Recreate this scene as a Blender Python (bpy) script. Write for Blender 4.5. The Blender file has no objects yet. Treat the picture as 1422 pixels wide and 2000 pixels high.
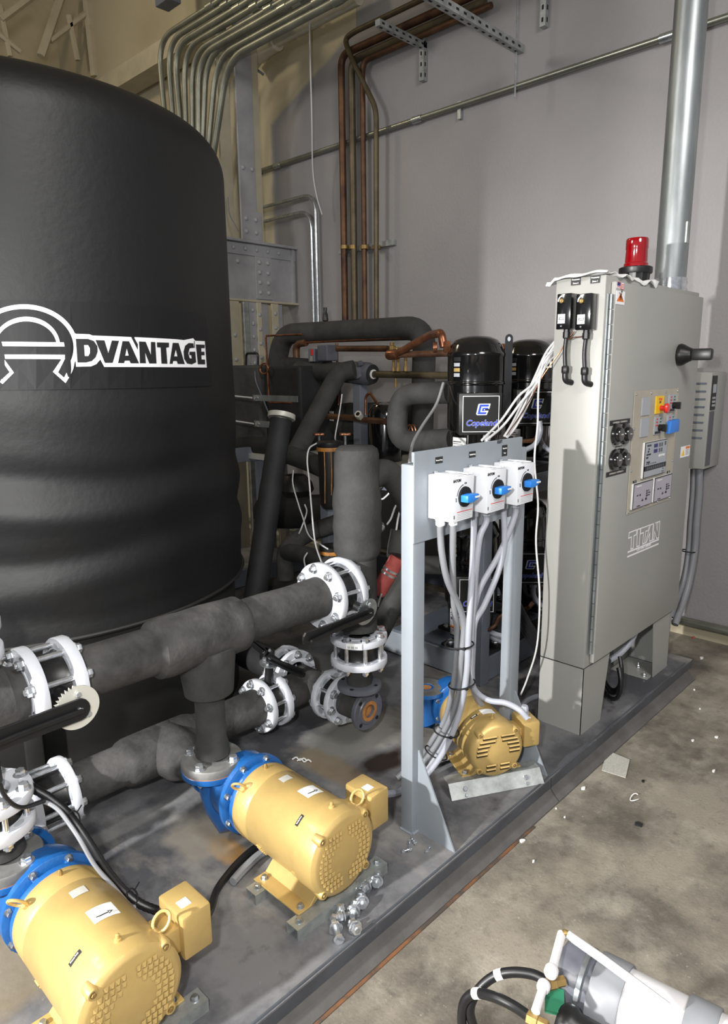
import bpy, bmesh, math, random
from mathutils import Vector, Matrix, Quaternion
random.seed(7)
SC = bpy.context.scene
COL = SC.collection
PI = math.pi
R = math.radians
V = Vector

# ------------------------------------------------------------------ camera
YAW, PIT, ROL, FPX, CAMZ = 0.770186, 0.203590, 0.011015, 1349.46, 1.78
fw = V((math.cos(PIT) * math.cos(YAW), math.cos(PIT) * math.sin(YAW), -math.sin(PIT)))
rt = fw.cross(V((0, 0, 1))).normalized()
dn = fw.cross(rt)
c_r = math.cos(ROL) * rt + math.sin(ROL) * dn
c_d = -math.sin(ROL) * rt + math.cos(ROL) * dn
CAM = V((0, 0, CAMZ))
cd = bpy.data.cameras.new('camera')
cam = bpy.data.objects.new('camera', cd)
COL.objects.link(cam)
cd.sensor_fit = 'VERTICAL'
cd.sensor_height = 24.0
cd.lens = 24.0 * FPX / 2000.0
cd.clip_start = 0.02
mw = Matrix((( c_r.x, -c_d.x, -fw.x), (c_r.y, -c_d.y, -fw.y), (c_r.z, -c_d.z, -fw.z))).to_4x4()
cam.matrix_world = Matrix.Translation(CAM) @ mw
SC.camera = cam


def at(u, v, x=None, y=None, z=None):
    """world point seen at photo position (u, v) on the plane x=, y= or z="""
    w = c_r * ((u - 711) / FPX) + c_d * ((v - 1000) / FPX) + fw
    if x is not None: t = (x - CAM.x) / w.x
    elif y is not None: t = (y - CAM.y) / w.y
    else: t = (z - CAM.z) / w.z
    return CAM + w * t


# ------------------------------------------------------------------ world, lamps, exposure
wd = bpy.data.worlds.new('world')
SC.world = wd
wd.use_nodes = True
wd.node_tree.nodes['Background'].inputs[0].default_value = (0.80, 0.84, 0.92, 1)
wd.node_tree.nodes['Background'].inputs[1].default_value = 0.42


def lamp(name, loc, target, size, power, col, spot=None, shape='DISK'):
    if spot:
        l = bpy.data.lights.new(name, 'SPOT')
        l.spot_size = R(spot); l.spot_blend = 0.7; l.shadow_soft_size = size
    else:
        l = bpy.data.lights.new(name, 'AREA'); l.shape = shape; l.size = size
    l.energy = power
    l.color = col
    o = bpy.data.objects.new(name, l)
    COL.objects.link(o)
    o.location = loc
    o.rotation_euler = (V(target) - V(loc)).to_track_quat('-Z', 'Y').to_euler()
    return o


lamp('work_light', (-2.35, 1.77, 2.02), (1.9, 1.55, 0.75), 0.07, 1280, (1.0, 0.985, 0.96), spot=66)
lamp('high_bay_lamp', (-1.6, 4.7, 4.6), (1.6, 1.3, 0.2), 1.3, 120, (1.0, 0.95, 0.87))
lamp('camera_fill', (-0.18, 0.12, 1.95), (3.2, 2.6, 1.1), 0.10, 56, (1.0, 0.99, 0.97))  # fill added beside the camera to brighten the chiller
lamp('soft_fill', (0.8, -1.8, 4.6), (3.4, 2.0, 1.0), 1.6, 150, (1.0, 0.97, 0.94))  # soft overhead fill added behind the camera, not a known lamp
lamp('bay_lamp', (1.5, 7.2, 5.9), (3.8, 6.5, 4.8), 0.5, 30, (1.0, 0.84, 0.58))
SC.view_settings.view_transform = 'Standard'
SC.view_settings.look = 'None'
SC.view_settings.exposure = 0.0
SC.view_settings.gamma = 1.0
SC.view_settings.use_curve_mapping = False

# ------------------------------------------------------------------ materials
MATS = {}


def srgb(r, g, b):
    def f(c):
        c /= 255.0
        return c / 12.92 if c <= 0.04045 else ((c + 0.055) / 1.055) ** 2.4
    return (f(r), f(g), f(b), 1.0)


def mat(name, col, rough=0.5, metal=0.0, noise=None, bump=None, col2=None, trans=0, emit=None, spec=None, coat=0, stretch=None):
    m = bpy.data.materials.new(name)
    m.use_nodes = True
    nt = m.node_tree
    b = nt.nodes['Principled BSDF']
    b.inputs['Base Color'].default_value = col
    b.inputs['Roughness'].default_value = rough
    b.inputs['Metallic'].default_value = metal
    if spec is not None: b.inputs['Specular IOR Level'].default_value = spec
    if coat: b.inputs['Coat Weight'].default_value = coat; b.inputs['Coat Roughness'].default_value = 0.08
    if trans: b.inputs['Transmission Weight'].default_value = trans
    if emit:
        b.inputs['Emission Color'].default_value = emit[0]; b.inputs['Emission Strength'].default_value = emit[1]
    tc = None
    if noise or bump:
        tc = nt.nodes.new('ShaderNodeTexCoord')
        src = tc.outputs['Object']
        if stretch:
            mp = nt.nodes.new('ShaderNodeMapping'); mp.inputs['Scale'].default_value = stretch
            nt.links.new(src, mp.inputs[0]); src = mp.outputs[0]
    if noise:
        sc, amt = noise[0], noise[1]
        n = nt.nodes.new('ShaderNodeTexNoise')
        n.inputs['Scale'].default_value = sc; n.inputs['Detail'].default_value = 6; n.inputs['Roughness'].default_value = 0.62
        nt.links.new(src, n.inputs['Vector'])
        cr = nt.nodes.new('ShaderNodeValToRGB')
        lo, hi = (noise[2], noise[3]) if len(noise) > 3 else (0.32, 0.68)
        cr.color_ramp.elements[0].position = lo; cr.color_ramp.elements[1].position = hi
        if col2:
            cr.color_ramp.elements[0].color = col; cr.color_ramp.elements[1].color = col2
        else:
            cr.color_ramp.elements[0].color = tuple(c * (1 - amt) for c in col[:3]) + (1,)
            cr.color_ramp.elements[1].color = tuple(min(1, c * (1 + amt)) for c in col[:3]) + (1,)
        nt.links.new(n.outputs['Fac'], cr.inputs[0])
        nt.links.new(cr.outputs[0], b.inputs['Base Color'])
    if bump:
        n2 = nt.nodes.new('ShaderNodeTexNoise')
        n2.inputs['Scale'].default_value = bump[0]; n2.inputs['Detail'].default_value = 4
        nt.links.new(src, n2.inputs['Vector'])
        bp = nt.nodes.new('ShaderNodeBump')
        bp.inputs['Strength'].default_value = bump[1]; bp.inputs['Distance'].default_value = bump[2] if len(bump) > 2 else 0.005
        nt.links.new(n2.outputs['Fac'], bp.inputs['Height'])
        nt.links.new(bp.outputs[0], b.inputs['Normal'])
    MATS[name] = m
    return m


def mixmat(name, base, layers, rough=0.7, bump=None, metal=0.0):
    """layers: (colour, noise scale, low, high, opacity, stretch)"""
    m = bpy.data.materials.new(name)
    m.use_nodes = True
    nt = m.node_tree
    b = nt.nodes['Principled BSDF']
    b.inputs['Roughness'].default_value = rough; b.inputs['Metallic'].default_value = metal
    tc = nt.nodes.new('ShaderNodeTexCoord')
    prev = None
    for i, (col, sc, lo, hi, op, st) in enumerate(layers):
        mp = nt.nodes.new('ShaderNodeMapping')
        mp.inputs['Scale'].default_value = st or (1, 1, 1)
        mp.inputs['Location'].default_value = (3.7 * i, 1.3 * i, 0)
        nt.links.new(tc.outputs['Object'], mp.inputs[0])
        n = nt.nodes.new('ShaderNodeTexNoise')
        n.inputs['Scale'].default_value = sc; n.inputs['Detail'].default_value = 7; n.inputs['Roughness'].default_value = 0.65
        nt.links.new(mp.outputs[0], n.inputs['Vector'])
        mr = nt.nodes.new('ShaderNodeMapRange')
        mr.inputs[1].default_value = lo; mr.inputs[2].default_value = hi; mr.inputs[3].default_value = 0; mr.inputs[4].default_value = op
        nt.links.new(n.outputs['Fac'], mr.inputs[0])
        mx = nt.nodes.new('ShaderNodeMix'); mx.data_type = 'RGBA'
        nt.links.new(mr.outputs[0], mx.inputs[0])
        if prev is None: mx.inputs[6].default_value = base
        else: nt.links.new(prev, mx.inputs[6])
        mx.inputs[7].default_value = col
        prev = mx.outputs[2]
    nt.links.new(prev, b.inputs['Base Color'])
    if bump:
        n2 = nt.nodes.new('ShaderNodeTexNoise'); n2.inputs['Scale'].default_value = bump[0]; n2.inputs['Detail'].default_value = 5
        nt.links.new(tc.outputs['Object'], n2.inputs['Vector'])
        bp = nt.nodes.new('ShaderNodeBump'); bp.inputs['Strength'].default_value = bump[1]; bp.inputs['Distance'].default_value = 0.005
        nt.links.new(n2.outputs['Fac'], bp.inputs['Height']); nt.links.new(bp.outputs[0], b.inputs['Normal'])
    MATS[name] = m
    return m


def add_stains_and_lit(m, spots):
    """spill marks and lit patches painted into the colour: (centre, radii, colour, strength)"""
    nt = m.node_tree; b = nt.nodes['Principled BSDF']; src = b.inputs['Base Color'].links[0].from_socket
    tc = nt.nodes.new('ShaderNodeTexCoord')
    nz = nt.nodes.new('ShaderNodeTexNoise'); nz.inputs['Scale'].default_value = 9; nz.inputs['Detail'].default_value = 5
    nt.links.new(tc.outputs['Object'], nz.inputs['Vector'])
    for c, r, col, k in spots:
        mp = nt.nodes.new('ShaderNodeMapping'); mp.vector_type = 'TEXTURE'
        mp.inputs['Location'].default_value = c; mp.inputs['Scale'].default_value = r
        nt.links.new(tc.outputs['Object'], mp.inputs[0])
        ln = nt.nodes.new('ShaderNodeVectorMath'); ln.operation = 'LENGTH'; nt.links.new(mp.outputs[0], ln.inputs[0])
        ad = nt.nodes.new('ShaderNodeMath'); ad.operation = 'ADD'; nt.links.new(ln.outputs['Value'], ad.inputs[0]); nt.links.new(nz.outputs['Fac'], ad.inputs[1])
        mr = nt.nodes.new('ShaderNodeMapRange'); mr.inputs[1].default_value = 1.05; mr.inputs[2].default_value = 1.45; mr.inputs[3].default_value = k; mr.inputs[4].default_value = 0
        nt.links.new(ad.outputs[0], mr.inputs[0])
        mx = nt.nodes.new('ShaderNodeMix'); mx.data_type = 'RGBA'; nt.links.new(mr.outputs[0], mx.inputs[0]); nt.links.new(src, mx.inputs[6]); mx.inputs[7].default_value = col; src = mx.outputs[2]
    nt.links.new(src, b.inputs['Base Color'])


mixmat('concrete', srgb(134, 127, 114), [(srgb(78, 73, 66), 1.7, 0.42, 0.60, 0.85, None), (srgb(178, 172, 158), 4.5, 0.5, 0.75, 0.5, None),
       (srgb(70, 66, 60), 14, 0.56, 0.72, 0.6, None), (srgb(190, 184, 170), 60, 0.62, 0.7, 0.35, None), (srgb(75, 70, 64), 110, 0.58, 0.66, 0.4, None)], 0.75, (90, 0.35))
mixmat('deck_paint', srgb(112, 112, 114), [(srgb(68, 69, 74), 2.4, 0.43, 0.58, 0.85, None), (srgb(168, 162, 150), 2.7, 0.52, 0.68, 0.6, (1, 0.5, 1)),
       (srgb(52, 45, 40), 7, 0.60, 0.72, 0.6, None), (srgb(150, 112, 60), 3.6, 0.66, 0.76, 0.6, None), (srgb(175, 172, 165), 30, 0.66, 0.74, 0.5, None)], 0.55, (40, 0.25))
mat('flange_paint', srgb(88, 85, 83), 0.65, noise=(6, 0.25), bump=(40, 0.15))
mixmat('edge_paint', srgb(80, 84, 90), [(srgb(60, 62, 66), 4, 0.4, 0.6, 0.6, None), (srgb(128, 126, 120), 12, 0.6, 0.8, 0.4, None)], 0.5, (40, 0.1))
mixmat('rust_edge', srgb(120, 80, 48), [(srgb(70, 62, 56), 6, 0.4, 0.55, 1.0, None)], 0.8)
mat('gray_paint', srgb(139, 146, 153), 0.42, noise=(3, 0.08), bump=(25, 0.06))
mat('gray_dark', srgb(98, 106, 118), 0.45, noise=(3, 0.12))
mat('rack_gray', srgb(108, 114, 124), 0.45, noise=(4, 0.15))
mat('cab_paint', srgb(153, 153, 148), 0.42, noise=(2.5, 0.03), bump=(220, 0.12, 0.002))
mat('cab_plate', srgb(170, 163, 148), 0.5, noise=(9, 0.08))
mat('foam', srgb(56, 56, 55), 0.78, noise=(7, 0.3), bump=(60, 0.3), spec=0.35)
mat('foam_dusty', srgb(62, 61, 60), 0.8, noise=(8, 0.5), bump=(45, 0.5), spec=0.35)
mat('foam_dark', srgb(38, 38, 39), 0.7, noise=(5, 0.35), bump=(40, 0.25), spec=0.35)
mat('tank_rubber', srgb(14, 14, 15), 0.5, noise=(2.2, 0.2), bump=(30, 0.12, 0.01), spec=0.5)
mat('tank_band', srgb(13, 13, 15), 0.5, spec=0.45)
mat('tank_base', srgb(34, 33, 31), 0.55, noise=(3, 0.3))
mat('white_vinyl', srgb(238, 238, 240), 0.45)
mat('black_vinyl', srgb(30, 30, 32), 0.5)
mat('flange_white', srgb(200, 203, 210), 0.4, noise=(9, 0.06), bump=(60, 0.1))
mat('flange_gray', srgb(88, 90, 98), 0.38, noise=(12, 0.15), bump=(40, 0.15))
mat('pump_flange', srgb(104, 104, 102), 0.45, noise=(14, 0.25), bump=(50, 0.2))
mat('zinc', srgb(190, 196, 200), 0.28, 0.9, noise=(30, 0.25))
mat('bright_zinc', srgb(215, 218, 222), 0.18, 0.85, noise=(40, 0.2))
mat('galv', srgb(142, 147, 148), 0.42, 0.75, noise=(9, 0.28), bump=(30, 0.05), stretch=(1, 1, 0.25))
mat('galv_strut', srgb(166, 170, 168), 0.42, 0.6, noise=(14, 0.3))
mat('emt', srgb(150, 152, 142), 0.32, 0.8, noise=(6, 0.15))
mat('emt_bundle', srgb(132, 132, 120), 0.4, 0.65, noise=(6, 0.2))
mat('copper', srgb(168, 112, 82), 0.33, 0.85, noise=(10, 0.45), col2=srgb(96, 60, 44))
mat('copper_old', srgb(116, 84, 58), 0.5, 0.55, noise=(5, 0.5), col2=srgb(66, 44, 36))
mat('copper_green', srgb(94, 84, 66), 0.5, 0.6, noise=(5, 0.4), bump=(20, 0.2))
mat('brass', srgb(150, 124, 76), 0.5, 0.6, noise=(20, 0.25))
mat('gold', srgb(192, 163, 102), 0.44, 0.30, noise=(6, 0.12), bump=(70, 0.06), coat=0.15)
mat('gold_dark', srgb(58, 44, 22), 0.6, 0.2)
mat('pump_blue', srgb(28, 88, 152), 0.36, noise=(6, 0.14), bump=(70, 0.25), coat=0.2)
mat('rust', srgb(158, 108, 58), 0.85, noise=(30, 0.35), bump=(60, 0.4))
mat('black_gloss', srgb(17, 17, 18), 0.14, coat=0.6, noise=(3, 0.2))
mat('black_plastic', srgb(24, 24, 25), 0.38)
mat('black_matt', srgb(14, 14, 15), 0.75)
mat('lever_black', srgb(22, 22, 23), 0.35, noise=(20, 0.25), bump=(50, 0.1))
mat('cable_black', srgb(22, 22, 24), 0.4)
mat('liquidtight', srgb(158, 161, 170), 0.45, noise=(9, 0.05))
mat('liquidtight_dark', srgb(126, 128, 132), 0.45, noise=(9, 0.08))
mat('wire_white', srgb(200, 200, 200), 0.5)
mat('wire_gray', srgb(140, 140, 142), 0.5)
mat('box_white', srgb(226, 228, 232), 0.4)
mat('switch_blue', srgb(40, 126, 214), 0.4)
mat('blue_tape', srgb(52, 126, 216), 0.55)
mat('yellow', srgb(238, 196, 30), 0.5)
mat('red', srgb(214, 42, 36), 0.35, coat=0.4)
mat('red_hose', srgb(170, 78, 72), 0.7, noise=(20, 0.25), bump=(60, 0.3))
mat('beacon_red', srgb(150, 6, 18), 0.12, coat=0.8, trans=0.35, noise=(3, 0.1))
mat('label_white', srgb(228, 228, 226), 0.6)
mat('label_gray', srgb(164, 168, 174), 0.5)
mat('label_lilac', srgb(172, 166, 176), 0.5)
mat('label_silver', srgb(196, 194, 184), 0.45, 0.2)
mat('ink', srgb(28, 28, 30), 0.6)
mat('ink_gray', srgb(88, 88, 94), 0.6)
mat('ink_blue', srgb(28, 66, 200), 0.5)
mat('navy', srgb(46, 46, 110), 0.5)
mat('orange', srgb(226, 116, 30), 0.5)
mat('ink_red', srgb(206, 60, 56), 0.5)
mat('green', srgb(40, 110, 80), 0.5)
mat('paper', srgb(226, 226, 224), 0.85, bump=(14, 0.5, 0.01))
mat('gray_paper', srgb(170, 168, 160), 0.85, noise=(60, 0.2), stretch=(1, 6, 1))
mat('steel_cream', srgb(176, 168, 146), 0.6, noise=(4, 0.12), bump=(20, 0.2))
mat('steel_gray', srgb(150, 150, 152), 0.6, noise=(4, 0.16), bump=(20, 0.2))
mat('white_pipe', srgb(196, 190, 172), 0.6, noise=(5, 0.1))
mat('rubber_stain', srgb(30, 29, 28), 0.4, noise=(9, 0.3))
mat('adhesive', srgb(156, 104, 44), 0.5, noise=(20, 0.5))
mat('pvc_white', srgb(205, 203, 204), 0.35)
mat('gasket', srgb(170, 120, 88), 0.8)


# ------------------------------------------------------------------ mesh helpers
class G:
    def __init__(s):
        s.v = []; s.f = []

    def add(s, vs, fs):
        b = len(s.v)
        s.v += [tuple(p) for p in vs]
        s.f += [[b + i for i in f] for f in fs]
        return s

    def box(s, x0, x1, y0, y1, z0, z1, M=None):
        vs = [V((x, y, z)) for x in (x0, x1) for y in (y0, y1) for z in (z0, z1)]
        if M is not None: vs = [M @ p for p in vs]
        return s.add(vs, [(0, 1, 3, 2), (4, 6, 7, 5), (0, 4, 5, 1), (2, 3, 7, 6), (0, 2, 6, 4), (1, 5, 7, 3)])

    def lathe(s, o, ax, prof, n=24, a0=0.0, rfun=None):
        """prof: (radius, height along axis)"""
        o = V(o); F = frame(ax); vs = []; fs = []; k = len(prof)
        for (r, h) in prof:
            for i in range(n):
                a = a0 + 2 * PI * i / n
                rr = r if rfun is None else rfun(r, h, a)
                vs.append(o + F @ V((rr * math.cos(a), rr * math.sin(a), h)))
        for j in range(k - 1):
            for i in range(n):
                i2 = (i + 1) % n
                fs.append((j * n + i, j * n + i2, (j + 1) * n + i2, (j + 1) * n + i))
        if prof[0][0] > 1e-6: fs.append(list(range(n))[::-1])
        if prof[-1][0] > 1e-6: fs.append([(k - 1) * n + i for i in range(n)])
        return s.add(vs, fs)

    def ring(s, o, ax, prof, n=32, a0=0.0):
        """closed profile turned round the axis"""
        o = V(o); F = frame(ax); vs = []; fs = []; k = len(prof)
        for (r, h) in prof:
            for i in range(n):
                a = a0 + 2 * PI * i / n
                vs.append(o + F @ V((r * math.cos(a), r * math.sin(a), h)))
        for j in range(k):
            j2 = (j + 1) % k
            for i in range(n):
                i2 = (i + 1) % n
                fs.append((j * n + i, j * n + i2, j2 * n + i2, j2 * n + i))
        return s.add(vs, fs)

    def cyl(s, p0, p1, r0, r1=None, n=16):
        p0 = V(p0); p1 = V(p1)
        return s.lathe(p0, p1 - p0, [(r0, 0), (r0 if r1 is None else r1, (p1 - p0).length)], n)

    def tube(s, pts, r, n=10, closed=False):
        pts = [V(p) for p in pts]; m = len(pts)
        rs = r if isinstance(r, (list, tuple)) else [r] * m
        tans = []
        for i in range(m):
            a = pts[max(i - 1, 0)] if not closed else pts[i - 1]
            b = pts[min(i + 1, m - 1)] if not closed else pts[(i + 1) % m]
            t = (b - a)
            tans.append(t.normalized() if t.length > 1e-9 else V((0, 0, 1)))
        up = V((0, 0, 1)) if abs(tans[0].z) < 0.9 else V((1, 0, 0))
        nx = tans[0].cross(up).normalized()
        vs = []; fs = []
        for i in range(m):
            if i:
                q = tans[i - 1].rotation_difference(tans[i])
                nx = (q @ nx).normalized()
            ny = tans[i].cross(nx)
            for j in range(n):
                a = 2 * PI * j / n
                vs.append(pts[i] + (nx * math.cos(a) + ny * math.sin(a)) * rs[i])
        for i in range(m - 1 + (1 if closed else 0)):
            i2 = (i + 1) % m
            for j in range(n):
                j2 = (j + 1) % n
                fs.append((i * n + j, i * n + j2, i2 * n + j2, i2 * n + j))
        if not closed:
            fs.append(list(range(n))[::-1]); fs.append([(m - 1) * n + j for j in range(n)])
        return s.add(vs, fs)

    def prism(s, pts, off):
        pts = [V(p) for p in pts]; off = V(off); k = len(pts)
        fs = [list(range(k))[::-1], [k + i for i in range(k)]]
        for i in range(k):
            i2 = (i + 1) % k
            fs.append((i, i2, k + i2, k + i))
        return s.add(pts + [p + off for p in pts], fs)

    def stroke(s, pts, w, nrm, th, closed=False):
        """flat ribbon of width w along pts, lying in the plane with normal nrm"""
        pts = [V(p) for p in pts]; nrm = V(nrm).normalized(); m = len(pts)
        L = []; Rr = []
        for i in range(m):
            if closed: a, b = pts[i - 1], pts[(i + 1) % m]
            else: a, b = pts[max(i - 1, 0)], pts[min(i + 1, m - 1)]
            d1 = (pts[i] - a).normalized() if (pts[i] - a).length > 1e-9 else (b - pts[i]).normalized()
            d2 = (b - pts[i]).normalized() if (b - pts[i]).length > 1e-9 else d1
            n1 = nrm.cross(d1); n2 = nrm.cross(d2)
            mm = (n1 + n2)
            mm = mm.normalized() if mm.length > 1e-6 else n1
            k = min(2.2, 1.0 / max(0.3, mm.dot(n1)))
            L.append(pts[i] + mm * w * 0.5 * k); Rr.append(pts[i] - mm * w * 0.5 * k)
        for i in range(m if closed else m - 1):
            i2 = (i + 1) % m
            s.prism([L[i], L[i2], Rr[i2], Rr[i]], nrm * th)
        return s

    def build(s, name, material, parent=None, smooth=True, bev=0, loc=None):
        me = bpy.data.meshes.new(name)
        me.from_pydata(s.v, [], s.f)
        bm = bmesh.new(); bm.from_mesh(me)
        bmesh.ops.recalc_face_normals(bm, faces=bm.faces)
        if bev:
            es = [e for e in bm.edges if len(e.link_faces) == 2 and e.calc_face_angle(0) > 0.9]
            try: bmesh.ops.bevel(bm, geom=es, offset=bev, segments=2, affect='EDGES', profile=0.5, clamp_overlap=True)
            except Exception: pass
        bm.to_mesh(me); bm.free()
        if smooth:
            me.shade_smooth()
            me.set_sharp_from_angle(angle=R(36))
        o = bpy.data.objects.new(name, me)
        COL.objects.link(o)
        me.materials.append(MATS[material] if isinstance(material, str) else material)
        if parent is not None:
            o.parent = parent
            o.matrix_parent_inverse = WM(parent).inverted()
        elif loc is not None:
            pass
        return o


def WM(o):
    """world matrix of an object from its own settings (no scene update needed)"""
    m = Matrix.LocRotScale(o.location, o.rotation_euler if o.rotation_mode != 'QUATERNION' else o.rotation_quaternion, o.scale)
    if o.parent: return WM(o.parent) @ o.matrix_parent_inverse @ m
    return m


def frame(ax, xh=None):
    z = V(ax).normalized()
    if xh is None: xh = V((1, 0, 0)) if abs(z.x) < 0.8 else V((0, 1, 0))
    x = (V(xh) - z * V(xh).dot(z)).normalized()
    y = z.cross(x)
    return Matrix((x, y, z)).transposed()


def tagit(o, label=None, cat=None, group=None, kind=None):
    if label: o['label'] = label
    if cat: o['category'] = cat
    if group: o['group'] = group
    if kind: o['kind'] = kind
    return o


def thing(name, label, cat, loc=(0, 0, 0), rot=None, group=None):
    o = bpy.data.objects.new(name, None)
    COL.objects.link(o)
    o.empty_display_size = 0.05
    o.location = loc
    if rot is not None: o.rotation_euler = rot
    return tagit(o, label, cat, group)


def setF(o, loc, F):
    o.matrix_world = Matrix.Translation(V(loc)) @ F.to_4x4()
    return o


def dup(o, parent=None):
    c = o.copy(); COL.objects.link(c)
    if parent is not None: c.parent = parent
    for ch in list(o.children): dup(ch, c)
    return c


def fil(pts, r, seg=6):
    pts = [V(p) for p in pts]; out = [pts[0]]
    for i in range(1, len(pts) - 1):
        a, b, c = pts[i - 1], pts[i], pts[i + 1]
        d1 = (a - b); d2 = (c - b)
        rr = r[i - 1] if isinstance(r, (list, tuple)) else r
        k = min(rr, d1.length * 0.49, d2.length * 0.49)
        p = b + d1.normalized() * k; q = b + d2.normalized() * k
        for t in range(seg + 1):
            t /= seg
            out.append(p * (1 - t) ** 2 + b * 2 * t * (1 - t) + q * t * t)
    out.append(pts[-1])
    return out


def smoothpath(pts, seg=8):
    """Catmull-Rom curve through the points"""
    P = [V(p) for p in pts]; P = [P[0] * 2 - P[1]] + P + [P[-1] * 2 - P[-2]]; out = []
    for i in range(1, len(P) - 2):
        for k in range(seg):
            t = k / seg
            out.append(0.5 * ((2 * P[i]) + (P[i + 1] - P[i - 1]) * t + (2 * P[i - 1] - 5 * P[i] + 4 * P[i + 1] - P[i + 2]) * t * t + (3 * P[i] - P[i - 1] - 3 * P[i + 1] + P[i + 2]) * t ** 3))
    out.append(P[-2])
    return out


_font_cache = {}


def text(s, size, o, xd, yd, material, parent=None, name='lettering', bold=0.0, shear=0.0, depth=0.0006, align='CENTER', sx=1.0):
    cu = bpy.data.curves.new('t', 'FONT')
    cu.body = s; cu.size = size; cu.offset = bold * size; cu.shear = shear; cu.extrude = depth; cu.align_x = align; cu.align_y = 'CENTER'
    cu.resolution_u = 3
    ob = bpy.data.objects.new('t', cu)
    me = bpy.data.meshes.new_from_object(ob)
    bpy.data.objects.remove(ob); bpy.data.curves.remove(cu)
    xd = V(xd).normalized(); yd = V(yd).normalized(); zd = xd.cross(yd)
    M = Matrix((xd * sx, yd, zd)).transposed().to_4x4()
    M.translation = V(o)
    me.transform(M)
    me.materials.clear(); me.materials.append(MATS[material])
    ob = bpy.data.objects.new(name, me); COL.objects.link(ob)
    if parent is not None:
        ob.parent = parent
        ob.matrix_parent_inverse = WM(parent).inverted()
    return ob


def hexhead(g, p, ax, r, h, rod=None, washer=True):
    p = V(p); a = V(ax).normalized()
    if washer: g.lathe(p, a, [(r * 1.45, 0), (r * 1.45, h * 0.18)], 14)
    g.lathe(p + a * h * 0.18, a, [(r, 0), (r * 1.03, h * 0.1), (r * 1.03, h * 0.85), (r * 0.88, h)], 6)
    if rod: g.cyl(p, p + a * rod, r * 0.55, n=8)
    return g


def single(name, label, cat, g, m, group=None, smooth=True, bev=0):
    o = g.build(name, m, None, smooth, bev)
    return tagit(o, label, cat, group)

# ================================================================== SETTING
DK = 0.10            # deck height of the skid
YE = 1.26            # front edge of the skid
WX = 4.66            # the right wall


def struct(name, g, m, parent=None, smooth=False, bev=0):
    o = g.build(name, m, parent, smooth, bev)
    if parent is None: o['kind'] = 'structure'
    return o


struct('floor', G().box(-6, 4.9, -5, 10.4, -0.1, 0), 'concrete')


# wall colours: grey-lilac with cream areas, irregular edge upper left and along the foot
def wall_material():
    m = bpy.data.materials.new('wall_grey_cream'); m.use_nodes = True
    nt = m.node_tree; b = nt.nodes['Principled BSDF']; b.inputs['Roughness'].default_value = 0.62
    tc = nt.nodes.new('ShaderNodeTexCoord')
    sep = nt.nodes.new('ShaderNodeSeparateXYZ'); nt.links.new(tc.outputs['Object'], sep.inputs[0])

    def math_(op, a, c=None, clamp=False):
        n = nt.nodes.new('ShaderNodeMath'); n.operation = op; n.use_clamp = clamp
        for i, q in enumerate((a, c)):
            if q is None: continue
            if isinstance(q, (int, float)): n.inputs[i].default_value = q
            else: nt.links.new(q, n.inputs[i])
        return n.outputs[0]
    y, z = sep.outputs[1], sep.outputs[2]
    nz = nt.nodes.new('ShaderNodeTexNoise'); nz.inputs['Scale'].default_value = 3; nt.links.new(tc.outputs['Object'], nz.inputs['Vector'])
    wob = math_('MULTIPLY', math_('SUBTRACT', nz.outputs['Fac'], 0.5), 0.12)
    # cream area: y > 5.75, or above a rounded line that climbs towards the right
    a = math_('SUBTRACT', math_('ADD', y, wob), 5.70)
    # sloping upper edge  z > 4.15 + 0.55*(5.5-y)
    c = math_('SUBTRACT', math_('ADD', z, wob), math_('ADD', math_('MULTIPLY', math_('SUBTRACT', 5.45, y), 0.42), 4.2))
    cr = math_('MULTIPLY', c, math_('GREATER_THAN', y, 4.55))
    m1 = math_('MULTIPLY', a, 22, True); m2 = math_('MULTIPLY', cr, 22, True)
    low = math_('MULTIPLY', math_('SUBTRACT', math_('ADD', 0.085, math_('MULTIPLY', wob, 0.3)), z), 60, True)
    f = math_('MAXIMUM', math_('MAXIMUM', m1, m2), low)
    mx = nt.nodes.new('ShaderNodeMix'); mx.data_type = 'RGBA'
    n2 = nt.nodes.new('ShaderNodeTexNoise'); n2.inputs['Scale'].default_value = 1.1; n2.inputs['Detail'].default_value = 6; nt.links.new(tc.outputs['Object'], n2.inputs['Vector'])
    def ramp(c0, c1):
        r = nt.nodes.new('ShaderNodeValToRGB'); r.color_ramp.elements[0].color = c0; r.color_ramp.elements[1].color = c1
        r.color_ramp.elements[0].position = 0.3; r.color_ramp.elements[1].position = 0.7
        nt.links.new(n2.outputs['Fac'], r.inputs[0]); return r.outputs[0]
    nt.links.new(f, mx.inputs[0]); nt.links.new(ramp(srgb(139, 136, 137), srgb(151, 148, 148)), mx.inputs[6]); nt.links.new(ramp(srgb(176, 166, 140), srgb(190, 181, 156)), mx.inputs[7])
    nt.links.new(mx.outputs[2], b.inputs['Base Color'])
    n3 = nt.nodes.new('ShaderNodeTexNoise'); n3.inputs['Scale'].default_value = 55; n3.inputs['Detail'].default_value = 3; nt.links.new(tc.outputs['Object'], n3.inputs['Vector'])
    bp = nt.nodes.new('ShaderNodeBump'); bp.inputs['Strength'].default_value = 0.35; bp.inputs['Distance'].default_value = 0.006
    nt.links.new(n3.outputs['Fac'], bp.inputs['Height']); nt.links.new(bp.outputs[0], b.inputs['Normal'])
    MATS['wall_grey_cream'] = m


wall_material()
mat('cream_wall', srgb(190, 178, 148), 0.7, noise=(1.5, 0.12), bump=(30, 0.25))
struct('wall_right', G().box(WX, WX + 0.25, -5, 10.4, 0, 7.4), 'wall_grey_cream')
struct('wall_back', G().box(-6, WX, 10.2, 10.4, 0, 7.4), 'cream_wall')
struct('ceiling', G().box(-6, 4.9, -5, 10.4, 7.4, 7.55), 'cream_wall')

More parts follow.
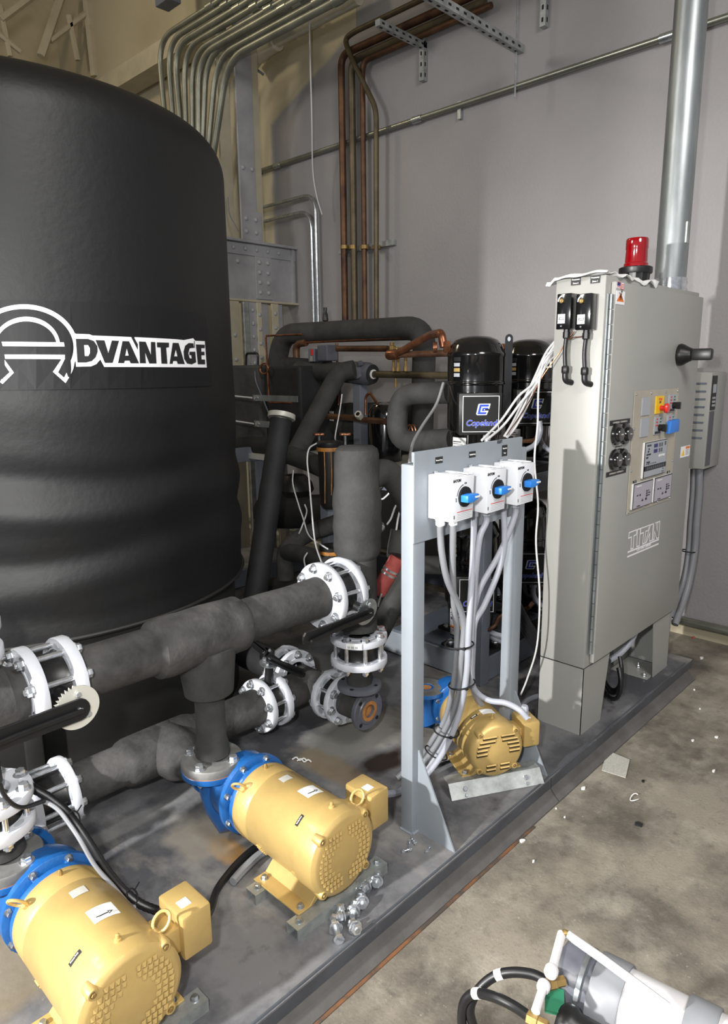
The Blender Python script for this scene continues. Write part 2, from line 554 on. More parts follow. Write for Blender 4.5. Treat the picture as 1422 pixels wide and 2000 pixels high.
# ---- skid base: a low steel platform edged by a channel with its flange to the outside
X0, X1, YB = -1.6, 4.04, 5.6
sk = thing('equipment_skid', 'low dark gray steel skid platform under pumps, cabinet and tank', 'platform', (1.3, 3.4, 0))
G().box(X0, X1, YE + 0.012, YB, 0.012, DK - 0.006).build('deck_core', 'deck_paint', sk, False)
G().box(X0, X1, YE, YB, DK - 0.006, DK).build('deck_plate', 'deck_paint', sk, False)
G().box(X0, 2.405, YE, YE + 0.01, 0.05, DK - 0.006).build('edge_channel', 'edge_paint', sk, False)
G().box(2.412, X1, YE, YE + 0.01, 0.05, DK - 0.006).build('edge_channel', 'edge_paint', sk, False)
for xa_, xb_, hh_ in ((X0, 2.405, 0.052), (2.412, X1 - 0.05, 0.050)):
    G().prism([V((xa_, YE + 0.008, 0.0)), V((xa_, YE - 0.040, 0.0)), V((xa_, YE - 0.040, 0.006)), V((xa_, YE - 0.012, 0.030)), V((xa_, YE + 0.004, hh_)), V((xa_, YE + 0.008, hh_))], (xb_ - xa_, 0, 0)).build('edge_flange', 'flange_paint', sk, False)
G().box(X0, 2.2, YE - 0.052, YE - 0.040, 0.0, 0.003).build('rusty_seam', 'rust_edge', sk, False)
g = G()
pp = [V((X0 + i * 0.05, YE + 0.008, DK)) for i in range(int((X1 - X0) / 0.05))]
g.tube(pp, 0.005, 6)
g.build('weld_bead', 'edge_paint', sk)

def spot(u, v, rx, ry, col, k):
    c = at(u, v, z=DK); return ((c.x, c.y, DK), (rx, ry, 1.0), col, k)


add_stains_and_lit(MATS['deck_paint'], [spot(690, 1440, 0.42, 0.22, srgb(150, 148, 140), 0.75), spot(650, 1500, 0.10, 0.30, srgb(140, 116, 78), 0.5), spot(745, 1488, 0.17, 0.09, srgb(44, 33, 26), 0.95),  # pale spots put lit deck patches into the colour; brown, dark ones are stains
                               spot(440, 1655, 0.07, 0.12, srgb(160, 118, 56), 0.85), spot(390, 1640, 0.14, 0.18, srgb(158, 150, 136), 0.6), spot(20, 1870, 0.2, 0.3, srgb(120, 108, 84), 0.7),
                               spot(250, 1610, 0.35, 0.05, srgb(150, 150, 148), 0.4)], )
# ================================================================== CONTROL CABINET
CX0, CX1, CY0, CY1, CB, CT = 2.80, 3.87, 1.331, 1.556, 0.43, 2.147
cab = thing('control_cabinet', 'tall light gray steel control cabinet on two wide feet by the wall', 'electrical cabinet', (3.3, 1.44, DK))
body = G().box(CX0, CX1, CY0, CY1, CB, CT).build('body', 'cab_paint', cab, True, 0.006)
DX0, DX1, DY = 2.845, 3.868, 1.308
door = G().box(DX0, DX1, DY, CY0 - 0.002, CB + 0.02, CT - 0.025).build('door', 'cab_paint', cab, True, 0.004)
g = G()
for i in range(26):
    z0 = CB + 0.07 + i * 0.0605
    g.cyl((DX0 - 0.014, CY0 - 0.012, z0), (DX0 - 0.014, CY0 - 0.012, z0 + 0.058), 0.0075, n=10)
g.box(DX0 - 0.03, DX0 + 0.001, CY0 - 0.006, CY0 - 0.0005, CB + 0.07, CB + 0.07 + 26 * 0.0605)
g.build('hinge', 'galv', door)


def foot(xa, xb, open_left):
    """bent sheet foot: front plate, side plate(s) and an inner tab"""
    g = G()
    t = 0.003
    g.prism([V((xa + (0.055 if open_left else 0), CY0, DK)), V((xb, CY0, DK)), V((xb + (0.0 if open_left else 0.02), CY0, CB)), V((xa, CY0, CB))][::1], (0, t, 0))
    g.prism([V((xa + (0.055 if open_left else 0), CY1 - t, DK)), V((xb, CY1 - t, DK)), V((xb, CY1 - t, CB)), V((xa, CY1 - t, CB))], (0, t, 0))
    return g


g = G()
t = 0.003
for yy in (CY0, CY1 - t):
    g.prism([V((CX0, yy, DK)), V((CX0 + 0.205, yy, DK)), V((CX0 + 0.265, yy, CB - 0.004)), V((CX0, yy, CB - 0.004))], (0, t, 0))
g.box(CX0, CX0 + t, CY0, CY1, DK, CB - 0.004)
g.build('foot', 'cab_paint', cab, False)
g = G()
for yy in (CY0, CY1 - t):
    g.prism([V((CX1 - 0.225, yy, DK)), V((CX1 - 0.04, yy, DK)), V((CX1 - 0.01, yy, CB - 0.004)), V((CX1 - 0.275, yy, CB - 0.004))], (0, t, 0))
g.box(CX1 - 0.03, CX1 - 0.03 + t, CY0, CY1, DK, CB - 0.004)
g.box(CX1 - 0.28, CX1 - 0.05, CY0 + 0.01, CY1 - 0.01, DK, DK + 0.004)
ft = g.build('foot', 'cab_paint', cab, False)
for bx, by in ((CX1 - 0.25, 1.37), (CX1 - 0.16, 1.44), (CX1 - 0.25, 1.50)):
    hexhead(G(), (bx, by, DK + 0.004), (0, 0, 1), 0.010, 0.012, 0.03).build('bolt', 'bright_zinc', ft)

# ---- things printed on or fixed to the door (seen square-on at y = DY)
YD = DY - 0.001


def dp(u, v, dy=0.0): return at(u, v, y=YD - dy)


def quad_plate(us, vs_, th, m, name, parent, dy=0.0, bev=0):
    """rectangular plate on the door between two photo corners (upper left, lower right)"""
    a = at(us[0], vs_[0], y=YD); b = at(us[1], vs_[1], y=YD)
    return G().box(a.x, b.x, YD - dy - th, YD - dy, b.z, a.z).build(name, m, parent, False, bev)


plate_a = at(1239, 764, y=YD); plate_b = at(1306, 972, y=YD)
px0, px1 = plate_a.x + 0.0, at(1325, 758, y=YD).x
pz1, pz0 = plate_a.z, at(1222, 1006, y=YD).z
panel = G().box(px0, px1, YD - 0.004, YD, pz0, pz1).build('control_panel', 'cab_plate', door, False, 0.001)
W, H = px1 - px0, pz1 - pz0
YP = YD - 0.004


def pn(a, b): return V((px0 + W * a, YP, pz0 + H * b))


def onpanel(a0, a1, b0, b1, th, m, name, parent=panel, bev=0):
    p, q = pn(a0, b0), pn(a1, b1)
    return G().box(p.x, q.x, YP - th, YP, p.z, q.z).build(name, m, parent, False, bev)


for a, b in ((0.03, 0.975), (0.35, 0.975), (0.68, 0.975), (0.97, 0.975), (0.03, 0.70), (0.97, 0.70), (0.03, 0.36), (0.97, 0.36), (0.03, 0.02), (0.35, 0.02), (0.68, 0.02), (0.97, 0.02)):
    p = pn(a, b); G().lathe(p, (0, -1, 0), [(0.006, 0), (0.005, 0.004), (0.001, 0.005)], 10).build('screw', 'zinc', panel)
onpanel(0.15, 0.32, 0.80, 0.945, 0.006, 'label_gray', 'blank_plate')
onpanel(0.15, 0.32, 0.625, 0.775, 0.006, 'label_gray', 'blank_plate')
es = onpanel(0.45, 0.62, 0.80, 0.945, 0.006, 'yellow', 'stop_plate')
text('PUSH', 0.017, pn(0.535, 0.918) + V((0, -0.0065, 0)), (1, 0, 0), (0, 0, 1), 'ink_red', es)
text('OFF', 0.015, pn(0.535, 0.893) + V((0, -0.0065, 0)), (1, 0, 0), (0, 0, 1), 'ink', es)
G().lathe(pn(0.55, 0.845) + V((0, -0.006, 0)), (0, -1, 0), [(0.012, 0), (0.012, 0.018), (0.022, 0.022), (0.024, 0.032), (0.02, 0.038), (0.001, 0.041)], 20).build('stop_button', 'red', es)
for (a, b, col) in ((0.75, 0.80, 'g'), (0.45, 0.625, 'g'), (0.75, 0.625, 'b')):
    sp = onpanel(a, a + 0.17, b, b + 0.15, 0.006, 'label_gray', 'switch_plate')
    for k in range(3):
        text(('ON', 'RUN', 'AUTO')[k], 0.010, pn(a + 0.045, b + 0.128 - 0.026 * k) + V((0, -0.0065, 0)), (1, 0, 0), (0, 0, 1), 'ink_red', sp, bold=0.02)
        text(('OFF', 'STOP', 'MAN')[k], 0.010, pn(a + 0.125, b + 0.128 - 0.026 * k) + V((0, -0.0065, 0)), (1, 0, 0), (0, 0, 1), 'green', sp, bold=0.02)
    if col == 'g':
        q = pn(a + 0.10, b + 0.055) + V((0, -0.006, 0))
        kb = G().lathe(q, (0, -1, 0), [(0.016, 0), (0.016, 0.012), (0.013, 0.014), (0.013, 0.018)], 18)
        kb.box(q.x - 0.006, q.x + 0.006, q.y - 0.036, q.y - 0.016, q.z - 0.017, q.z + 0.017)
        kb.build('selector_knob', 'black_plastic', sp)
        p, q2 = pn(a + 0.01, b + 0.006), pn(a + 0.13, b + 0.026)
        lb = G().box(p.x, q2.x, YP - 0.0075, YP - 0.006, p.z, q2.z).build('name_tag', 'black_vinyl', sp, False)
tp = G()
pts = [pn(0.70, 0.618), pn(0.93, 0.625), pn(0.925, 0.735), pn(0.72, 0.728)]
tp.prism([p + V((0, -0.008, 0)) for p in pts], (0, -0.022, 0))
tp.build('blue_tape_cover', 'blue_tape', panel, True, 0.004)
# main instrument
ins_ = onpanel(0.235, 0.745, 0.275, 0.575, 0.011, 'label_white', 'instrument', bev=0.002)
YI = YP - 0.0125
onpanel(0.238, 0.745, 0.276, 0.574, 0.0125, 'black_plastic', 'instrument_bezel', ins_)


def oni(a0, a1, b0, b1, m, name, parent, th=0.0015, y=None):
    p, q = pn(a0, b0), pn(a1, b1); yy = YI if y is None else y
    return G().box(p.x, q.x, yy - th, yy, p.z, q.z).build(name, m, parent, False)


fc = oni(0.25, 0.735, 0.282, 0.568, 'label_gray', 'face_plate', ins_)
oni(0.25, 0.735, 0.335, 0.375, 'black_vinyl', 'button_strip', fc.parent, 0.003)
oni(0.43, 0.51, 0.52, 0.55, 'navy', 'display', ins_, 0.003)
oni(0.43, 0.51, 0.475, 0.505, 'navy', 'display', ins_, 0.003)
YT = YI - 0.002
for k, (a, b, s) in enumerate(((0.32, 0.545, 'PROCESS'), (0.32, 0.515, 'TO'), (0.31, 0.495, 'SET'), (0.32, 0.47, 'SETPOINT'), (0.29, 0.445, 'UNIT'), (0.32, 0.405, 'STATUS'))):
    text(s, 0.011, pn(a, b) + V((0, YT - YP, 0)), (1, 0, 0), (0, 0, 1), 'ink', ins_, bold=0.02)
for a, b in ((0.56, 0.535), (0.61, 0.535), (0.69, 0.54), (0.56, 0.49), (0.61, 0.49)):
    oni(a - 0.014, a + 0.014, b - 0.016, b + 0.016, 'ink_gray', 'key', ins_, 0.003)
text('ADVANTAGE', 0.016, pn(0.62, 0.44) + V((0, YT - YP, 0)), (1, 0, 0), (0, 0, 1), 'label_white', ins_, bold=0.03, sx=0.8)
g = G()
for k in range(9): g.box(pn(0.29 + 0.045 * k, 0).x, pn(0.315 + 0.045 * k, 0).x, YI - 0.005, YI - 0.003, pn(0, 0.345).z, pn(0, 0.365).z)
g.build('key_row', 'ink_gray', ins_, False)
for k in range(6): text(('IN', 'OUT', 'FL', 'HI', 'LO', 'PR')[k], 0.008, pn(0.29 + 0.04 * k, 0.39) + V((0, YT - YP, 0)), (1, 0, 0), (0, 0, 1), 'ink', ins_)
G().lathe(pn(0.66, 0.312) + V((0, YI - YP, 0)), (0, -1, 0), [(0.009, 0), (0.009, 0.01), (0.007, 0.012)], 16).build('push_key', 'zinc', ins_)
for a0 in (0.055, 0.52):
    hi = 0.245 if a0 > 0.3 else 0.245
    mod = onpanel(a0, a0 + 0.42, 0.035, 0.25, 0.010, 'label_white', 'alarm_module', bev=0.002)
    onpanel(a0 + 0.003, a0 + 0.42, 0.036, 0.249, 0.0115, 'black_plastic', 'module_bezel', mod)
    YM = YP - 0.0115
    p, q = pn(a0 + 0.014, 0.042), pn(a0 + 0.406, 0.24)
    fp = G().box(p.x, q.x, YM - 0.0015, YM, p.z, q.z).build('face_plate', 'label_lilac', mod, False)
    tt = V((0, YM - 0.0016 - YP, 0))
    text('ADVANTAGE', 0.010, pn(a0 + 0.11, 0.222) + tt, (1, 0, 0), (0, 0, 1), 'label_white', mod)
    for (da, b, s) in ((0.09, 0.145, 'RESET'), (0.33, 0.162, 'OIL'), (0.34, 0.142, 'POWER'), (0.33, 0.122, 'ALARM'), (0.20, 0.10, 'LO'), (0.20, 0.09, 'PRESS'), (0.28, 0.10, 'HIGH'), (0.28, 0.09, 'PRESS'), (0.12, 0.053, 'CONTROL')):
        text(s, 0.0085, pn(a0 + da, b) + tt, (1, 0, 0), (0, 0, 1), 'ink', mod, bold=0.01)
    g = G()
    for (da, b) in ((0.14, 0.145), (0.285, 0.162), (0.285, 0.142), (0.285, 0.122)):
        c = pn(a0 + da, b); g.box(c.x - 0.004, c.x + 0.004, YM - 0.004, YM - 0.0015, c.z - 0.004, c.z + 0.004)
    g.build('indicator', 'ink', mod, False)
    onpanel(a0 + 0.005 + (0.33 if a0 > 0.3 else 0.02), a0 + 0.075 + (0.33 if a0 > 0.3 else 0.02), 0.253, 0.272, 0.002, 'black_vinyl', 'number_tag')
    text('1' if a0 < 0.3 else '2', 0.012, pn(a0 + 0.04 + (0.33 if a0 > 0.3 else 0.02), 0.2625) + V((0, -0.0025, 0)), (1, 0, 0), (0, 0, 1), 'label_white', panel)


# four round gauges left of the panel
def gauge(u, v):
    c = dp(u, v)
    gd = G().lathe(c, (0, -1, 0), [(0.046, 0), (0.048, 0.006), (0.045, 0.014), (0.040, 0.016), (0.034, 0.016), (0.031, 0.026), (0.028, 0.030), (0.001, 0.031)], 32).build('round_gauge', 'black_gloss', door)
    G().box(c.x - 0.008, c.x + 0.012, c.y - 0.0325, c.y - 0.0312, c.z - 0.002, c.z + 0.003).build('marking', 'label_silver', gd, False)


for u, v in ((1202, 848), (1219, 847), (1198, 898), (1214, 896)): gauge(u, v)


def strip(u0, v0, u1, v1, h, s, ts):
    a = dp(u0, v0); b = dp(u1, v1)
    o = G().box(a.x, b.x, YD - 0.0015, YD, a.z - h, a.z).build('name_tag', 'black_vinyl', door, False)
    text(s, ts, V(((a.x + b.x) / 2, YD - 0.0016, a.z - h / 2)), (1, 0, 0), (0, 0, 1), 'label_silver', o, bold=0.02)


strip(1191, 822, 1230, 822, 0.022, 'COMPRESSOR 1  COMPRESSOR 2', 0.0098)
strip(1202, 872, 1214, 872, 0.018, 'HOUR METER', 0.010)
strip(1184, 923, 1222, 923, 0.022, 'COMPRESSOR 3  COMPRESSOR 4', 0.0098)

# lettering TITAN / CENTRAL CHILLER, outlined, drawn on the door
ZS = 1422 / 85.0


def tz(x, y): return dp(1215 + x / ZS, 1010 + y / ZS)


g = G(); N_ = (0, -1, 0); wl = 0.0055
for pl in ([(228, 510), (480, 412), (462, 575), (385, 610), (362, 1020), (285, 1048), (310, 650), (212, 690)],
           [(505, 405), (600, 372), (560, 935), (478, 965)],
           [(612, 372), (1235, 135), (1195, 675), (1125, 695), (1060, 470), (1050, 725), (895, 785), (910, 520), (880, 600), (800, 815), (672, 882), (700, 505), (600, 545)],
           ):
    g.stroke([tz(*p) for p in pl], wl, N_, 0.0006, True)
for pl in ([(735, 850), (770, 460), (850, 440), (900, 265)], [(770, 800), (930, 260)], [(985, 745), (1015, 225)], [(1030, 215), (1110, 180), (1145, 440), (1170, 160)], [(1005, 740), (1035, 215)]):
    g.stroke([tz(*p) for p in pl], wl * 0.9, N_, 0.0006)
g.stroke([tz(185, 1150), tz(1200, 725)], 0.008, N_, 0.0006)
g.stroke([tz(170, 1300), tz(1190, 870)], 0.008, N_, 0.0006)
lt = g.build('lettering', 'white_vinyl', door, False)
a, b = tz(200, 1215), tz(1190, 800)
text('CENTRAL CHILLER', 0.0205, (a + b) / 2 + V((0.0, 0, 0.0035)), (b - a), (0, 0, 1), 'white_vinyl', door, bold=0.01, shear=0.2, sx=1.0)

# flag and warning stickers, right side warning sticker
p0, p1 = dp(1205, 551), dp(1218, 565)
fl = G().box(p0.x, p1.x, YD - 0.001, YD, p1.z, p0.z).build('flag_sticker', 'white_vinyl', door, False)
g = G(); Wf = p1.x - p0.x; Hf = p0.z - p1.z
for k in range(4):
    g.stroke([V((p0.x + Wf * (0.0 if k < 2 else 0.0) + Wf * t, YD - 0.0012, p0.z - Hf * (0.10 + 0.26 * k) + 0.004 * math.sin(t * 6))) for t in [i / 8 for i in range(9)]], Hf * 0.12, N_, 0.0004)
g.build('stripes', 'red', fl, False)
G().box(p0.x, p0.x + Wf * 0.45, YD - 0.0022, YD - 0.001, p0.z - Hf * 0.55, p0.z).build('canton', 'navy', fl, False)
p0, p1 = dp(1204, 567), dp(1219, 596)
ws = G().box(p0.x, p1.x, YD - 0.001, YD, p1.z, p0.z).build('warning_sticker', 'white_vinyl', door, False)
mx_ = (p0.x + p1.x) / 2
G().prism([V((p0.x + 0.006, YD - 0.001, p1.z + 0.012)), V((p1.x - 0.006, YD - 0.001, p1.z + 0.012)), V((mx_, YD - 0.001, p0.z - 0.008))], (0, -0.0006, 0)).build('triangle', 'orange', ws, False)
g = G()
bx = mx_ + 0.008; bz = p1.z + 0.03
g.lathe((bx, YD - 0.0016, bz + 0.022), (0, -1, 0), [(0.005, 0), (0.005, 0.0006)], 10)
g.stroke([V((bx, YD - 0.0016, bz + 0.015)), V((bx - 0.008, YD - 0.0016, bz + 0.002)), V((bx - 0.014, YD - 0.0016, bz - 0.012))], 0.005, N_, 0.0006)
g.stroke([V((bx - 0.006, YD - 0.0016, bz + 0.006)), V((bx + 0.006, YD - 0.0016, bz - 0.01))], 0.005, N_, 0.0006)
g.stroke([V((bx - 0.02, YD - 0.0016, bz + 0.018)), V((bx - 0.012, YD - 0.0016, bz + 0.008)), V((bx - 0.016, YD - 0.0016, bz - 0.004))], 0.004, N_, 0.0006)
g.build('pictogram', 'ink', ws, False)
p0, p1 = dp(1330, 873), dp(1346, 890)
ws = G().box(p0.x, p1.x, YD - 0.001, YD, p1.z, p0.z).build('warning_sticker', 'white_vinyl', door, False)
w_ = p1.x - p0.x; h_ = p0.z - p1.z
G().prism([V((p0.x + w_ * .1, YD - 0.001, p1.z + h_ * .15)), V((p0.x + w_ * .42, YD - 0.001, p1.z + h_ * .15)), V((p0.x + w_ * .26, YD - 0.001, p1.z + h_ * .75))], (0, -0.0006, 0)).build('triangle', 'yellow', ws, False)
G().box(p0.x + w_ * .52, p1.x - w_ * .04, YD - 0.0017, YD - 0.001, p0.z - h_ * .28, p0.z - h_ * .06).build('banner', 'orange', ws, False)
for k in range(4): G().box(p0.x + w_ * .54, p1.x - w_ * .1, YD - 0.0015, YD - 0.001, p0.z - h_ * (.42 + .13 * k), p0.z - h_ * (.38 + .13 * k)).build('text_line', 'ink_gray', ws, False)

# rotary main switch handle low on the door's right
c = dp(1327, 693)
mh = G().lathe(c, (0, -1, 0), [(0.052, 0), (0.054, 0.008), (0.050, 0.02), (0.036, 0.045), (0.03, 0.06), (0.02, 0.062)], 24)
mh.build('main_switch', 'black_plastic', door)
G().box(c.x - 0.02, c.x + 0.022, c.y - 0.155, c.y - 0.055, c.z - 0.028, c.z + 0.028).build('switch_grip', 'black_plastic', door, True, 0.012)
a = c + V((-0.03, -0.021, -0.015))
text('ON', 0.018, c + V((-0.012, -0.036, 0.03)), (1, 0, 0), (0, 0.6, 1), 'label_silver', door)

# narrow side: labels
XS = CX0 - 0.001
for (u0, v0, u1, v1, s2) in ((1116, 543, 1134, 556, '2'), (1154, 539, 1172, 552, '1')):
    a = at(u0, v0, x=XS); b = at(u1, v1, x=XS)
    o = G().box(XS - 0.0015, XS, b.y, a.y, b.z, a.z).build('name_tag', 'black_vinyl', body, False)
    m_ = V((XS - 0.0016, (a.y + b.y) / 2, (a.z + b.z) / 2))
    text('Freezestat', 0.0085, m_ + V((0, 0, 0.007)), (0, -1, 0), (0, 0, 1), 'label_white', o, bold=0.03)
    text('Zone ' + s2, 0.0085, m_ - V((0, 0, 0.008)), (0, -1, 0), (0, 0, 1), 'label_white', o, bold=0.03)


# two black temperature controls on the narrow side, each with a short black hose into the cabinet
def control_box(u, label):
    a = at(u, 576, x=XS); w, h, d = 0.066, 0.145, 0.055
    y1 = a.y; z1 = a.z
    t = thing('temperature_control', label, 'control box', (XS, y1 - w / 2, z1 - h), group='black temperature controls on the cabinet side')
    G().box(XS - d, XS, y1 - w, y1, z1 - h, z1).build('cover', 'black_gloss', t, True, 0.004)
    F_ = XS - d - 0.0005
    q = V((F_, y1 - w * 0.38, z1 - 0.03))
    G().lathe(q, (-1, 0, 0), [(0.009, 0), (0.009, 0.01), (0.006, 0.011), (0.006, 0.016), (0.003, 0.017)], 16).build('adjusting_knob', 'brass', t)
    g = G(); g.stroke([q + V((0, 0.018 * math.cos(k), 0.020 * math.sin(k))) for k in [0.7 - PI / 4 + i * 0.2 for i in range(9)]][::1], 0.005, (-1, 0, 0), 0.0006)
    g.build('scale_mark', 'white_vinyl', t, False)
    lb = G().box(F_ - 0.0008, F_, y1 - w * 0.62, y1 - w * 0.12, z1 - h + 0.024, z1 - h + 0.062).build('badge', 'white_vinyl', t, False)
    m_ = V((F_ - 0.0009, y1 - w * 0.37, z1 - h + 0.043))
    G().stroke([m_ + V((0, 0.011, -0.004)), m_ + V((0, 0.009, 0.005)), m_ + V((0, -0.011, 0.005)), m_ + V((0, -0.011, -0.004))], 0.0018, (-1, 0, 0), 0.0005, True).build('logo', 'ink', lb, False)
    text('PENN', 0.007, m_, (0, -1, 0), (0, 0, 1), 'ink', lb)
    G().lathe(V((F_, y1 - w * 0.37, z1 - h + 0.013)), (-1, 0, 0), [(0.004, 0), (0.003, 0.003)], 10).build('screw', 'bright_zinc', t)
    yc = y1 - w * 0.55; xc = XS - d * 0.5; zb = z1 - h
    G().lathe((xc, yc, zb), (0, 0, -1), [(0.013, 0), (0.013, 0.01), (0.0155, 0.01), (0.0155, 0.034), (0.012, 0.038)], 8).build('gland', 'black_plastic', t)
    pth = fil([(xc, yc, zb - 0.03), (xc - 0.002, yc + 0.004, zb - 0.09), (xc, yc - 0.002, zb - 0.16)], 0.05)
    G().tube(pth, 0.0085, 12).build('hose', 'cable_black', t)
    G().lathe((xc, yc - 0.002, zb - 0.150), (0, 0, -1), [(0.0125, 0), (0.0165, 0.006), (0.0165, 0.028), (0.013, 0.034)], 8).build('gland', 'black_plastic', t)
    G().tube(fil([(xc, yc - 0.002, zb - 0.18), (xc, yc - 0.004, zb - 0.215), (XS + 0.002, yc - 0.02, zb - 0.222)], 0.03), 0.0125, 12).build('elbow', 'black_plastic', t)
    return t


control_box(1101, 'black temperature control on the cabinet side, further from the door')
control_box(1139, 'black temperature control on the cabinet side, nearer the door hinge')

# data plate board on the cabinet's far side edge
g = G().box(CX1 + 0.002, CX1 + 0.10, CY0 + 0.03, CY0 + 0.035, 1.70, 2.12)
rp = thing('rating_plate', 'narrow silver rating plate beyond the right edge of the cabinet door', 'plate', (CX1 + 0.05, CY0 + 0.03, 1.70))
pl_ = g.build('plate', 'label_gray', rp, False)
G().box(CX1 + 0.002, CX1 + 0.012, CY0 + 0.035, CY0 + 0.05, 1.70, 2.12).build('bracket', 'cab_paint', rp, False)
for k in range(15):
    if k in (8, 9): continue
    G().box(CX1 + 0.022, CX1 + 0.075 - 0.012 * (k % 3), CY0 + 0.0285, CY0 + 0.03, 2.095 - 0.025 * k, 2.100 - 0.025 * k + (0.008 if k == 0 else 0)).build('text_line', 'ink_gray', pl_, False)
G().box(CX1 + 0.01, CX1 + 0.09, CY0 + 0.028, CY0 + 0.03, 1.701, 1.722).build('blue_band', 'navy', pl_, False)

# ---- red beacon, towel and galvanized pipe on top
c = at(1241, 536, y=1.435)
bc = thing('warning_beacon', 'red signal beacon with black ribbed base on top of the cabinet', 'beacon', (c.x, 1.435, CT))
cz = CT
G().lathe((c.x, 1.435, cz), (0, 0, 1), [(0.058, 0), (0.062, 0.03), (0.064, 0.055)], 28, rfun=lambda r, h, a: r * (1 + 0.03 * math.cos(14 * a))).build('base', 'black_plastic', bc)
G().ring((c.x, 1.435, cz + 0.055), (0, 0, 1), [(0.05, 0), (0.073, 0), (0.075, 0.004), (0.075, 0.026), (0.068, 0.03), (0.05, 0.03)], 36).build('collar', 'black_plastic', bc)
G().lathe((c.x, 1.435, cz + 0.07), (0, 0, 1), [(0.055, 0), (0.054, 0.03), (0.050, 0.034), (0.048, 0.09), (0.050, 0.096), (0.050, 0.134), (0.046, 0.141), (0.001, 0.143)], 36, rfun=lambda r, h, a: r * (1 + 0.006 * math.cos(36 * a))).build('lens', 'beacon_red', bc)

g = G(); vs = []; fs = []
nx_, ny_ = 34, 16
for i in range(nx_):
    for j in range(ny_):
        u_, v_ = i / (nx_ - 1), j / (ny_ - 1)
        x = CX0 - 0.035 + u_ * 0.56; y = CY0 - 0.012 + v_ * 0.275
        z = CT + 0.010 + 0.007 * math.sin(u_ * 17 + v_ * 5) * math.sin(v_ * 9 + u_ * 4) + 0.006 * math.sin(u_ * 41)
        if u_ < 0.05: z -= 0.008 * (1 - u_ / 0.05) * (0.3 + v_); x += 0.012 + 0.006 * math.sin(9 * v_)
        if v_ > 0.93: z -= 0.02
        if v_ < 0.06 and u_ > 0.35: z -= 0.026 * (0.6 + 0.4 * math.sin(u_ * 30))
        z = max(z, CT + 0.004) if (0.06 < u_ and 0.07 < v_ < 0.93) else z
        vs.append((x, y + 0.008 * math.sin(u_ * 13), z))
for i in range(nx_ - 1):
    for j in range(ny_ - 1):
        fs.append((i * ny_ + j, (i + 1) * ny_ + j, (i + 1) * ny_ + j + 1, i * ny_ + j + 1))
g.add(vs, fs)
o = single('paper_towel', 'crumpled white paper towel draped over the top of the cabinet', 'towel', g, 'paper')
md = o.modifiers.new('thickness', 'SOLIDIFY'); md.thickness = 0.003

c = at(1308, 560, y=1.46)
px_ = 3.60
fp_ = thing('flue_pipe', 'thick galvanized steel pipe rising from the top of the cabinet', 'pipe', (px_, 1.46, CT))
cbot = V((at(1309, 545, y=1.46).x, 1.46, CT))
RP = 0.0765
G().cyl(cbot + V((0, 0, 0.03)), cbot + V((0.02, 0.0, 3.4)), RP, n=36).build('pipe', 'galv', fp_)
G().ring(cbot, (0, 0, 1), [(RP * 0.8, 0), (RP * 1.04, 0), (RP * 1.06, 0.01), (RP * 1.06, 0.075), (RP * 0.8, 0.075)], 36).build('coupling', 'bright_zinc', fp_)
for dz in (0.022, 0.058):
    hexhead(G(), cbot + V((RP * 0.85, -RP * 0.62, dz)), (0.8, -0.6, 0), 0.009, 0.016).build('set_screw', 'bright_zinc', fp_)
G().box(cbot.x - 0.03, cbot.x + 0.0, 1.46 - RP - 0.0012, 1.46 - RP + 0.02, CT + 0.24, CT + 0.34).build('paper_sticker', 'galv_strut', fp_, False)

# ---- wall drive box with louvres, right of the cabinet
bx0 = at(1385, 800, y=1.40).x; bz1 = at(1385, 727, x=bx0).z; bz0 = at(1385, 918, x=bx0).z
wb = thing('drive_box', 'light gray louvred drive box mounted on the wall right of the cabinet', 'electrical box', (WX, 1.52, bz0))
bb = G().box(bx0, WX - 0.012, 1.40, 1.64, bz0, bz1).build('casing', 'cab_paint', wb, True, 0.006)
G().box(bx0 + 0.02, bx0 + 0.1, 1.52, 1.62, bz1, bz1 + 0.03).build('top_bracket', 'gray_dark', wb, False)
G().box(WX - 0.012, WX - 0.001, 1.44, 1.60, bz0 + 0.02, bz1 - 0.02).build('mounting_plate', 'galv_strut', wb, False)
for k in range(8):
    zz = bz1 - 0.07 - 0.046 * k
    G().box(bx0 - 0.004, bx0 - 0.0005, 1.425, 1.62, zz, zz + 0.010).build('louvre', 'gray_dark', wb, False)
kp = G().box(bx0 + 0.012, bx0 + 0.085, 1.396, 1.3995, bz0 + 0.02, bz1 - 0.23).build('dark_strip', 'ink_gray', wb, False)
G().box(bx0 + 0.012, bx0 + 0.085, 1.394, 1.3995, bz1 - 0.22, bz1 - 0.02).build('keypad', 'black_plastic', wb, False)
G().box(bx0 + 0.02, bx0 + 0.075, 1.393, 1.3955, bz1 - 0.12, bz1 - 0.07).build('display', 'label_gray', wb, False)
g = G()
for i in range(3):
    for j in range(3): g.box(bx0 + 0.022 + i * 0.019, bx0 + 0.034 + i * 0.019, 1.392, 1.3955, bz1 - 0.20 + j * 0.022, bz1 - 0.188 + j * 0.022)
g.build('keys', 'label_gray', wb, False)
for k, (u0, u1, vend, rr) in enumerate(((1352, 1338, 1135, 0.017), (1364, 1346, 1150, 0.021))):
    pts = smoothpath([at(u0 + 2, 916, x=4.46), at(u0 + 1, 960, x=4.46), at(u0 - 4, 1020, x=4.46), at(u0 - 8, 1080, x=4.45), at(u1 - 4, vend, x=4.38), at(u1 - 28, vend + 70, x=4.2)])
    single('flexible_conduit', ('dark gray flexible conduit under the wall drive box, nearer the cabinet', 'dark gray flexible conduit under the wall drive box, nearer the wall corner')[k], 'conduit', G().tube(pts, rr, 14), 'liquidtight_dark', 'conduits under the drive box')
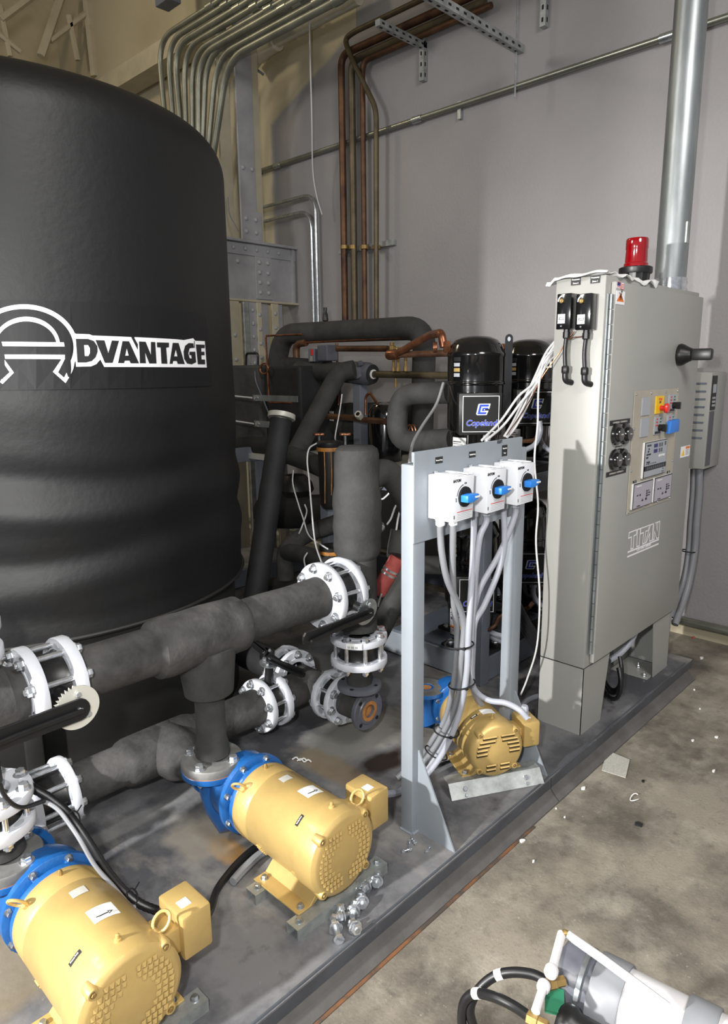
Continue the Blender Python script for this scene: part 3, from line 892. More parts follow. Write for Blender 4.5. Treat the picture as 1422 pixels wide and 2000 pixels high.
g = G().tube([at(1344, 1076, x=4.44) + V((0.03 * math.cos(a), 0.045 * math.sin(a), 0)) for a in [i * PI / 8 for i in range(16)]], 0.004, 6, True)
single('cable_tie', 'black cable tie round the conduits below the drive box', 'cable tie', g, 'black_matt')

# ---- conduits on the right wall
for (nm, lab, z, y0, y1, r) in (('wall_conduit', 'long straight steel conduit running across the right wall', 3.72, 0.4, 6.06, 0.021), ('base_conduit', 'steel conduit lying along the foot of the right wall', 0.11, -1.5, 6.6, 0.03)):
    t = thing(nm, lab, 'conduit', (WX - 0.04, 3, z))
    G().cyl((WX - r - 0.012, y0, z), (WX - r - 0.012, y1, z), r, n=16).build('pipe', 'emt', t)
    if nm == 'wall_conduit':
        for yy in (1.9, 3.85, 5.6):
            G().cyl((WX - r - 0.012, yy - 0.045, z), (WX - r - 0.012, yy + 0.045, z), r * 1.3, n=14).build('coupling', 'zinc', t)
        g = G().box(WX - 0.03, WX - 0.001, 3.43, 3.46, z - 0.09, z + 0.03)
        g.build('hanger', 'zinc', t, False)
    else:
        for yy in (0.9, 2.3):
            G().box(WX - 0.1, WX - 0.001, yy, yy + 0.04, 0.0, z - r).build('foot_clip', 'galv_strut', t, False)

# ================================================================== TANK
TC = V((1.275, 3.60, 0)); TR = 1.055; TZ0, TZ1 = 0.765, 2.835


def wob(z, a):
    """foam jacket: shallow horizontal folds low down, stronger on the right flank"""
    d = 0
    for (zc, w, amp, ph) in ((1.40, 0.05, -0.016, 0.3), (1.275, 0.055, 0.019, 0.9), (1.13, 0.045, -0.015, 1.7), (1.01, 0.05, 0.012, 2.2), (1.64, 0.08, 0.008, 0.0), (0.86, 0.035, -0.007, 0.5)):
        zz = zc + 0.03 * math.sin(2 * a + ph) + 0.02 * math.sin(5 * a + ph)
        d += amp * math.exp(-((z - zz) / w) ** 2) * (0.75 + 0.25 * math.sin(3 * a + ph))
    return d


tank = thing('storage_tank', 'huge black foam-jacketed round tank with white lettering', 'tank', (TC.x, TC.y, DK))
g = G(); vs = []; fs = []
prof = []
for i in range(81):
    prof.append((TR, TZ0 + (TZ1 - 0.16 - TZ0) * i / 80))
for i in range(1, 11):
    a = i / 10 * PI / 2
    prof.append((TR - 0.13 * (1 - math.cos(a)), TZ1 - 0.16 + 0.16 * math.sin(a)))
prof += [(TR * 0.6, TZ1 + 0.05), (TR * 0.2, TZ1 + 0.08), (0.001, TZ1 + 0.08)]
g.lathe((TC.x, TC.y, 0), (0, 0, 1), [(TR - 0.04, TZ0 - 0.001)] + prof, 128, rfun=lambda r, z, a: r + (wob(z, a) if r > TR - 0.02 and z < 2.6 else 0) + (0.004 * math.sin(3 * a) if r > 0.5 else 0))
g.build('foam_jacket', 'tank_rubber', tank)
g = G().lathe((TC.x, TC.y, 0), (0, 0, 1), [(TR - 0.06, DK), (TR - 0.05, DK + 0.02), (TR - 0.05, TZ0)], 96)
g.build('base_ring', 'tank_base', tank)
g = G()
g.ring((TC.x, TC.y, TZ0 - 0.006), (0, 0, 1), [(TR - 0.05, 0), (TR + 0.004, 0.0), (TR + 0.008, 0.008), (TR + 0.002, 0.016), (TR - 0.05, 0.016)], 128)
g.build('seam_tape', 'tank_base', tank)
af = math.atan2(at(42, 1262, y=2.60).y - TC.y, at(42, 1262, y=2.60).x - TC.x)
g = G(); F_ = frame((0, 0, 1))
c = V((TC.x + (TR - 0.02) * math.cos(af), TC.y + (TR - 0.02) * math.sin(af), 0))
Mx = Matrix.Translation(c) @ Matrix.Rotation(af, 4, 'Z')
g.box(-0.05, 0.03, -0.035, 0.035, DK, TZ0 - 0.01, Mx)
g.build('tie_down_lug', 'tank_base', tank, True, 0.01)


def tank_pt(u, v, off=0.0):
    """point of the tank wall seen at (u, v), as (angle, height)"""
    w = c_r * ((u - 711) / FPX) + c_d * ((v - 1000) / FPX) + fw
    rr = TR + off
    ax, ay = CAM.x - TC.x, CAM.y - TC.y
    A = w.x * w.x + w.y * w.y; B = 2 * (ax * w.x + ay * w.y); C = ax * ax + ay * ay - rr * rr
    t = (-B - math.sqrt(max(0, B * B - 4 * A * C))) / (2 * A)
    p = CAM + w * t
    return math.atan2(p.y - TC.y, p.x - TC.x), p.z


def on_tank(polys, off, m, name, th=0.0015, parent=tank):
    """flat print: polygons given as photo positions, laid on the curved wall"""
    bm = bmesh.new()
    for poly in polys:
        vs = []
        for (u, v) in poly:
            a, z = tank_pt(u, v)
            vs.append(bm.verts.new((a * TR, z, 0)))
        try: bm.faces.new(vs)
        except ValueError: pass
    bmesh.ops.triangulate(bm, faces=bm.faces)
    for _ in range(5):
        es = [e for e in bm.edges if abs(e.verts[0].co.x - e.verts[1].co.x) > 0.035]
        if not es: break
        bmesh.ops.subdivide_edges(bm, edges=es, cuts=1)
        bmesh.ops.triangulate(bm, faces=[f for f in bm.faces if len(f.verts) > 3])
    for v in bm.verts:
        a = v.co.x / TR; z = v.co.y; r = TR + off + 0.006 + 0.004 * math.sin(3 * a) + max(0, wob(z, a))
        v.co = (TC.x + r * math.cos(a), TC.y + r * math.sin(a), z)
    me = bpy.data.meshes.new(name); bm.to_mesh(me); bm.free()
    me.materials.append(MATS[m])
    o = bpy.data.objects.new(name, me); COL.objects.link(o)
    o.parent = parent; o.matrix_parent_inverse = WM(parent).inverted()
    return o


ZL = 1422 / 430.0


def L(pts): return [(x / ZL, 560 + y / ZL) for x, y in pts]


def arcp(cx, cy, rx, ry, a0, a1, n=28): return [(cx + rx * math.cos(R(a0 + (a1 - a0) * i / n)), cy - ry * math.sin(R(a0 + (a1 - a0) * i / n))) for i in range(n + 1)]


band = on_tank([L([(-420, 90), (0, 85), (450, 95), (900, 120), (1320, 180), (1355, 640), (900, 655), (450, 662), (0, 668), (-420, 670)])], 0.0, 'tank_band', 'decal_band')


def ringpoly(outer, inner):
    out = []
    for i in range(len(outer) - 1): out.append([outer[i], outer[i + 1], inner[i + 1], inner[i]])
    return out


# horseshoe "A": outlines in white (circle centre about (150, 400) in the enlarged view)
cx0, cy0 = 152, 398
white = []
oo = arcp(cx0, cy0, 343, 284, -52, 232, 60); ii = arcp(cx0, cy0, 318, 254, -52, 232, 60)
# outer white arc
white += ringpoly([(x, y) for x, y in arcp(cx0, 395, 345, 280, -20, 200, 50)], [(x, y) for x, y in arcp(cx0, 395, 318, 250, -20, 200, 50)])
# lower tapering outer arc to the right foot
white += ringpoly([(476, 490), (468, 530), (448, 575), (418, 622)], [(450, 480), (440, 520), (425, 555), (408, 590)])
white += [[(418, 622), (338, 550), (362, 545), (412, 590)], [(338, 550), (395, 465), (415, 465), (372, 552)]]
white += ringpoly([(-172, 490), (-164, 530), (-144, 575), (18, 628)][:3], [(-146, 480), (-136, 520), (-121, 555)])
white += [[(18, 628), (90, 555), (62, 552), (14, 598)], [(18, 628), (14, 598), (-60, 540), (-75, 560)], [(62, 552), (90, 555), (25, 465), (5, 465)]]
# inner arc and crossbar outlines
white += ringpoly(arcp(168, 385, 216, 190, 8, 172, 30), arcp(168, 385, 194, 160, 8, 172, 30))
white += [[(-60, 355), (408, 360), (412, 387), (-60, 384)], [(-60, 438), (414, 440), (414, 468), (-60, 466)]]
on_tank([L(p) for p in white], 0.0015, 'white_vinyl', 'horseshoe_emblem')
# white slab behind DVANTAGE
slab = [(455, 288), (485, 305), (570, 308), (590, 316), (838, 326), (858, 345), (858, 326), (1128, 340), (1175, 345), (1236, 333), (1250, 350), (1312, 352), (1325, 522), (665, 518), (640, 470), (615, 500), (580, 515), (486, 517), (478, 430)]
on_tank([L(slab)], 0.0015, 'white_vinyl', 'lettering_outline')
letters = [
    [(483, 337), (560, 338), (598, 352), (620, 385), (622, 420), (610, 455), (585, 480), (545, 490), (494, 490)],          # D
    [(608, 345), (665, 347), (690, 430), (712, 348), (758, 350), (718, 492), (668, 492)],                                  # V
    [(780, 352), (822, 353), (886, 495), (832, 495), (825, 478), (795, 478), (790, 494), (752, 493)],                      # A
    [(836, 327), (853, 327), (878, 372), (878, 410)],                                                                    # dark nick
    [(886, 354), (928, 356), (962, 440), (962, 357), (990, 358), (998, 496), (952, 496), (925, 425), (930, 495), (892, 494)],  # N
    [(1000, 360), (1078, 362), (1078, 392), (1060, 394), (1068, 498), (1030, 497), (1024, 393), (1002, 392)],              # T
    [(1102, 363), (1140, 364), (1180, 500), (1135, 499), (1128, 480), (1105, 480), (1102, 498), (1082, 498)],              # A
    [(1205, 364), (1236, 366), (1240, 395), (1212, 398), (1203, 430), (1212, 462), (1225, 464), (1222, 442), (1210, 442), (1210, 420), (1248, 420), (1254, 488), (1225, 502), (1195, 496), (1176, 465), (1172, 420), (1182, 382)],  # G
    [(1240, 350), (1244, 350), (1246, 395), (1241, 395)],
    [(1252, 373), (1310, 375), (1310, 397), (1287, 397), (1288, 420), (1308, 420), (1309, 443), (1288, 443), (1289, 470), (1312, 471), (1313, 502), (1265, 501)],  # E
]
for p in letters: on_tank([L(p)], 0.003, 'black_vinyl', 'letter')
holes = [[(535, 378), (560, 378), (572, 398), (572, 430), (562, 448), (540, 448)], [(806, 400), (818, 445), (797, 446)], [(1120, 408), (1130, 450), (1110, 450)]]
for p in holes: on_tank([L(p)], 0.0045, 'white_vinyl', 'letter_opening')

# ================================================================== SWITCH STAND
st = thing('switch_stand', 'gray painted steel stand with two posts and a top panel', 'stand', (2.05, 1.45, DK))
PY0 = 1.449
xa = at(807, 1060, y=PY0).x; xb = at(826, 1080, y=PY0).x + 0.012
y1 = at(783, 1060, x=xa).y
x2a = at(997, 1350, y=PY0).x; x2b = at(1012, 1350, y=PY0).x
for (a, b) in ((xa, xb), (x2a, x2b)):
    po = G().box(a, b, PY0, y1, DK, 1.47).build('post', 'gray_paint', st, True, 0.004)
    m_ = (a + b) / 2
    G().prism([V((m_ - 0.003, PY0, DK)), V((m_ - 0.003, PY0 - 0.172, DK)), V((m_ - 0.003, PY0 - 0.006, 0.43)), V((m_ - 0.003, PY0, 0.43))], (0.006, 0, 0)).build('gusset', 'gray_paint', st, False)
    g = G()
    g.tube([V((a, PY0 - 0.002, DK + 0.003)), V((b, PY0 - 0.002, DK + 0.003))], 0.005, 6); g.tube([V((a - 0.001, PY0, DK + 0.003)), V((a - 0.001, y1, DK + 0.003))], 0.005, 6)
    g.tube([V((m_ + 0.005, PY0 - 0.002, DK + 0.02)), V((m_ + 0.005, PY0 - 0.002, 0.42))], 0.004, 6)
    g.build('weld', 'gray_paint', st)['kind'] = 'stuff'
ptz1 = at(806, 884, y=PY0 - 0.006).z; pbz = at(806, 1064, y=PY0 - 0.006).z
pxe = at(1021, 852, y=PY0 - 0.006).x
pan = G().box(xa - 0.004, pxe, PY0 - 0.006, PY0 - 0.001, pbz + 0.0, ptz1).build('panel', 'gray_paint', st, False, 0.002)
G().box(xa - 0.004, pxe, PY0 - 0.001, PY0 + 0.006, ptz1 - 0.035, ptz1 - 0.0).build('panel_lip', 'gray_paint', st, False, 0.002)
for (u, v, w, h, s) in ((857.5, 898.5, 0.040, 0.022, ('Process Pump',)), (922.5, 887.5, 0.040, 0.022, ('Standby Pump',)), (985.5, 880, 0.036, 0.042, ('Evaporator', 'Pump'))):
    c = at(u, v, y=PY0 - 0.0065)
    o = G().box(c.x - w / 2, c.x + w / 2, c.y - 0.001, c.y, c.z - h / 2, c.z + h / 2).build('name_tag', 'black_vinyl', pan, False)
    for k, q in enumerate(s): text(q, 0.0068, c + V((0, -0.0013, (0.009 if len(s) > 1 else 0) - 0.018 * k)), (1, 0, 0), (0, 0, 1), 'label_white', o, bold=0.03, sx=0.9)
text('kuri', 0.026, at(976, 862, y=PY0 - 0.0068), (1, 0, 0), (0, 0, 1), 'ink', pan, 'handwriting', shear=0.2, sx=0.8)


def switch_box(x0, label):
    t = thing('disconnect_switch', label, 'switch', (x0 + 0.063, 1.44, 1.28), group='white disconnect switches on the gray stand')
    yb, yf, w, z0, z1 = PY0 - 0.0065, 1.34, 0.127, 1.279, 1.433
    ym = yb - 0.042
    G().box(x0, x0 + w, ym, yb, z0 + 0.004, z1).build('back_case', 'box_white', t, True, 0.003)
    g = G()
    a = [V((x0, ym, z0 + 0.004)), V((x0 + w, ym, z0 + 0.004)), V((x0 + w, ym, z1 - 0.002)), V((x0, ym, z1 - 0.002))]
    b = [V((x0 + 0.003, yf, z0)), V((x0 + w - 0.010, yf, z0 + 0.002)), V((x0 + w - 0.004, yf, z1 - 0.004)), V((x0 + 0.003, yf, z1 - 0.004))]
    g.add(a + b, [(0, 1, 2, 3), (7, 6, 5, 4), (0, 4, 5, 1), (1, 5, 6, 2), (2, 6, 7, 3), (3, 7, 4, 0)])
    cov = g.build('cover', 'box_white', t, True, 0.002)
    yq = yf - 0.0006
    for dx in (0.03, 0.09):
        G().box(x0 + dx, x0 + dx + 0.012, yf + 0.004, yb - 0.004, z1 - 0.001, z1 + 0.003).build('rib', 'box_white', t, False)
    G().lathe((x0 + 0.028, yb - 0.012, z1), (0, 0, 1), [(0.006, 0), (0.006, 0.010), (0.004, 0.011)], 10).build('screw', 'bright_zinc', t)
    c = V((x0 + 0.068, yf, (z0 + z1) / 2 + 0.004))
    ro = G().lathe(c, (0, -1, 0), [(0.035, 0), (0.034, 0.006), (0.001, 0.006)], 32).build('rotor_disc', 'black_matt', t)
    g = G()
    g.prism([c + V((-0.030, -0.006, -0.014)), c + V((0.0, -0.006, -0.016)), c + V((0.034, -0.006, -0.006)), c + V((0.034, -0.006, 0.010)), c + V((0.0, -0.006, 0.012)), c + V((-0.030, -0.006, 0.010))], (0, -0.030, 0))
    g.build('knob', 'switch_blue', t, True, 0.003)
    G().box(c.x + 0.010, c.x + 0.035, c.y - 0.0385, c.y - 0.0362, c.z - 0.0015, c.z + 0.0045).build('pointer', 'label_white', t, False)
    g = G().stroke([c + V((0.042 * math.cos(R(q)), -0.0002, 0.042 * math.sin(R(q)))) for q in range(100, 176, 8)], 0.0028, (0, -1, 0), 0.0005)
    g.build('scale_arc', 'ink', t, False)
    text('EATON', 0.0125, V((x0 + 0.025, yq, z1 - 0.0155)), (1, 0, 0), (0, 0, 1), 'ink', t, 'maker_name', bold=0.04)
    text('ON', 0.008, c + V((0.004, -0.0008, 0.045)), (1, 0, 0), (0, 0, 1), 'ink', t)
    text('OFF', 0.008, c + V((-0.046, -0.0008, -0.006)), (0, 0, 1), (-1, 0, 0), 'ink', t)
    g = G().box(x0 + 0.028, x0 + 0.113, yq, yf - 0.0001, z0 + 0.031, z0 + 0.0335); g.build('warning_line', 'ink_red', t, False)
    for k in range(4): G().box(x0 + 0.030, x0 + 0.110 - 0.01 * (k % 2), yq, yf - 0.0001, z0 + 0.025 - 0.0055 * k, z0 + 0.0262 - 0.0055 * k).build('text_line', 'label_gray', t, False)
    G().box(x0 + 0.010, x0 + 0.014, yq, yf - 0.0001, z0 + 0.012, z0 + 0.024).build('mark', 'ink', t, False)
    lx = x0 - 0.0008
    for k in range(6): G().box(lx, x0, ym + 0.028 - 0.004 * k, ym + 0.030 - 0.004 * k, z0 + 0.05, z0 + 0.10 - 0.006 * (k % 3)).build('text_line', 'label_gray', t, False)
    for dx, yy in ((0.032, 1.412), (0.068, 1.385)):
        G().lathe((x0 + dx, yy, z0 + 0.005), (0, 0, -1), [(0.019, 0), (0.019, 0.008), (0.0165, 0.008), (0.0165, 0.026), (0.013, 0.03)], 8).build('conduit_gland', 'box_white' if x0 < 1.85 else 'liquidtight', t)
    return t


sx = [at(885, 932, y=1.34).x - 0.003, at(952.5, 917, y=1.34).x - 0.003, at(1012, 905, y=1.34).x - 0.003]
switch_box(sx[0], 'left of the three white disconnect switches, under the Process Pump tag')
switch_box(sx[1], 'middle white disconnect switch, under the Standby Pump tag')
switch_box(sx[2], 'right of the three white disconnect switches, nearest the cabinet')


def yp(pts): return [at(u, v, y=y) for (u, v, y) in pts]


flex = [
    (V((sx[0] + 0.032, 1.412, 1.262)), [(863, 1080, 1.41), (874, 1134, 1.41), (898, 1187, 1.415), (906, 1227, 1.42), (900, 1294, 1.43), (897, 1347, 1.45), (882, 1398, 1.49), (855, 1450, 1.55), (826, 1490, 1.60), (790, 1530, 1.63)], 'liquidtight_dark', 'leftmost gray flexible conduit under the first white switch'),
    (V((sx[0] + 0.068, 1.385, 1.262)), [(884, 1107, 1.40), (887, 1187, 1.43), (893, 1240, 1.45), (888, 1320, 1.47), (872, 1398, 1.53), (848, 1440, 1.58), (822, 1478, 1.64), (775, 1520, 1.68)], 'liquidtight_dark', 'gray flexible conduit from the first white switch, running beside its leftmost one'),
    (V((sx[1] + 0.032, 1.412, 1.262)), [(923, 1107, 1.41), (918, 1187, 1.40), (915, 1240, 1.40), (911, 1320, 1.41), (896, 1398, 1.45), (868, 1465, 1.50), (835, 1512, 1.55), (800, 1545, 1.60)], 'liquidtight', 'light gray flexible conduit straight down from the middle white switch'),
    (V((sx[1] + 0.068, 1.385, 1.262)), [(937, 1050, 1.39), (930, 1107, 1.40), (926, 1166, 1.42), (920, 1240, 1.42), (921, 1320, 1.43), (932, 1366, 1.50), (956, 1390, 1.58), (974, 1408, 1.66), (982, 1428, 1.72)], 'liquidtight', 'light gray flexible conduit bending right behind the rear pump motor'),
    (V((sx[2] + 0.032, 1.412, 1.262)), [(985, 1067, 1.41), (972, 1120, 1.42), (946, 1182, 1.43), (928, 1214, 1.43), (924, 1254, 1.44), (922, 1328, 1.44), (932, 1353, 1.44), (956, 1368, 1.40), (988, 1373, 1.34), (1014, 1386, 1.28), (1030, 1403, 1.25)], 'liquidtight', 'light gray flexible conduit curving over to the rear pump terminal box'),
    (V((sx[2] + 0.068, 1.385, 1.262)), [(994, 1040, 1.40), (972, 1088, 1.43), (940, 1144, 1.46), (928, 1182, 1.46), (914, 1254, 1.455), (905, 1330, 1.47), (884, 1410, 1.50), (850, 1478, 1.57), (815, 1525, 1.62)], 'liquidtight', 'light gray flexible conduit from the right white switch down to the bundle'),
]
for s0, pts, m_, lab in flex:
    pth = smoothpath([s0 + V((0, 0, 0.004)), s0 + V((0, 0, -0.03))] + yp(pts), 7)
    # ribbed hose: radius alternates slightly
    single('flexible_conduit', lab, 'conduit', G().tube(pth, 0.0118, 12), m_, 'conduits under the white switches')


def ziptie(u, v, y, rx, ry, lab, tilt=0.0, xt=None):
    c = at(u, v, y=y)
    g = G(); n_ = 22
    ax1 = V((0.76, 0.65 * 0, 0)); d1 = V((0.70, -0.71, 0)); d2 = V((0.71, 0.70, 0))
    pts = [c + d1 * rx * math.cos(2 * PI * i / n_) + d2 * ry * math.sin(2 * PI * i / n_) + V((0, 0, tilt * math.cos(2 * PI * i / n_))) for i in range(n_)]
    g.tube(pts, 0.0032, 6, True)
    p = c + d1 * rx * 0.2 - d2 * ry
    g.box(p.x - 0.006, p.x + 0.006, p.y - 0.006, p.y + 0.004, p.z - 0.004, p.z + 0.004)
    return single('cable_tie', lab, 'cable tie', g, 'black_matt', 'cable ties on the switch conduits')


ziptie(897, 1258, 1.425, 0.053, 0.046, 'black cable tie round the conduit bundle, topmost of those under the switches', 0.003)
ziptie(902, 1335, 1.445, 0.050, 0.046, 'black cable tie round the conduit bundle, at the height of the blue pump flange', 0.010)
ziptie(872, 1428, 1.51, 0.050, 0.048, 'black cable tie on the conduits beside the rear pump motor', -0.008)
ziptie(852, 1470, 1.56, 0.044, 0.045, 'lowest black cable tie on the conduits, beside the stand gusset', -0.02)

# ================================================================== PUMPS
def make_pump(label, s=1.0, dx=-0.078, dy=0.185, fz=0.305, neck_to=(-0.03, 0.10, 0.10), top_flange=True, jb=(0.165, -0.33), vents='louver', suction=True, eyes=True, tag='Process Pump', tagz=0, jbr=False):
    p = thing('water_pump', label, 'pump', (0, 0, 0), group='water pumps with gold motors on the skid')
    h = 0.191 * s; Rb = 0.133 * s; Ls = 0.42 * s
    ax = V((0, -1, 0)); O = V((0, 0, h))
    # motor
    mo = G().lathe(O, ax, [(Rb * 0.93, -0.004), (Rb * 0.99, 0.006), (Rb, 0.02), (Rb, 0.075), (Rb * 0.985, 0.078), (Rb * 0.985, 0.082), (Rb, 0.085), (Rb, Ls - 0.085)], 56).build('motor_body', 'gold', p)
    fcv = G().lathe(O, ax, [(Rb, Ls - 0.09), (Rb * 1.045, Ls - 0.085), (Rb * 1.05, Ls - 0.025), (Rb * 1.02, Ls - 0.008), (Rb * 0.95, Ls), (Rb * 0.90, Ls + 0.003), (0.001, Ls + 0.008)], 56).build('fan_cover', 'gold', p)
    # cooling slots, clipped to a ring
    rin, rout = 0.058 * s, 0.112 * s
    rows = 11 if vents == 'louver' else 9
    for k in range(rows):
        z = (-0.088 + 0.0176 * k if vents == 'louver' else -0.092 + 0.021 * k) * s
        if vents == 'slots' and k in (3,) and False: continue
        for sd in (-1, 1):
            xo = math.sqrt(max(0, rout ** 2 - z * z)); xi = math.sqrt(max(0, rin ** 2 - z * z)) if abs(z) < rin else 0.012 * s
            xi = max(xi, 0.012 * s)
            if xo - xi < 0.014 * s: continue
            if vents == 'slots' and k in (2, 3) and True: continue
            if vents == 'slots' and k < 2: xo = min(xo, 0.06 * s)
            x0_, x1_ = sorted((sd * xi, sd * xo))
            yy = -(Ls + 0.003 + 0.004 * (1 - (xi / (Rb)) ** 2))
            if vents == 'slots':
                G().box(x0_, x1_, yy - 0.002, yy + 0.002, h + z - 0.0055 * s, h + z + 0.0045 * s).build('vent_slot', 'gold_dark', fcv, False)
                G().prism([V((x0_, yy - 0.001, h + z + 0.0045 * s)), V((x0_, yy - 0.0045, h + z + 0.0042 * s)), V((x0_, yy - 0.001, h + z + 0.009 * s))], (x1_ - x0_, 0, 0)).build('louvre', 'gold', fcv, False)
            else:
                n_ = max(1, int((x1_ - x0_) / (0.014 * s)))
                g = G(); gd = G()
                for q in range(n_):
                    a = x0_ + (x1_ - x0_) * q / n_; b = a + (x1_ - x0_) / n_ * 0.82
                    g.add([(a, yy, h + z - 0.006 * s), (b, yy, h + z - 0.006 * s), (b, yy, h + z + 0.007 * s), (a, yy, h + z + 0.007 * s), ((a + b) / 2, yy - 0.0045, h + z - 0.004 * s), (a * 0.3 + b * 0.7, yy - 0.004, h + z - 0.004 * s)],
                          [(0, 1, 5, 4), (1, 2, 5), (2, 3, 4, 5), (3, 0, 4)])
                    gd.box(a, b, yy - 0.0012, yy + 0.001, h + z - 0.0085 * s, h + z - 0.005 * s)
                g.build('louvre', 'gold', fcv, False)['kind'] = 'stuff'
    # bosses on the cover rim
    for a in (45, 135, 225, 315):
        c = O + V((Rb * 0.98 * math.cos(R(a)), -(Ls - 0.03), Rb * 0.98 * math.sin(R(a))))
        G().lathe(c, ax, [(0.016 * s, 0), (0.017 * s, 0.026), (0.013 * s, 0.034), (0.009 * s, 0.034), (0.008 * s, 0.026)], 14).build('boss', 'gold', p)
        hexhead(G(), c + ax * 0.028, ax, 0.006 * s, 0.008, washer=False).build('bolt', 'brass', p)
    for a in (90, 270, 340):
        c = O + V((Rb * 1.03 * math.cos(R(a)), -(Ls - 0.055), Rb * 1.03 * math.sin(R(a))))
        d = V((math.cos(R(a)), 0, math.sin(R(a))))
        G().lathe(c, d, [(0.011 * s, 0), (0.009 * s, 0.008), (0.006 * s, 0.009), (0.005 * s, 0.018), (0.002, 0.020)], 10).build('grease_nipple', 'gold', p)
    c = O + V((0, -0.03, Rb)); G().lathe(c, (0, 0, 1), [(0.008, -0.002), (0.007, 0.008), (0.003, 0.016)], 8).build('grease_nipple', 'brass', p)
    if eyes:
        for (a, yy) in ((135, -0.03), (45, -Ls + 0.055)):
            d = V((math.cos(R(a)), 0, math.sin(R(a)))); c = O + d * Rb + V((0, yy, 0))
            ring_c = c + d * 0.030
            t_ = V((0, 1, 0)) * 0.8 + V((-d.z, 0, d.x)) * 0.6; t_.normalize()
            g = G().tube([ring_c + (d * math.cos(2 * PI * i / 20) * 0.026 + t_ * math.sin(2 * PI * i / 20) * 0.019) * s for i in range(20)], 0.0046 * s, 8, True)
            g.build('lifting_eye', 'gold', p)
            G().cyl(c - d * 0.004, c + d * 0.010, 0.012 * s, 0.009 * s, 8).build('lifting_eye_foot', 'gold', p)
    # labels on the motor
    def patch(a0, a1, ya, yb, m, name, off=0.0008, parent=mo):
        g = G(); n_ = 8; vs = []; fs = []
        for i in range(n_ + 1):
            a = R(a0 + (a1 - a0) * i / n_); rr = Rb + off
            vs += [O + V((rr * math.cos(a), ya, rr * math.sin(a))), O + V((rr * math.cos(a), yb, rr * math.sin(a)))]
        for i in range(n_): fs.append((2 * i, 2 * i + 2, 2 * i + 3, 2 * i + 1))
        return g.add(vs, fs).build(name, m, parent, True)
    if vents == 'louver':
        patch(96, 66, -Ls + 0.15, -Ls + 0.205, 'label_white', 'motor_label', 0.001)
        g = G(); am = R(82); d = V((math.cos(am), 0, math.sin(am))); t_ = V((-d.z, 0, d.x))
        b0 = O + d * (Rb + 0.0022) + V((0, -Ls + 0.165, 0))
        g.stroke([b0 + t_ * 0.022, b0 - t_ * 0.012], 0.003, d, 0.0005); g.stroke([b0 - t_ * 0.010 + V((0, 0.006, 0)), b0 - t_ * 0.020, b0 - t_ * 0.010 - V((0, 0.006, 0))], 0.002, d, 0.0005)
        g.build('direction_arrow', 'ink', mo, False)
        patch(96, 78, -0.115, -0.145, 'label_silver', 'motor_label', 0.001)
    else:
        patch(100, 70, -Ls + 0.10, -Ls + 0.14, 'label_white', 'motor_label', 0.001)
    at_ = 128 if vents == 'louver' else 118
    patch(at_ + 8, at_ - 8, -Ls + 0.110, -Ls + 0.123 + tagz, 'black_vinyl', 'name_tag', 0.001)
    am = R(at_); d = V((math.cos(am), 0, math.sin(am))); t_ = V((-d.z, 0, d.x))
    text(tag, 0.0055, O + d * (Rb + 0.0022) + V((0, -Ls + 0.1165 + tagz / 2, 0)), -t_, (0, 1, 0), 'label_white', mo, bold=0.04, sx=0.85)
    for yy in (-0.14, -Ls + 0.10):          # small vent cuts low on the flank
        for k in range(5):
            a = R(203 + 4.4 * k); c = O + V((Rb * math.cos(a), yy, Rb * math.sin(a)))
            G().box(-0.003, 0.0035, -0.012, 0.012, -0.0022, 0.0022, Matrix.Translation(c) @ Matrix.Rotation(-a, 4, 'Y')).build('side_vent', 'gold', mo, False)
    # bent sheet feet
    for sd in (-1, 1):
        g = G(); zt = 0.0445
        prof = [(sd * 0.158 * s, zt), (sd * 0.158 * s, zt - 0.006), (sd * 0.098 * s, zt - 0.006), (sd * 0.045 * s, h - Rb * 0.96), (sd * 0.075 * s, h - Rb * 0.86), (sd * 0.108 * s, zt)]
        g.prism([V((x, -Ls + 0.045, z)) for x, z in prof], (0, 0.225 * s, 0))
        f_ = g.build('motor_foot', 'gold', p, False, 0.002)
        for yy in (-Ls + 0.065, -Ls + 0.045 + 0.2 * s):
            hexhead(G(), (sd * 0.132 * s, yy, zt), (0, 0, 1), 0.009, 0.010).build('bolt', 'zinc', f_)
    # terminal box on the right
    jx, jy = jb
    jbx = G().box(jx, jx + 0.088 * s, jy - 0.05, jy + 0.075 * s, h - 0.035 * s, h + 0.095 * s).build('terminal_box', 'gold', p, True, 0.008)
    G().box(Rb * 0.7, jx + 0.004, jy - 0.03, jy + 0.05 * s, h - 0.015 * s, h + 0.06 * s).build('box_neck', 'gold', p, True, 0.004)
    G().box(jx + 0.02, jx + 0.05, jy - 0.015, jy + 0.015, h + 0.095 * s, h + 0.096 * s).build('box_label', 'label_white', jbx, False)
    if jbr:
        G().lathe((jx + 0.045 * s, jy + 0.02, h + 0.094 * s), (0, 0, 1), [(0.019, 0), (0.019, 0.01), (0.016, 0.012), (0.016, 0.036), (0.0125, 0.042)], 8).build('conduit_gland', 'liquidtight', p)
    # blue casing
    B = 'pump_blue'
    G().lathe(O, (0, 1, 0), [(Rb * 0.97, -0.006), (Rb * 0.99, 0.0), (Rb * 0.99, 0.012), (Rb * 0.84, 0.018), (Rb * 0.80, 0.030), (Rb * 1.06, 0.036), (Rb * 1.08, 0.038), (Rb * 1.08, 0.054), (Rb * 1.04, 0.058), (Rb * 0.90, 0.06)], 48).build('adapter_ring', B, p)
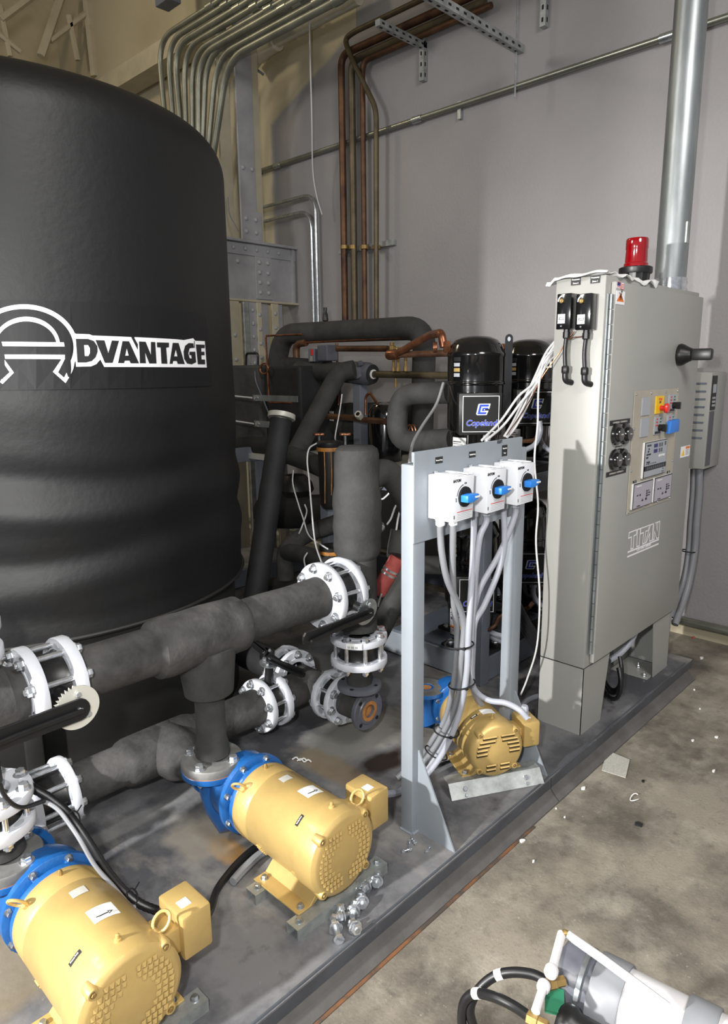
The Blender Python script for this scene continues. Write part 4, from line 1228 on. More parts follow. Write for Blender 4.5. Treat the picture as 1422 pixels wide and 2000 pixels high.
    for k in range(8):
        a = R(22.5 + 45 * k); c = O + V((Rb * 0.985 * math.cos(a), 0.036, Rb * 0.985 * math.sin(a)))
        G().box(-0.012, 0.012, 0.016, 0.04, -0.010, 0.010, Matrix.Translation(O + V((Rb * 0.86 * math.cos(a), 0, Rb * 0.86 * math.sin(a)))) @ Matrix.Rotation(-a, 4, 'Y')).build('lug', B, p, True, 0.004)
        hexhead(G(), c, (0, -1, 0), 0.0088 * s, 0.013).build('bolt', 'zinc', p)
    G().lathe(O, (0, 1, 0), [(Rb * 0.9, 0.055), (Rb * 0.95, 0.075), (Rb * 0.95, 0.13), (Rb * 0.86, 0.16), (Rb * 0.6, 0.18), (Rb * 0.45, 0.2)] + ([(Rb * 0.42, 0.24), (Rb * 0.42, 0.30)] if suction else []), 40).build('volute', B, p)
    nt_ = V(neck_to); top = V((dx, dy, fz - 0.055 * s if top_flange else fz - 0.02))
    pth = [V((dx, dy, fz - 0.03 * s)), V((dx, dy, fz - 0.07 * s)), V((dx * 0.95, dy * 0.98, fz - 0.12 * s)), V((dx * 0.75 + nt_.x * 0.25, dy * 0.75 + nt_.y * 0.25, fz - 0.17 * s)), V((dx * 0.35 + nt_.x * 0.65, dy * 0.4 + nt_.y * 0.6, fz - 0.22 * s)), V((nt_.x, nt_.y, max(nt_.z, 0.065)))]
    G().tube(pth, [0.052 * s, 0.052 * s, 0.056 * s, 0.063 * s, 0.070 * s, 0.05 * s], 28).build('discharge_neck', B, p)
    Rf = 0.110 * s
    G().ring((dx, dy, fz - 0.042 * s), (0, 0, 1), [(0.03, 0), (Rf, 0), (Rf * 1.005, 0.004), (Rf * 1.005, 0.018), (Rf * 0.98, 0.020 * s), (0.03 * s, 0.020 * s)], 44).build('discharge_flange', B, p)
    if top_flange:
        G().ring((dx, dy, fz - 0.0218 * s), (0, 0, 1), [(0.05, 0), (Rf * 0.99, 0), (Rf * 0.99, 0.0035), (0.05, 0.0035)], 44).build('gasket', 'gasket', p)
        G().ring((dx, dy, fz - 0.018 * s), (0, 0, 1), [(0.035, 0), (Rf, 0), (Rf, 0.022), (Rf * 0.97, 0.027), (0.035, 0.027)], 44).build('mating_flange', 'pump_flange', p)
        for k in range(4):
            a = R(27 + 90 * k)
            c = V((dx + Rf * 0.79 * math.cos(a), dy + Rf * 0.79 * math.sin(a), fz + 0.009))
            hexhead(G(), c, (0, 0, 1), 0.0150, 0.015).build('bolt', 'bright_zinc', p)
            hexhead(G(), c - V((0, 0, 0.051)), (0, 0, -1), 0.0115, 0.012, 0.02).build('nut', 'bright_zinc', p)
    else:
        G().ring((dx, dy, fz - 0.022 * s), (0, 0, 1), [(0.036, 0), (Rf * 0.98, 0), (Rf * 0.98, 0.002), (0.036, 0.002)], 44).build('flange_face', 'pump_flange', p)
        G().lathe((dx, dy, fz - 0.030), (0, 0, 1), [(0.036, 0), (0.036, 0.010)], 28).build('rusty_bore', 'rust', p)
    if suction:
        G().ring(O + V((0, 0.285, 0)), (0, 1, 0), [(0.03, 0), (Rf * 0.95, 0), (Rf * 0.95, 0.02), (0.03, 0.02)], 40).build('suction_flange', B, p)
    return p


P1Y = 1.80
pmp1 = make_pump('gold-motored blue pump in the middle foreground, under the foam-covered header tee', tag='Standby Pump')
pmp1.location = (1.318, P1Y, DK)
pmp0 = make_pump('gold-motored blue pump in the near left corner, largest in the photo', tag='Process Pump')
pmp0.location = (0.605, P1Y, DK)
pmp2 = make_pump('small gold-motored blue pump behind the switch stand, its top flange open', s=0.84, dx=-0.13, dy=0.11, fz=0.26, neck_to=(-0.115, 0.10, 0.08), top_flange=False, jb=(0.135, -0.27), vents='slots', suction=False, eyes=False, tag='Evap Pump', jbr=True)
A2 = R(-30)
pmp2.rotation_euler = (0, 0, A2)
fan2 = at(972, 1470, z=0.265)
q = Matrix.Rotation(A2, 3, 'Z') @ V((0, -0.42 * 0.84, 0))
pmp2.location = (fan2.x - q.x, fan2.y - q.y, DK + 0.012)


def channel(label, p0, ang, ln, w=0.052, h=0.0375, bolts=(0.02, 0.24), grp='galvanized mounting rails under the pumps'):
    t = thing('mounting_rail', label, 'rail', (0, 0, 0), group=grp)
    g = G(); tk = 0.0025
    g.box(0, ln, 0, w, h - tk, h); g.box(0, ln, 0, tk, 0, h - tk); g.box(0, ln, w - tk, w, 0, h - tk)
    g.box(0, ln, tk, 0.012, 0, tk); g.box(0, ln, w - 0.012, w - tk, 0, tk)
    g.build('channel', 'galv_strut', t, False)
    for x in (0.028, ln - 0.025):
        hexhead(G(), (x, w / 2, h), (0, 0, 1), 0.009, 0.010).build('bolt', 'zinc', t)
        G().cyl((x, w / 2, 0.002), (x, w / 2, h - 0.003), 0.005, n=8).build('stud', 'zinc', t)
    t.location = p0; t.rotation_euler = (0, 0, ang)
    return t


for px_c, nm in ((1.318, 'the middle pump'), (0.605, 'the near left pump')):
    for yy, w_ in ((1.385, 'front'), (1.590, 'back')):
        channel('galvanized mounting rail under the %s of %s' % (w_, nm), (px_c - 0.195, yy, DK), 0, 0.40)
# the rear pump sits on a bent zee bracket turned with it
t = thing('mounting_bracket', 'wide galvanized bent bracket under the front of the small rear pump', 'bracket', (0, 0, 0))
Mr = Matrix.Translation(pmp2.location) @ Matrix.Rotation(A2, 4, 'Z'); Mr.translation.z = DK
t.location = Mr.translation; t.rotation_euler = (0, 0, A2)
yf_ = -0.42 * 0.84


def zee(y0, sgn, nm):
    pr = [(y0, 0.0), (y0 + sgn * 0.012, 0.0), (y0 + sgn * 0.030, 0.040), (y0 + sgn * 0.030, 0.0505), (y0 - sgn * 0.045, 0.0505), (y0 - sgn * 0.045, 0.0475), (y0 + sgn * 0.027, 0.0475), (y0 + sgn * 0.027, 0.0405)]
    g = G().prism([V((-0.205, y, z)) for y, z in [(y0 - sgn * 0.040, 0.0), (y0 - sgn * 0.0, 0.0495), (y0 + sgn * 0.055, 0.0495), (y0 + sgn * 0.055, 0.0525), (y0 - sgn * 0.002, 0.0525), (y0 - sgn * 0.043, 0.003)]], (0.41, 0, 0))
    o = g.build(nm, 'galv_strut', t, False); o.matrix_parent_inverse = Matrix.Identity(4); return o


f1 = zee(yf_ + 0.02, 1, 'front_rail'); f2 = zee(yf_ + 0.235, -1, 'back_rail')
for x in (-0.14, 0.13):
    c = V((x, yf_ + 0.002, 0.028))
    o = hexhead(G(), c, (0, -0.75, 0.6), 0.010, 0.010).build('bolt', 'bright_zinc', t); o.matrix_parent_inverse = Matrix.Identity(4)
    o = hexhead(G(), c + V((0.0, -0.016, -0.018)), (0, -0.75, 0.6), 0.007, 0.008).build('bolt', 'zinc', t); o.matrix_parent_inverse = Matrix.Identity(4)

# ================================================================== PIPE RUNS WITH FLANGED VALVES
def flange_mesh(R_, r_in, th, n=48):
    return G().ring((0, 0, 0), (0, 0, 1), [(r_in, 0), (R_ * 0.985, 0), (R_, 0.003), (R_, th - 0.003), (R_ * 0.985, th), (R_ * 0.72, th), (R_ * 0.70, th + 0.002), (r_in, th + 0.002)], n)


def butterfly(label, c, ax, stem, R_=0.138, gap=0.075, th=0.024, nb=8, ph=0.0, lever=None, white2=True, cat='valve', group='white flanged valves on the foam-covered pipes'):
    """two bolted white flanges round a black wafer valve; c is the middle, ax the pipe direction"""
    F = frame(ax, stem)      # local z = pipe, local x = stem
    t = thing('flanged_valve', label, cat, (0, 0, 0), group=group)
    ri = R_ * 0.54
    a = flange_mesh(R_, ri, th).build('flange', 'flange_white', t); a.location = (0, 0, gap / 2)
    b = flange_mesh(R_, ri, th).build('flange', 'flange_white', t); b.location = (0, 0, -gap / 2); b.rotation_euler = (PI, 0, 0)
    G().ring((0, 0, -gap / 2), (0, 0, 1), [(ri, 0.002), (R_ * 0.74, 0.002), (R_ * 0.70, 0.012), (R_ * 0.70, gap - 0.012), (R_ * 0.74, gap - 0.002), (ri, gap - 0.002)], 40).build('wafer_body', 'black_plastic', t)
    g = G(); rb = R_ * 0.84; hh = gap / 2 + th
    g.cyl((0, 0, -hh - 0.024), (0, 0, hh + 0.016), 0.0088, n=10)
    hexhead(g, (0, 0, hh), (0, 0, 1), 0.0145, 0.016); hexhead(g, (0, 0, -hh), (0, 0, -1), 0.0145, 0.016)
    first = None
    for k in range(nb):
        ang = ph + 2 * PI * k / nb
        if first is None: first = g.build('bolt', 'bright_zinc', t); o = first
        else: o = first.copy(); COL.objects.link(o); o.parent = t
        o.location = (rb * math.cos(ang), rb * math.sin(ang), 0)
    g = G()
    for k in range(nb):
        ang = ph + 2 * PI * (k + 0.5) / nb
        for zz in (gap / 2 - 0.001, -gap / 2 + 0.001):
            q = V((rb * math.cos(ang), rb * math.sin(ang), zz)); tt_ = V((-math.sin(ang), math.cos(ang), 0)); rr_ = V((math.cos(ang), math.sin(ang), 0))
            sl = G().prism([q + tt_ * 0.018 * math.cos(b_) + rr_ * 0.008 * math.sin(b_) for b_ in [i * PI / 6 for i in range(12)]], (0, 0, 0.0022 if zz < 0 else -0.0022))
            g.add(sl.v, sl.f)
    g.build('spare_slots', 'label_gray', t, False)['kind'] = 'stuff'
    if lever:
        sd, la, ll = lever['out'], R(lever['ang']), lever['len']
        x0_ = R_ * 0.70
        G().lathe((x0_ - 0.01, 0, 0), (1, 0, 0), [(0.026, 0), (0.022, 0.02), (0.019, 0.03), (0.019, sd - x0_)], 16).build('stem_neck', 'black_plastic', t)
        pm = lever.get('plate', 'zinc'); rp_ = lever.get('rp', 0.056); pa = R(lever.get('pang', lever['ang'] + 60))
        pts = []
        for i in range(72):
            an = 2 * PI * i / 72
            rel = (an - pa + PI) % (2 * PI) - PI
            rr_ = rp_
            if abs(rel) < 0.75: rr_ = rp_ * (1.0 + (0.07 if i % 2 else -0.10))
            elif 0.75 <= rel < 0.95: rr_ = rp_ * 1.22
            pts.append(V((sd, rr_ * math.cos(an), rr_ * math.sin(an))))
        G().prism(pts, (0.004, 0, 0)).build('notch_plate', pm, t, False)
        for an in (pa - 0.9, pa + 1.3, pa + PI):
            hexhead(G(), (sd + 0.004, rp_ * 0.62 * math.cos(an), rp_ * 0.62 * math.sin(an)), (1, 0, 0), 0.008, 0.008, washer=False).build('plate_screw', 'bright_zinc', t)
        d = V((0, math.cos(la), math.sin(la))); nn = V((0, -math.sin(la), math.cos(la)))
        def bar(off, wid, lift, start, end, name, tip=1.0):
            P_ = []
            for sgn in (1, -1):
                pass
            q0 = V((sd + lift, 0, 0))
            n_ = 8
            out = [q0 + d * start * math.cos(t_) * 1.0 + nn * wid * math.sin(t_) for t_ in []]
            out = [q0 - d * wid * math.sin(PI * i / n_) * 0.9 + nn * wid * math.cos(PI * i / n_) for i in range(n_ + 1)]
            out += [q0 + d * (end * 0.45) - nn * wid * 0.95, q0 + d * (end - wid * 0.5) - nn * wid * tip + nn * off]
            out += [q0 + d * (end - wid * 0.1) - nn * wid * tip * 0.5 + nn * off, q0 + d * end + nn * off, q0 + d * (end - wid * 0.1) + nn * wid * tip * 0.5 + nn * off]
            out += [q0 + d * (end - wid * 0.5) + nn * wid * tip + nn * off, q0 + d * (end * 0.45) + nn * wid * 0.95]
            return G().prism(out, (0.009, 0, 0)).build(name, 'lever_black', t, False, 0.001)
        bar(0.0, lever.get('wid', 0.017), 0.014, 0, ll, 'lever_handle', 1.05)
        bar(0.012, 0.006, 0.028, 0, ll * 0.92, 'trigger_bar', 1.0)
        hexhead(G(), (sd + 0.022, 0, 0), (1, 0, 0), 0.007, 0.006, washer=False).build('stem_nut', 'bright_zinc', t)
    for ch in t.children: ch.matrix_parent_inverse = Matrix.Identity(4)
    setF(t, c, F)
    return t


YH, ZH = 1.98, 0.885        # discharge header
YS, ZS_ = 2.35, 0.30        # suction header
def foam_pipe(name, label, pts, r, m='foam', fr=0.1, group=None, n=28, cat='pipe'):
    pth = fil(pts, fr, 8) if fr else pts
    return single(name, label, cat, G().tube(pth, r, n), m, group)


def lump(prof, p0, ax, m, name, label=None, parent=None, n=40, rf=None):
    g = G().lathe(p0, ax, prof, n, rfun=rf)
    o = g.build(name, m, parent)
    if label: tagit(o, label, 'pipe')
    return o


# header with its tee over the middle pump
hd = thing('discharge_header', 'thick black foam-covered pipe with a tee, running above the two front pumps', 'pipe', (1.24, YH, ZH))
g = G(); pts = []; rr = []
seg = [(0.76, 0.07), (0.795, 0.080), (0.83, 0.078), (0.95, 0.079), (1.03, 0.080), (1.045, 0.098), (1.08, 0.102), (1.16, 0.100), (1.24, 0.102), (1.33, 0.101), (1.375, 0.099), (1.392, 0.086), (1.40, 0.080), (1.5, 0.080), (1.62, 0.079), (1.70, 0.081), (1.80, 0.083), (1.83, 0.07)]
g.lathe((0, YH, ZH), (1, 0, 0), [(r, x) for x, r in seg], 48, rfun=lambda r, h, a: r * (1 + 0.010 * math.sin(5 * h * 9 + 2 * a) + 0.006 * math.sin(3 * a + h * 20)))
g.build('foam_sleeve', 'foam_dusty', hd)
G().tube(fil([V((1.24, YH, ZH - 0.04)), V((1.243, YH, ZH - 0.215))], 0), [0.105, 0.086], 36).build('tee_branch', 'foam', hd)
G().lathe((1.242, YH, 0.43), (0, 0, 1), [(0.062, 0), (0.061, 0.03), (0.053, 0.06), (0.0525, 0.245), (0.075, 0.250), (0.086, 0.262), (0.0875, 0.30), (0.092, 0.36)], 36).build('drop_pipe', 'foam', hd)

butterfly('large white flanged lever valve between header and tall riser', (1.850, YH, ZH), (1, 0, 0), (0, -1, -0.18), 0.138, 0.085, 0.031, 8, R(22.5), {'out': 0.195, 'ang': 271, 'len': 0.345, 'wid': 0.023, 'plate': 'zinc', 'pang': 225})
butterfly('white flanged lever valve on the header above the near left pump', (0.70, YH, ZH), (1, 0, 0), (0, -1, 0), 0.130, 0.078, 0.034, 8, R(22.5), {'out': 0.20, 'ang': 271, 'len': 0.40, 'wid': 0.031, 'plate': 'label_silver', 'pang': 225, 'rp': 0.062})

hl = thing('header_end_pipe', 'black foam-covered header piece left of the near lever valve', 'pipe', (0.5, YH, ZH))
G().lathe((0.28, YH, ZH), (1, 0, 0), [(0.08, 0), (0.083, 0.1), (0.10, 0.12), (0.102, 0.30), (0.083, 0.325), (0.08, 0.37)], 40).build('foam_sleeve', 'foam_dusty', hl)
G().lathe((0.49, YH, 0.66), (0, 0, 1), [(0.06, 0), (0.06, 0.1), (0.09, 0.12), (0.09, 0.2)], 32).build('branch', 'foam', hl)
G().lathe((0.49, YH, 0.95), (0, 0, 1), [(0.09, 0), (0.07, 0.03), (0.065, 0.06)], 32).build('upper_branch', 'foam', hl)
butterfly('white flanged joint on top of the header at the left edge of the photo', (0.475, YH, 1.085), (0, 0, 1), (1, -1, 0), 0.118, 0.045, 0.031, 8, R(10))
butterfly('white flanged joint on the near left pump outlet pipe', (0.50, YH, 0.575), (0, 0, 1), (1, -1, 0), 0.125, 0.05, 0.031, 8, R(8))
single('outlet_pipe', 'short black foam-covered pipe on the flange of the near left pump', 'pipe', G().lathe((0.527, YH + 0.004, 0.43), (0, 0, 1), [(0.064, 0), (0.06, 0.03), (0.055, 0.05), (0.055, 0.085)], 32), 'foam')

# riser
rs = thing('riser_pipe', 'tall thick black foam-covered riser with rounded top in the middle', 'pipe', (2.0, YH, 0.69))
XR = 2.0
g = G().lathe((XR, YH, 0), (0, 0, 1), [(0.080, 0.69), (0.081, 0.80), (0.080, 0.93), (0.080, 1.005), (0.088, 1.015), (0.0975, 1.03), (0.100, 1.06), (0.097, 1.10), (0.102, 1.14), (0.098, 1.19), (0.103, 1.23), (0.101, 1.27), (0.094, 1.31), (0.093, 1.40), (0.092, 1.44), (0.086, 1.462), (0.07, 1.474), (0.001, 1.478)], 48,
              rfun=lambda r, h, a: r * (1 + (0.018 * math.sin(2 * a + h * 14) + 0.012 * math.sin(5 * a - h * 22) if h > 1.02 else 0.004 * math.sin(4 * a + 9 * h))))
g.build('foam_sleeve', 'foam', rs)
G().lathe((XR - 0.115, YH, ZH), (1, 0, 0), [(0.081, 0), (0.083, 0.02), (0.10, 0.06), (0.09, 0.11)], 40).build('tee_collar', 'foam', rs)
G().tube(fil([V((XR, YH, 1.30)), V((XR + 0.20, YH + 0.02, 1.37)), V((XR + 0.34, YH - 0.02, 1.18)), V((XR + 0.50, YH + 0.15, 0.9))], 0.12, 8), 0.058, 24).build('side_branch', 'foam', rs)
butterfly('white flanged valve below the riser, bolts standing upright', (XR, YH, 0.601), (0, 0, 1), (0.65, 0.76, 0), 0.123, 0.072, 0.029, 8, R(10), {'out': 0.20, 'ang': 60, 'len': 0.12, 'plate': 'lever_black', 'pang': 100, 'rp': 0.06})
tagp = bpy.data.objects['riser_pipe']
G().box(-0.033, 0.033, -0.0012, 0.0, -0.0125, 0.0125, Matrix.Translation(V((XR - 0.101, YH - 0.0715, 0.655))) @ Matrix.Rotation(R(-54.5), 4, 'Z')).build('barcode_label', 'label_white', tagp, False)
g = G()
for k in range(14):
    if k % 5 != 3: g.box(-0.026 + 0.0034 * k, -0.0245 + 0.0034 * k, -0.0016, -0.001, -0.010, 0.000, Matrix.Translation(V((XR - 0.101, YH - 0.0715, 0.655))) @ Matrix.Rotation(R(-54.5), 4, 'Z'))
g.build('barcode', 'ink', tagp, False)['kind'] = 'stuff'
rd = thing('riser_foot_pipe', 'short black foam-covered reducer above the open gray flange', 'pipe', (XR, YH, 0.43))
G().lathe((XR, YH, 0.435), (0, 0, 1), [(0.056, 0), (0.056, 0.06), (0.062, 0.075), (0.066, 0.104)], 36).build('foam_sleeve', 'foam', rd)
gf = G().ring((XR, YH, 0.415), (0, 0, 1), [(0.045, 0), (0.094, 0), (0.097, 0.003), (0.097, 0.017), (0.090, 0.022), (0.06, 0.024), (0.045, 0.024)], 44).build('gray_flange', 'flange_gray', rd)
for k in range(4):
    a = R(20 + 90 * k); G().lathe((XR + 0.077 * math.cos(a), YH + 0.077 * math.sin(a), 0.437), (0, 0, 1), [(0.010, 0), (0.010, 0.0012)], 12).build('bolt_hole', 'black_matt', gf)
# suction stub facing the viewer
XS_ = 2.03
sb = thing('suction_stub', 'open gray pipe flange with rusty bore facing the front', 'pipe', (XS_, 2.0, ZS_))
G().cyl((XS_, 1.975, ZS_), (XS_, 2.10, ZS_), 0.062, 0.066, 36).build('foam_sleeve', 'foam_dusty', sb)
gf = G().ring((XS_, 1.975, ZS_), (0, -1, 0), [(0.033, 0.0), (0.088, 0), (0.091, 0.003), (0.091, 0.018), (0.086, 0.022), (0.062, 0.022), (0.058, 0.027), (0.042, 0.027), (0.033, 0.02)], 48).build('gray_flange', 'flange_gray', sb)
G().ring((XS_, 1.975 - 0.0262, ZS_), (0, -1, 0), [(0.030, 0), (0.046, 0), (0.046, 0.0025), (0.030, 0.0025)], 40).build('rusty_face', 'rust', sb)
G().lathe((XS_, 1.975 - 0.008, ZS_), (0, -1, 0), [(0.034, -0.01), (0.034, 0.0)], 32).build('rusty_bore', 'rust', sb)
for k in range(4):
    a = R(45 + 90 * k); G().lathe((XS_ + 0.073 * math.cos(a), 1.953, ZS_ + 0.073 * math.sin(a)), (0, -1, 0), [(0.0095, 0), (0.0095, 0.0012)], 12).build('bolt_hole', 'black_matt', gf)
butterfly('white flanged valve right behind the open gray flange', (XS_, 2.155, ZS_), (0, -1, 0), (1, 0.2, 0.9), 0.115, 0.056, 0.029, 8, R(12))
# suction header
sh = thing('suction_header', 'lower black foam-covered pipe running behind the front pumps near the deck', 'pipe', (1.3, YS, ZS_))
G().lathe((0.86, YS, ZS_), (1, 0, 0), [(0.07, -0.03), (0.082, 0), (0.078, 0.03), (0.078, 0.20), (0.088, 0.215), (0.094, 0.24), (0.098, 0.36), (0.094, 0.50), (0.086, 0.53), (0.078, 0.55), (0.078, 0.72), (0.082, 0.86), (0.07, 0.88)], 40, rfun=lambda r, h, a: r * (1 + 0.012 * math.sin(3 * a + h * 22))).build('foam_sleeve', 'foam_dusty', sh)
G().lathe((1.26, YS + 0.02, ZS_ - 0.0), (0, -1, 0), [(0.10, 0), (0.10, 0.08), (0.095, 0.14), (0.08, 0.17), (0.066, 0.19), (0.064, 0.26)], 36).build('branch', 'foam_dusty', sh)
butterfly('white flanged valve on the lower pipe, right end, lever upright', (1.775, YS, ZS_), (1, 0, 0), (-0.15, -0.15, 1), 0.122, 0.062, 0.029, 8, R(20), {'out': 0.20, 'ang': 10, 'len': 0.20, 'plate': 'zinc', 'pang': 120, 'rp': 0.045})
el = thing('suction_elbow', 'black foam-covered elbow joining the lower pipe to the open flange', 'pipe', (XS_, YS, ZS_))
G().tube(fil([V((1.842, YS, ZS_)), V((XS_, YS, ZS_)), V((XS_, 2.212, ZS_))], 0.13, 8), 0.078, 36).build('elbow', 'foam_dusty', el)
G().tube([V((XS_, 2.30, ZS_)), V((XS_, 2.42, ZS_))], 0.075, 36).build('rear_collar', 'foam_dusty', el)
butterfly('white flanged joint half hidden behind the lower foam-covered elbow', (XS_ - 0.02, 2.47, ZS_ + 0.03), (0, 1, 0.0), (-1, 0, 1), 0.122, 0.05, 0.026, 8, R(5), {'out': 0.19, 'ang': 80, 'len': 0.22, 'plate': 'lever_black', 'pang': 20, 'rp': 0.04})
foam_pipe('tank_outlet_pipe', 'black foam-covered pipe from the hidden joint back towards the tank', [(XS_ - 0.02, 2.52, ZS_ + 0.03), (XS_ - 0.02, 2.82, ZS_ + 0.03)], 0.078, 'foam_dark', 0)
butterfly('white flanged valve on the lower pipe behind the near left pump', (0.785, YS, ZS_), (1, 0, 0), (-0.3, -1, 0.3), 0.125, 0.10, 0.029, 8, R(20))
ls = thing('suction_header_end', 'black foam-covered lower pipe at the left behind the near pump', 'pipe', (0.5, YS, ZS_))
G().lathe((0.30, YS, ZS_), (1, 0, 0), [(0.08, 0), (0.09, 0.1), (0.092, 0.34), (0.08, 0.37), (0.08, 0.41)], 36).build('foam_sleeve', 'foam_dusty', ls)
G().cyl((0.60, YS, ZS_), (0.60, 2.245, ZS_), 0.07, n=32).build('branch', 'foam_dusty', ls)
butterfly('white flanged joint on the suction side of the near left pump', (0.60, 2.19, ZS_ - 0.0), (0, 1, 0), (1, 0, 0.4), 0.112, 0.03, 0.020, 6, R(15))

# ================================================================== STEELWORK, CONDUITS AND COPPER ON THE WALLS
def rivets(parent, pts, ax, r=0.022, m='steel_gray'):
    first = None
    for p in pts:
        if first is None:
            first = G().lathe((0, 0, 0), ax, [(r, 0), (r * 0.9, r * 0.45), (r * 0.55, r * 0.75), (0.001, r * 0.85)], 10).build('rivet', m, parent); o = first
        else:
            o = first.copy(); COL.objects.link(o)
        o.location = V(p)
    return first


gy = 5.43
gd = thing('riveted_girder', 'old gray riveted steel girder end reaching the right wall', 'girder', (4.3, gy, 2.42))
gd['kind'] = 'structure'
for k_ in ('label', 'category'):
    pass
G().box(2.0, WX, gy, gy + 0.02, 2.42, 2.93).build('web', 'steel_gray', gd, False)
G().box(2.0, WX, gy - 0.05, gy + 0.12, 2.925, 2.95).build('top_flange', 'steel_gray', gd, False, 0.004)
G().box(2.0, WX, gy - 0.05, gy + 0.12, 2.405, 2.425).build('bottom_flange', 'steel_cream', gd, False, 0.004)
G().box(2.0, WX, gy - 0.012, gy, 2.82, 2.925).build('angle', 'steel_gray', gd, False, 0.003)
G().box(4.17, 4.36, gy - 0.014, gy - 0.001, 2.44, 2.82).build('splice_plate', 'steel_gray', gd, False, 0.002)
G().box(4.60, 4.62, gy - 0.04, gy, 2.42, 2.92).build('end_stiffener', 'steel_gray', gd, False)
rivets(gd, [(x, gy - 0.014, z) for x in (4.215, 4.315) for z in (2.50, 2.59, 2.68, 2.77)] + [(x, gy, 2.76) for x in (3.98, 3.80, 3.62)], (0, -1, 0))
rivets(gd, [(3.80 + 0.13 * k, gy - 0.012, 2.875) for k in range(6)], (0, -1, 0), 0.02)

cu = thing('upper_column', 'narrow gray steel column standing on the riveted girder', 'column', (4.12, 5.42, 2.95)); cu['kind'] = 'structure'
G().box(4.02, 4.20, 5.40, 5.42, 2.95, 7.4).build('face_plate', 'steel_gray', cu, False, 0.004)
G().box(4.10, 4.12, 5.42, 5.62, 2.95, 7.4).build('web', 'steel_cream', cu, False)
G().box(3.90, 4.02, 5.5, 5.52, 2.95, 7.4).build('side_plate', 'steel_cream', cu, False)
G().box(4.22, 4.30, 5.44, 5.46, 2.95, 7.4).build('side_plate', 'steel_cream', cu, False)
G().box(4.01, 4.24, 5.385, 5.40, 2.95, 3.20).build('splice_plate', 'steel_gray', cu, False, 0.003)
rivets(cu, [(x, 5.385, z) for x in (4.06, 4.17) for z in (3.02, 3.13)] + [(x, 5.40, 3.56) for x in (4.06, 4.16)], (0, -1, 0), 0.022)

cl_ = thing('lattice_column', 'riveted cream and gray steel column below the girder', 'column', (4.2, 5.42, 0)); cl_['kind'] = 'structure'
G().box(3.80, 3.93, 5.37, 5.39, 0, 2.40).build('flange_plate', 'steel_cream', cl_, False, 0.003)
G().box(3.97, 4.03, 5.36, 5.40, 0, 2.40).build('angle_bar', 'galv_strut', cl_, False, 0.003)
G().box(4.04, 4.12, 5.37, 5.39, 0, 2.40).build('flange_plate', 'steel_gray', cl_, False, 0.003)
G().box(4.12, 4.17, 5.35, 5.39, 0, 2.40).build('flange_plate', 'steel_cream', cl_, False, 0.003)
G().box(4.17, 4.30, 5.42, 5.44, 0, 2.40).build('web_plate', 'steel_gray', cl_, False)
G().box(4.30, 4.38, 5.36, 5.38, 0, 2.40).build('flange_plate', 'steel_cream', cl_, False, 0.003)
G().box(4.38, 4.46, 5.40, 5.42, 0, 2.40).build('flange_plate', 'steel_gray', cl_, False, 0.003)
G().prism([V((4.17, 5.345, 1.5)), V((4.46, 5.345, 1.5)), V((4.46, 5.345, 1.68)), V((4.34, 5.345, 1.72)), V((4.17, 5.345, 2.0))], (0, 0.012, 0)).build('gusset_plate', 'steel_cream', cl_, False)
rivets(cl_, [(4.08, 5.37, 2.33 - 0.12 * k) for k in range(9)] + [(4.145, 5.35, 2.29 - 0.13 * k) for k in range(8)] + [(4.34, 5.36, z) for z in (2.31, 2.18)] + [(3.87, 5.37, 2.1 - 0.22 * k) for k in range(6)], (0, -1, 0), 0.020)

# purlin and thin truss members, upper left background
g = G(); a = at(335, 88, x=4.45)
single('wall_beam', 'cream steel beam along the wall behind the conduit bundle', 'beam', G().box(4.35, 4.60, a.y - 0.6, 10.2, a.z - 0.16, a.z + 0.04), 'steel_cream', smooth=False)['kind'] = 'structure'
tr = thing('roof_truss', 'thin cream steel truss members high in the upper left corner', 'truss', (2.5, 9.2, 5)); tr['kind'] = 'structure'
for (u0, v0, u1, v1, w) in ((80, 110, 124, -20, 0.05), (186, 150, 168, -20, 0.06), (98, 80, 235, -25, 0.035), (0, 38, 75, -18, 0.05), (152, 118, 134, 30, 0.035), (40, 100, -10, 60, 0.035), (20, 110, 0, 10, 0.03)):
    p, q = at(u0, v0, y=9.2), at(u1, v1, y=9.2)
    G().cyl(p, q, w, n=6).build('brace', 'steel_cream', tr, False)
g = G().box(3.0, 4.62, 9.0, 9.06, 4.9, 5.0)

# nine bent conduits
bends = [(309, 78), (327, 82), (340, 92), (359, 96), (375, 105), (388, 110), (403, 108), (423, 112), (444, 116)]
ends = [(318, 182), (335, 192), (349, 198), (362, 206), (376, 214), (388, 222), (398, 232), (411, 244), (423, 257)]
for k, ((u, v), (eu, ev)) in enumerate(zip(bends, ends)):
    xx = 3.84 - 0.02 * (k % 2)
    b = at(u, v, x=xx); e = at(eu, ev, x=xx)
    far = e + (e - b) * 1.6
    pth = fil([V((xx, 1.0, b.z)), b, far], 0.25, 8)
    lab = ('outermost steel conduit of the bent bundle behind the tank, leftmost and highest', 'second conduit from the left in the bent bundle behind the tank', 'third conduit from the left in the bent bundle behind the tank', 'fourth conduit from the left in the bent bundle behind the tank', 'middle conduit of the nine in the bent bundle behind the tank', 'fourth conduit from the right in the bent bundle behind the tank', 'third conduit from the right in the bent bundle behind the tank', 'second conduit from the right in the bent bundle behind the tank', 'innermost conduit of the bent bundle, rightmost and lowest')[k]
    t = thing('bent_conduit', lab, 'conduit', b, group='bent steel conduits above the tank')
    G().tube(pth, 0.030 if k % 3 == 2 else 0.0245, 12).build('pipe', 'emt_bundle', t)
    yy = b.y - 0.9 - 0.06 * k
    G().cyl((xx, yy, b.z), (xx, yy + 0.09, b.z), 0.035, n=12).build('coupling', 'emt', t)
c = at(341, 5, x=4.35)
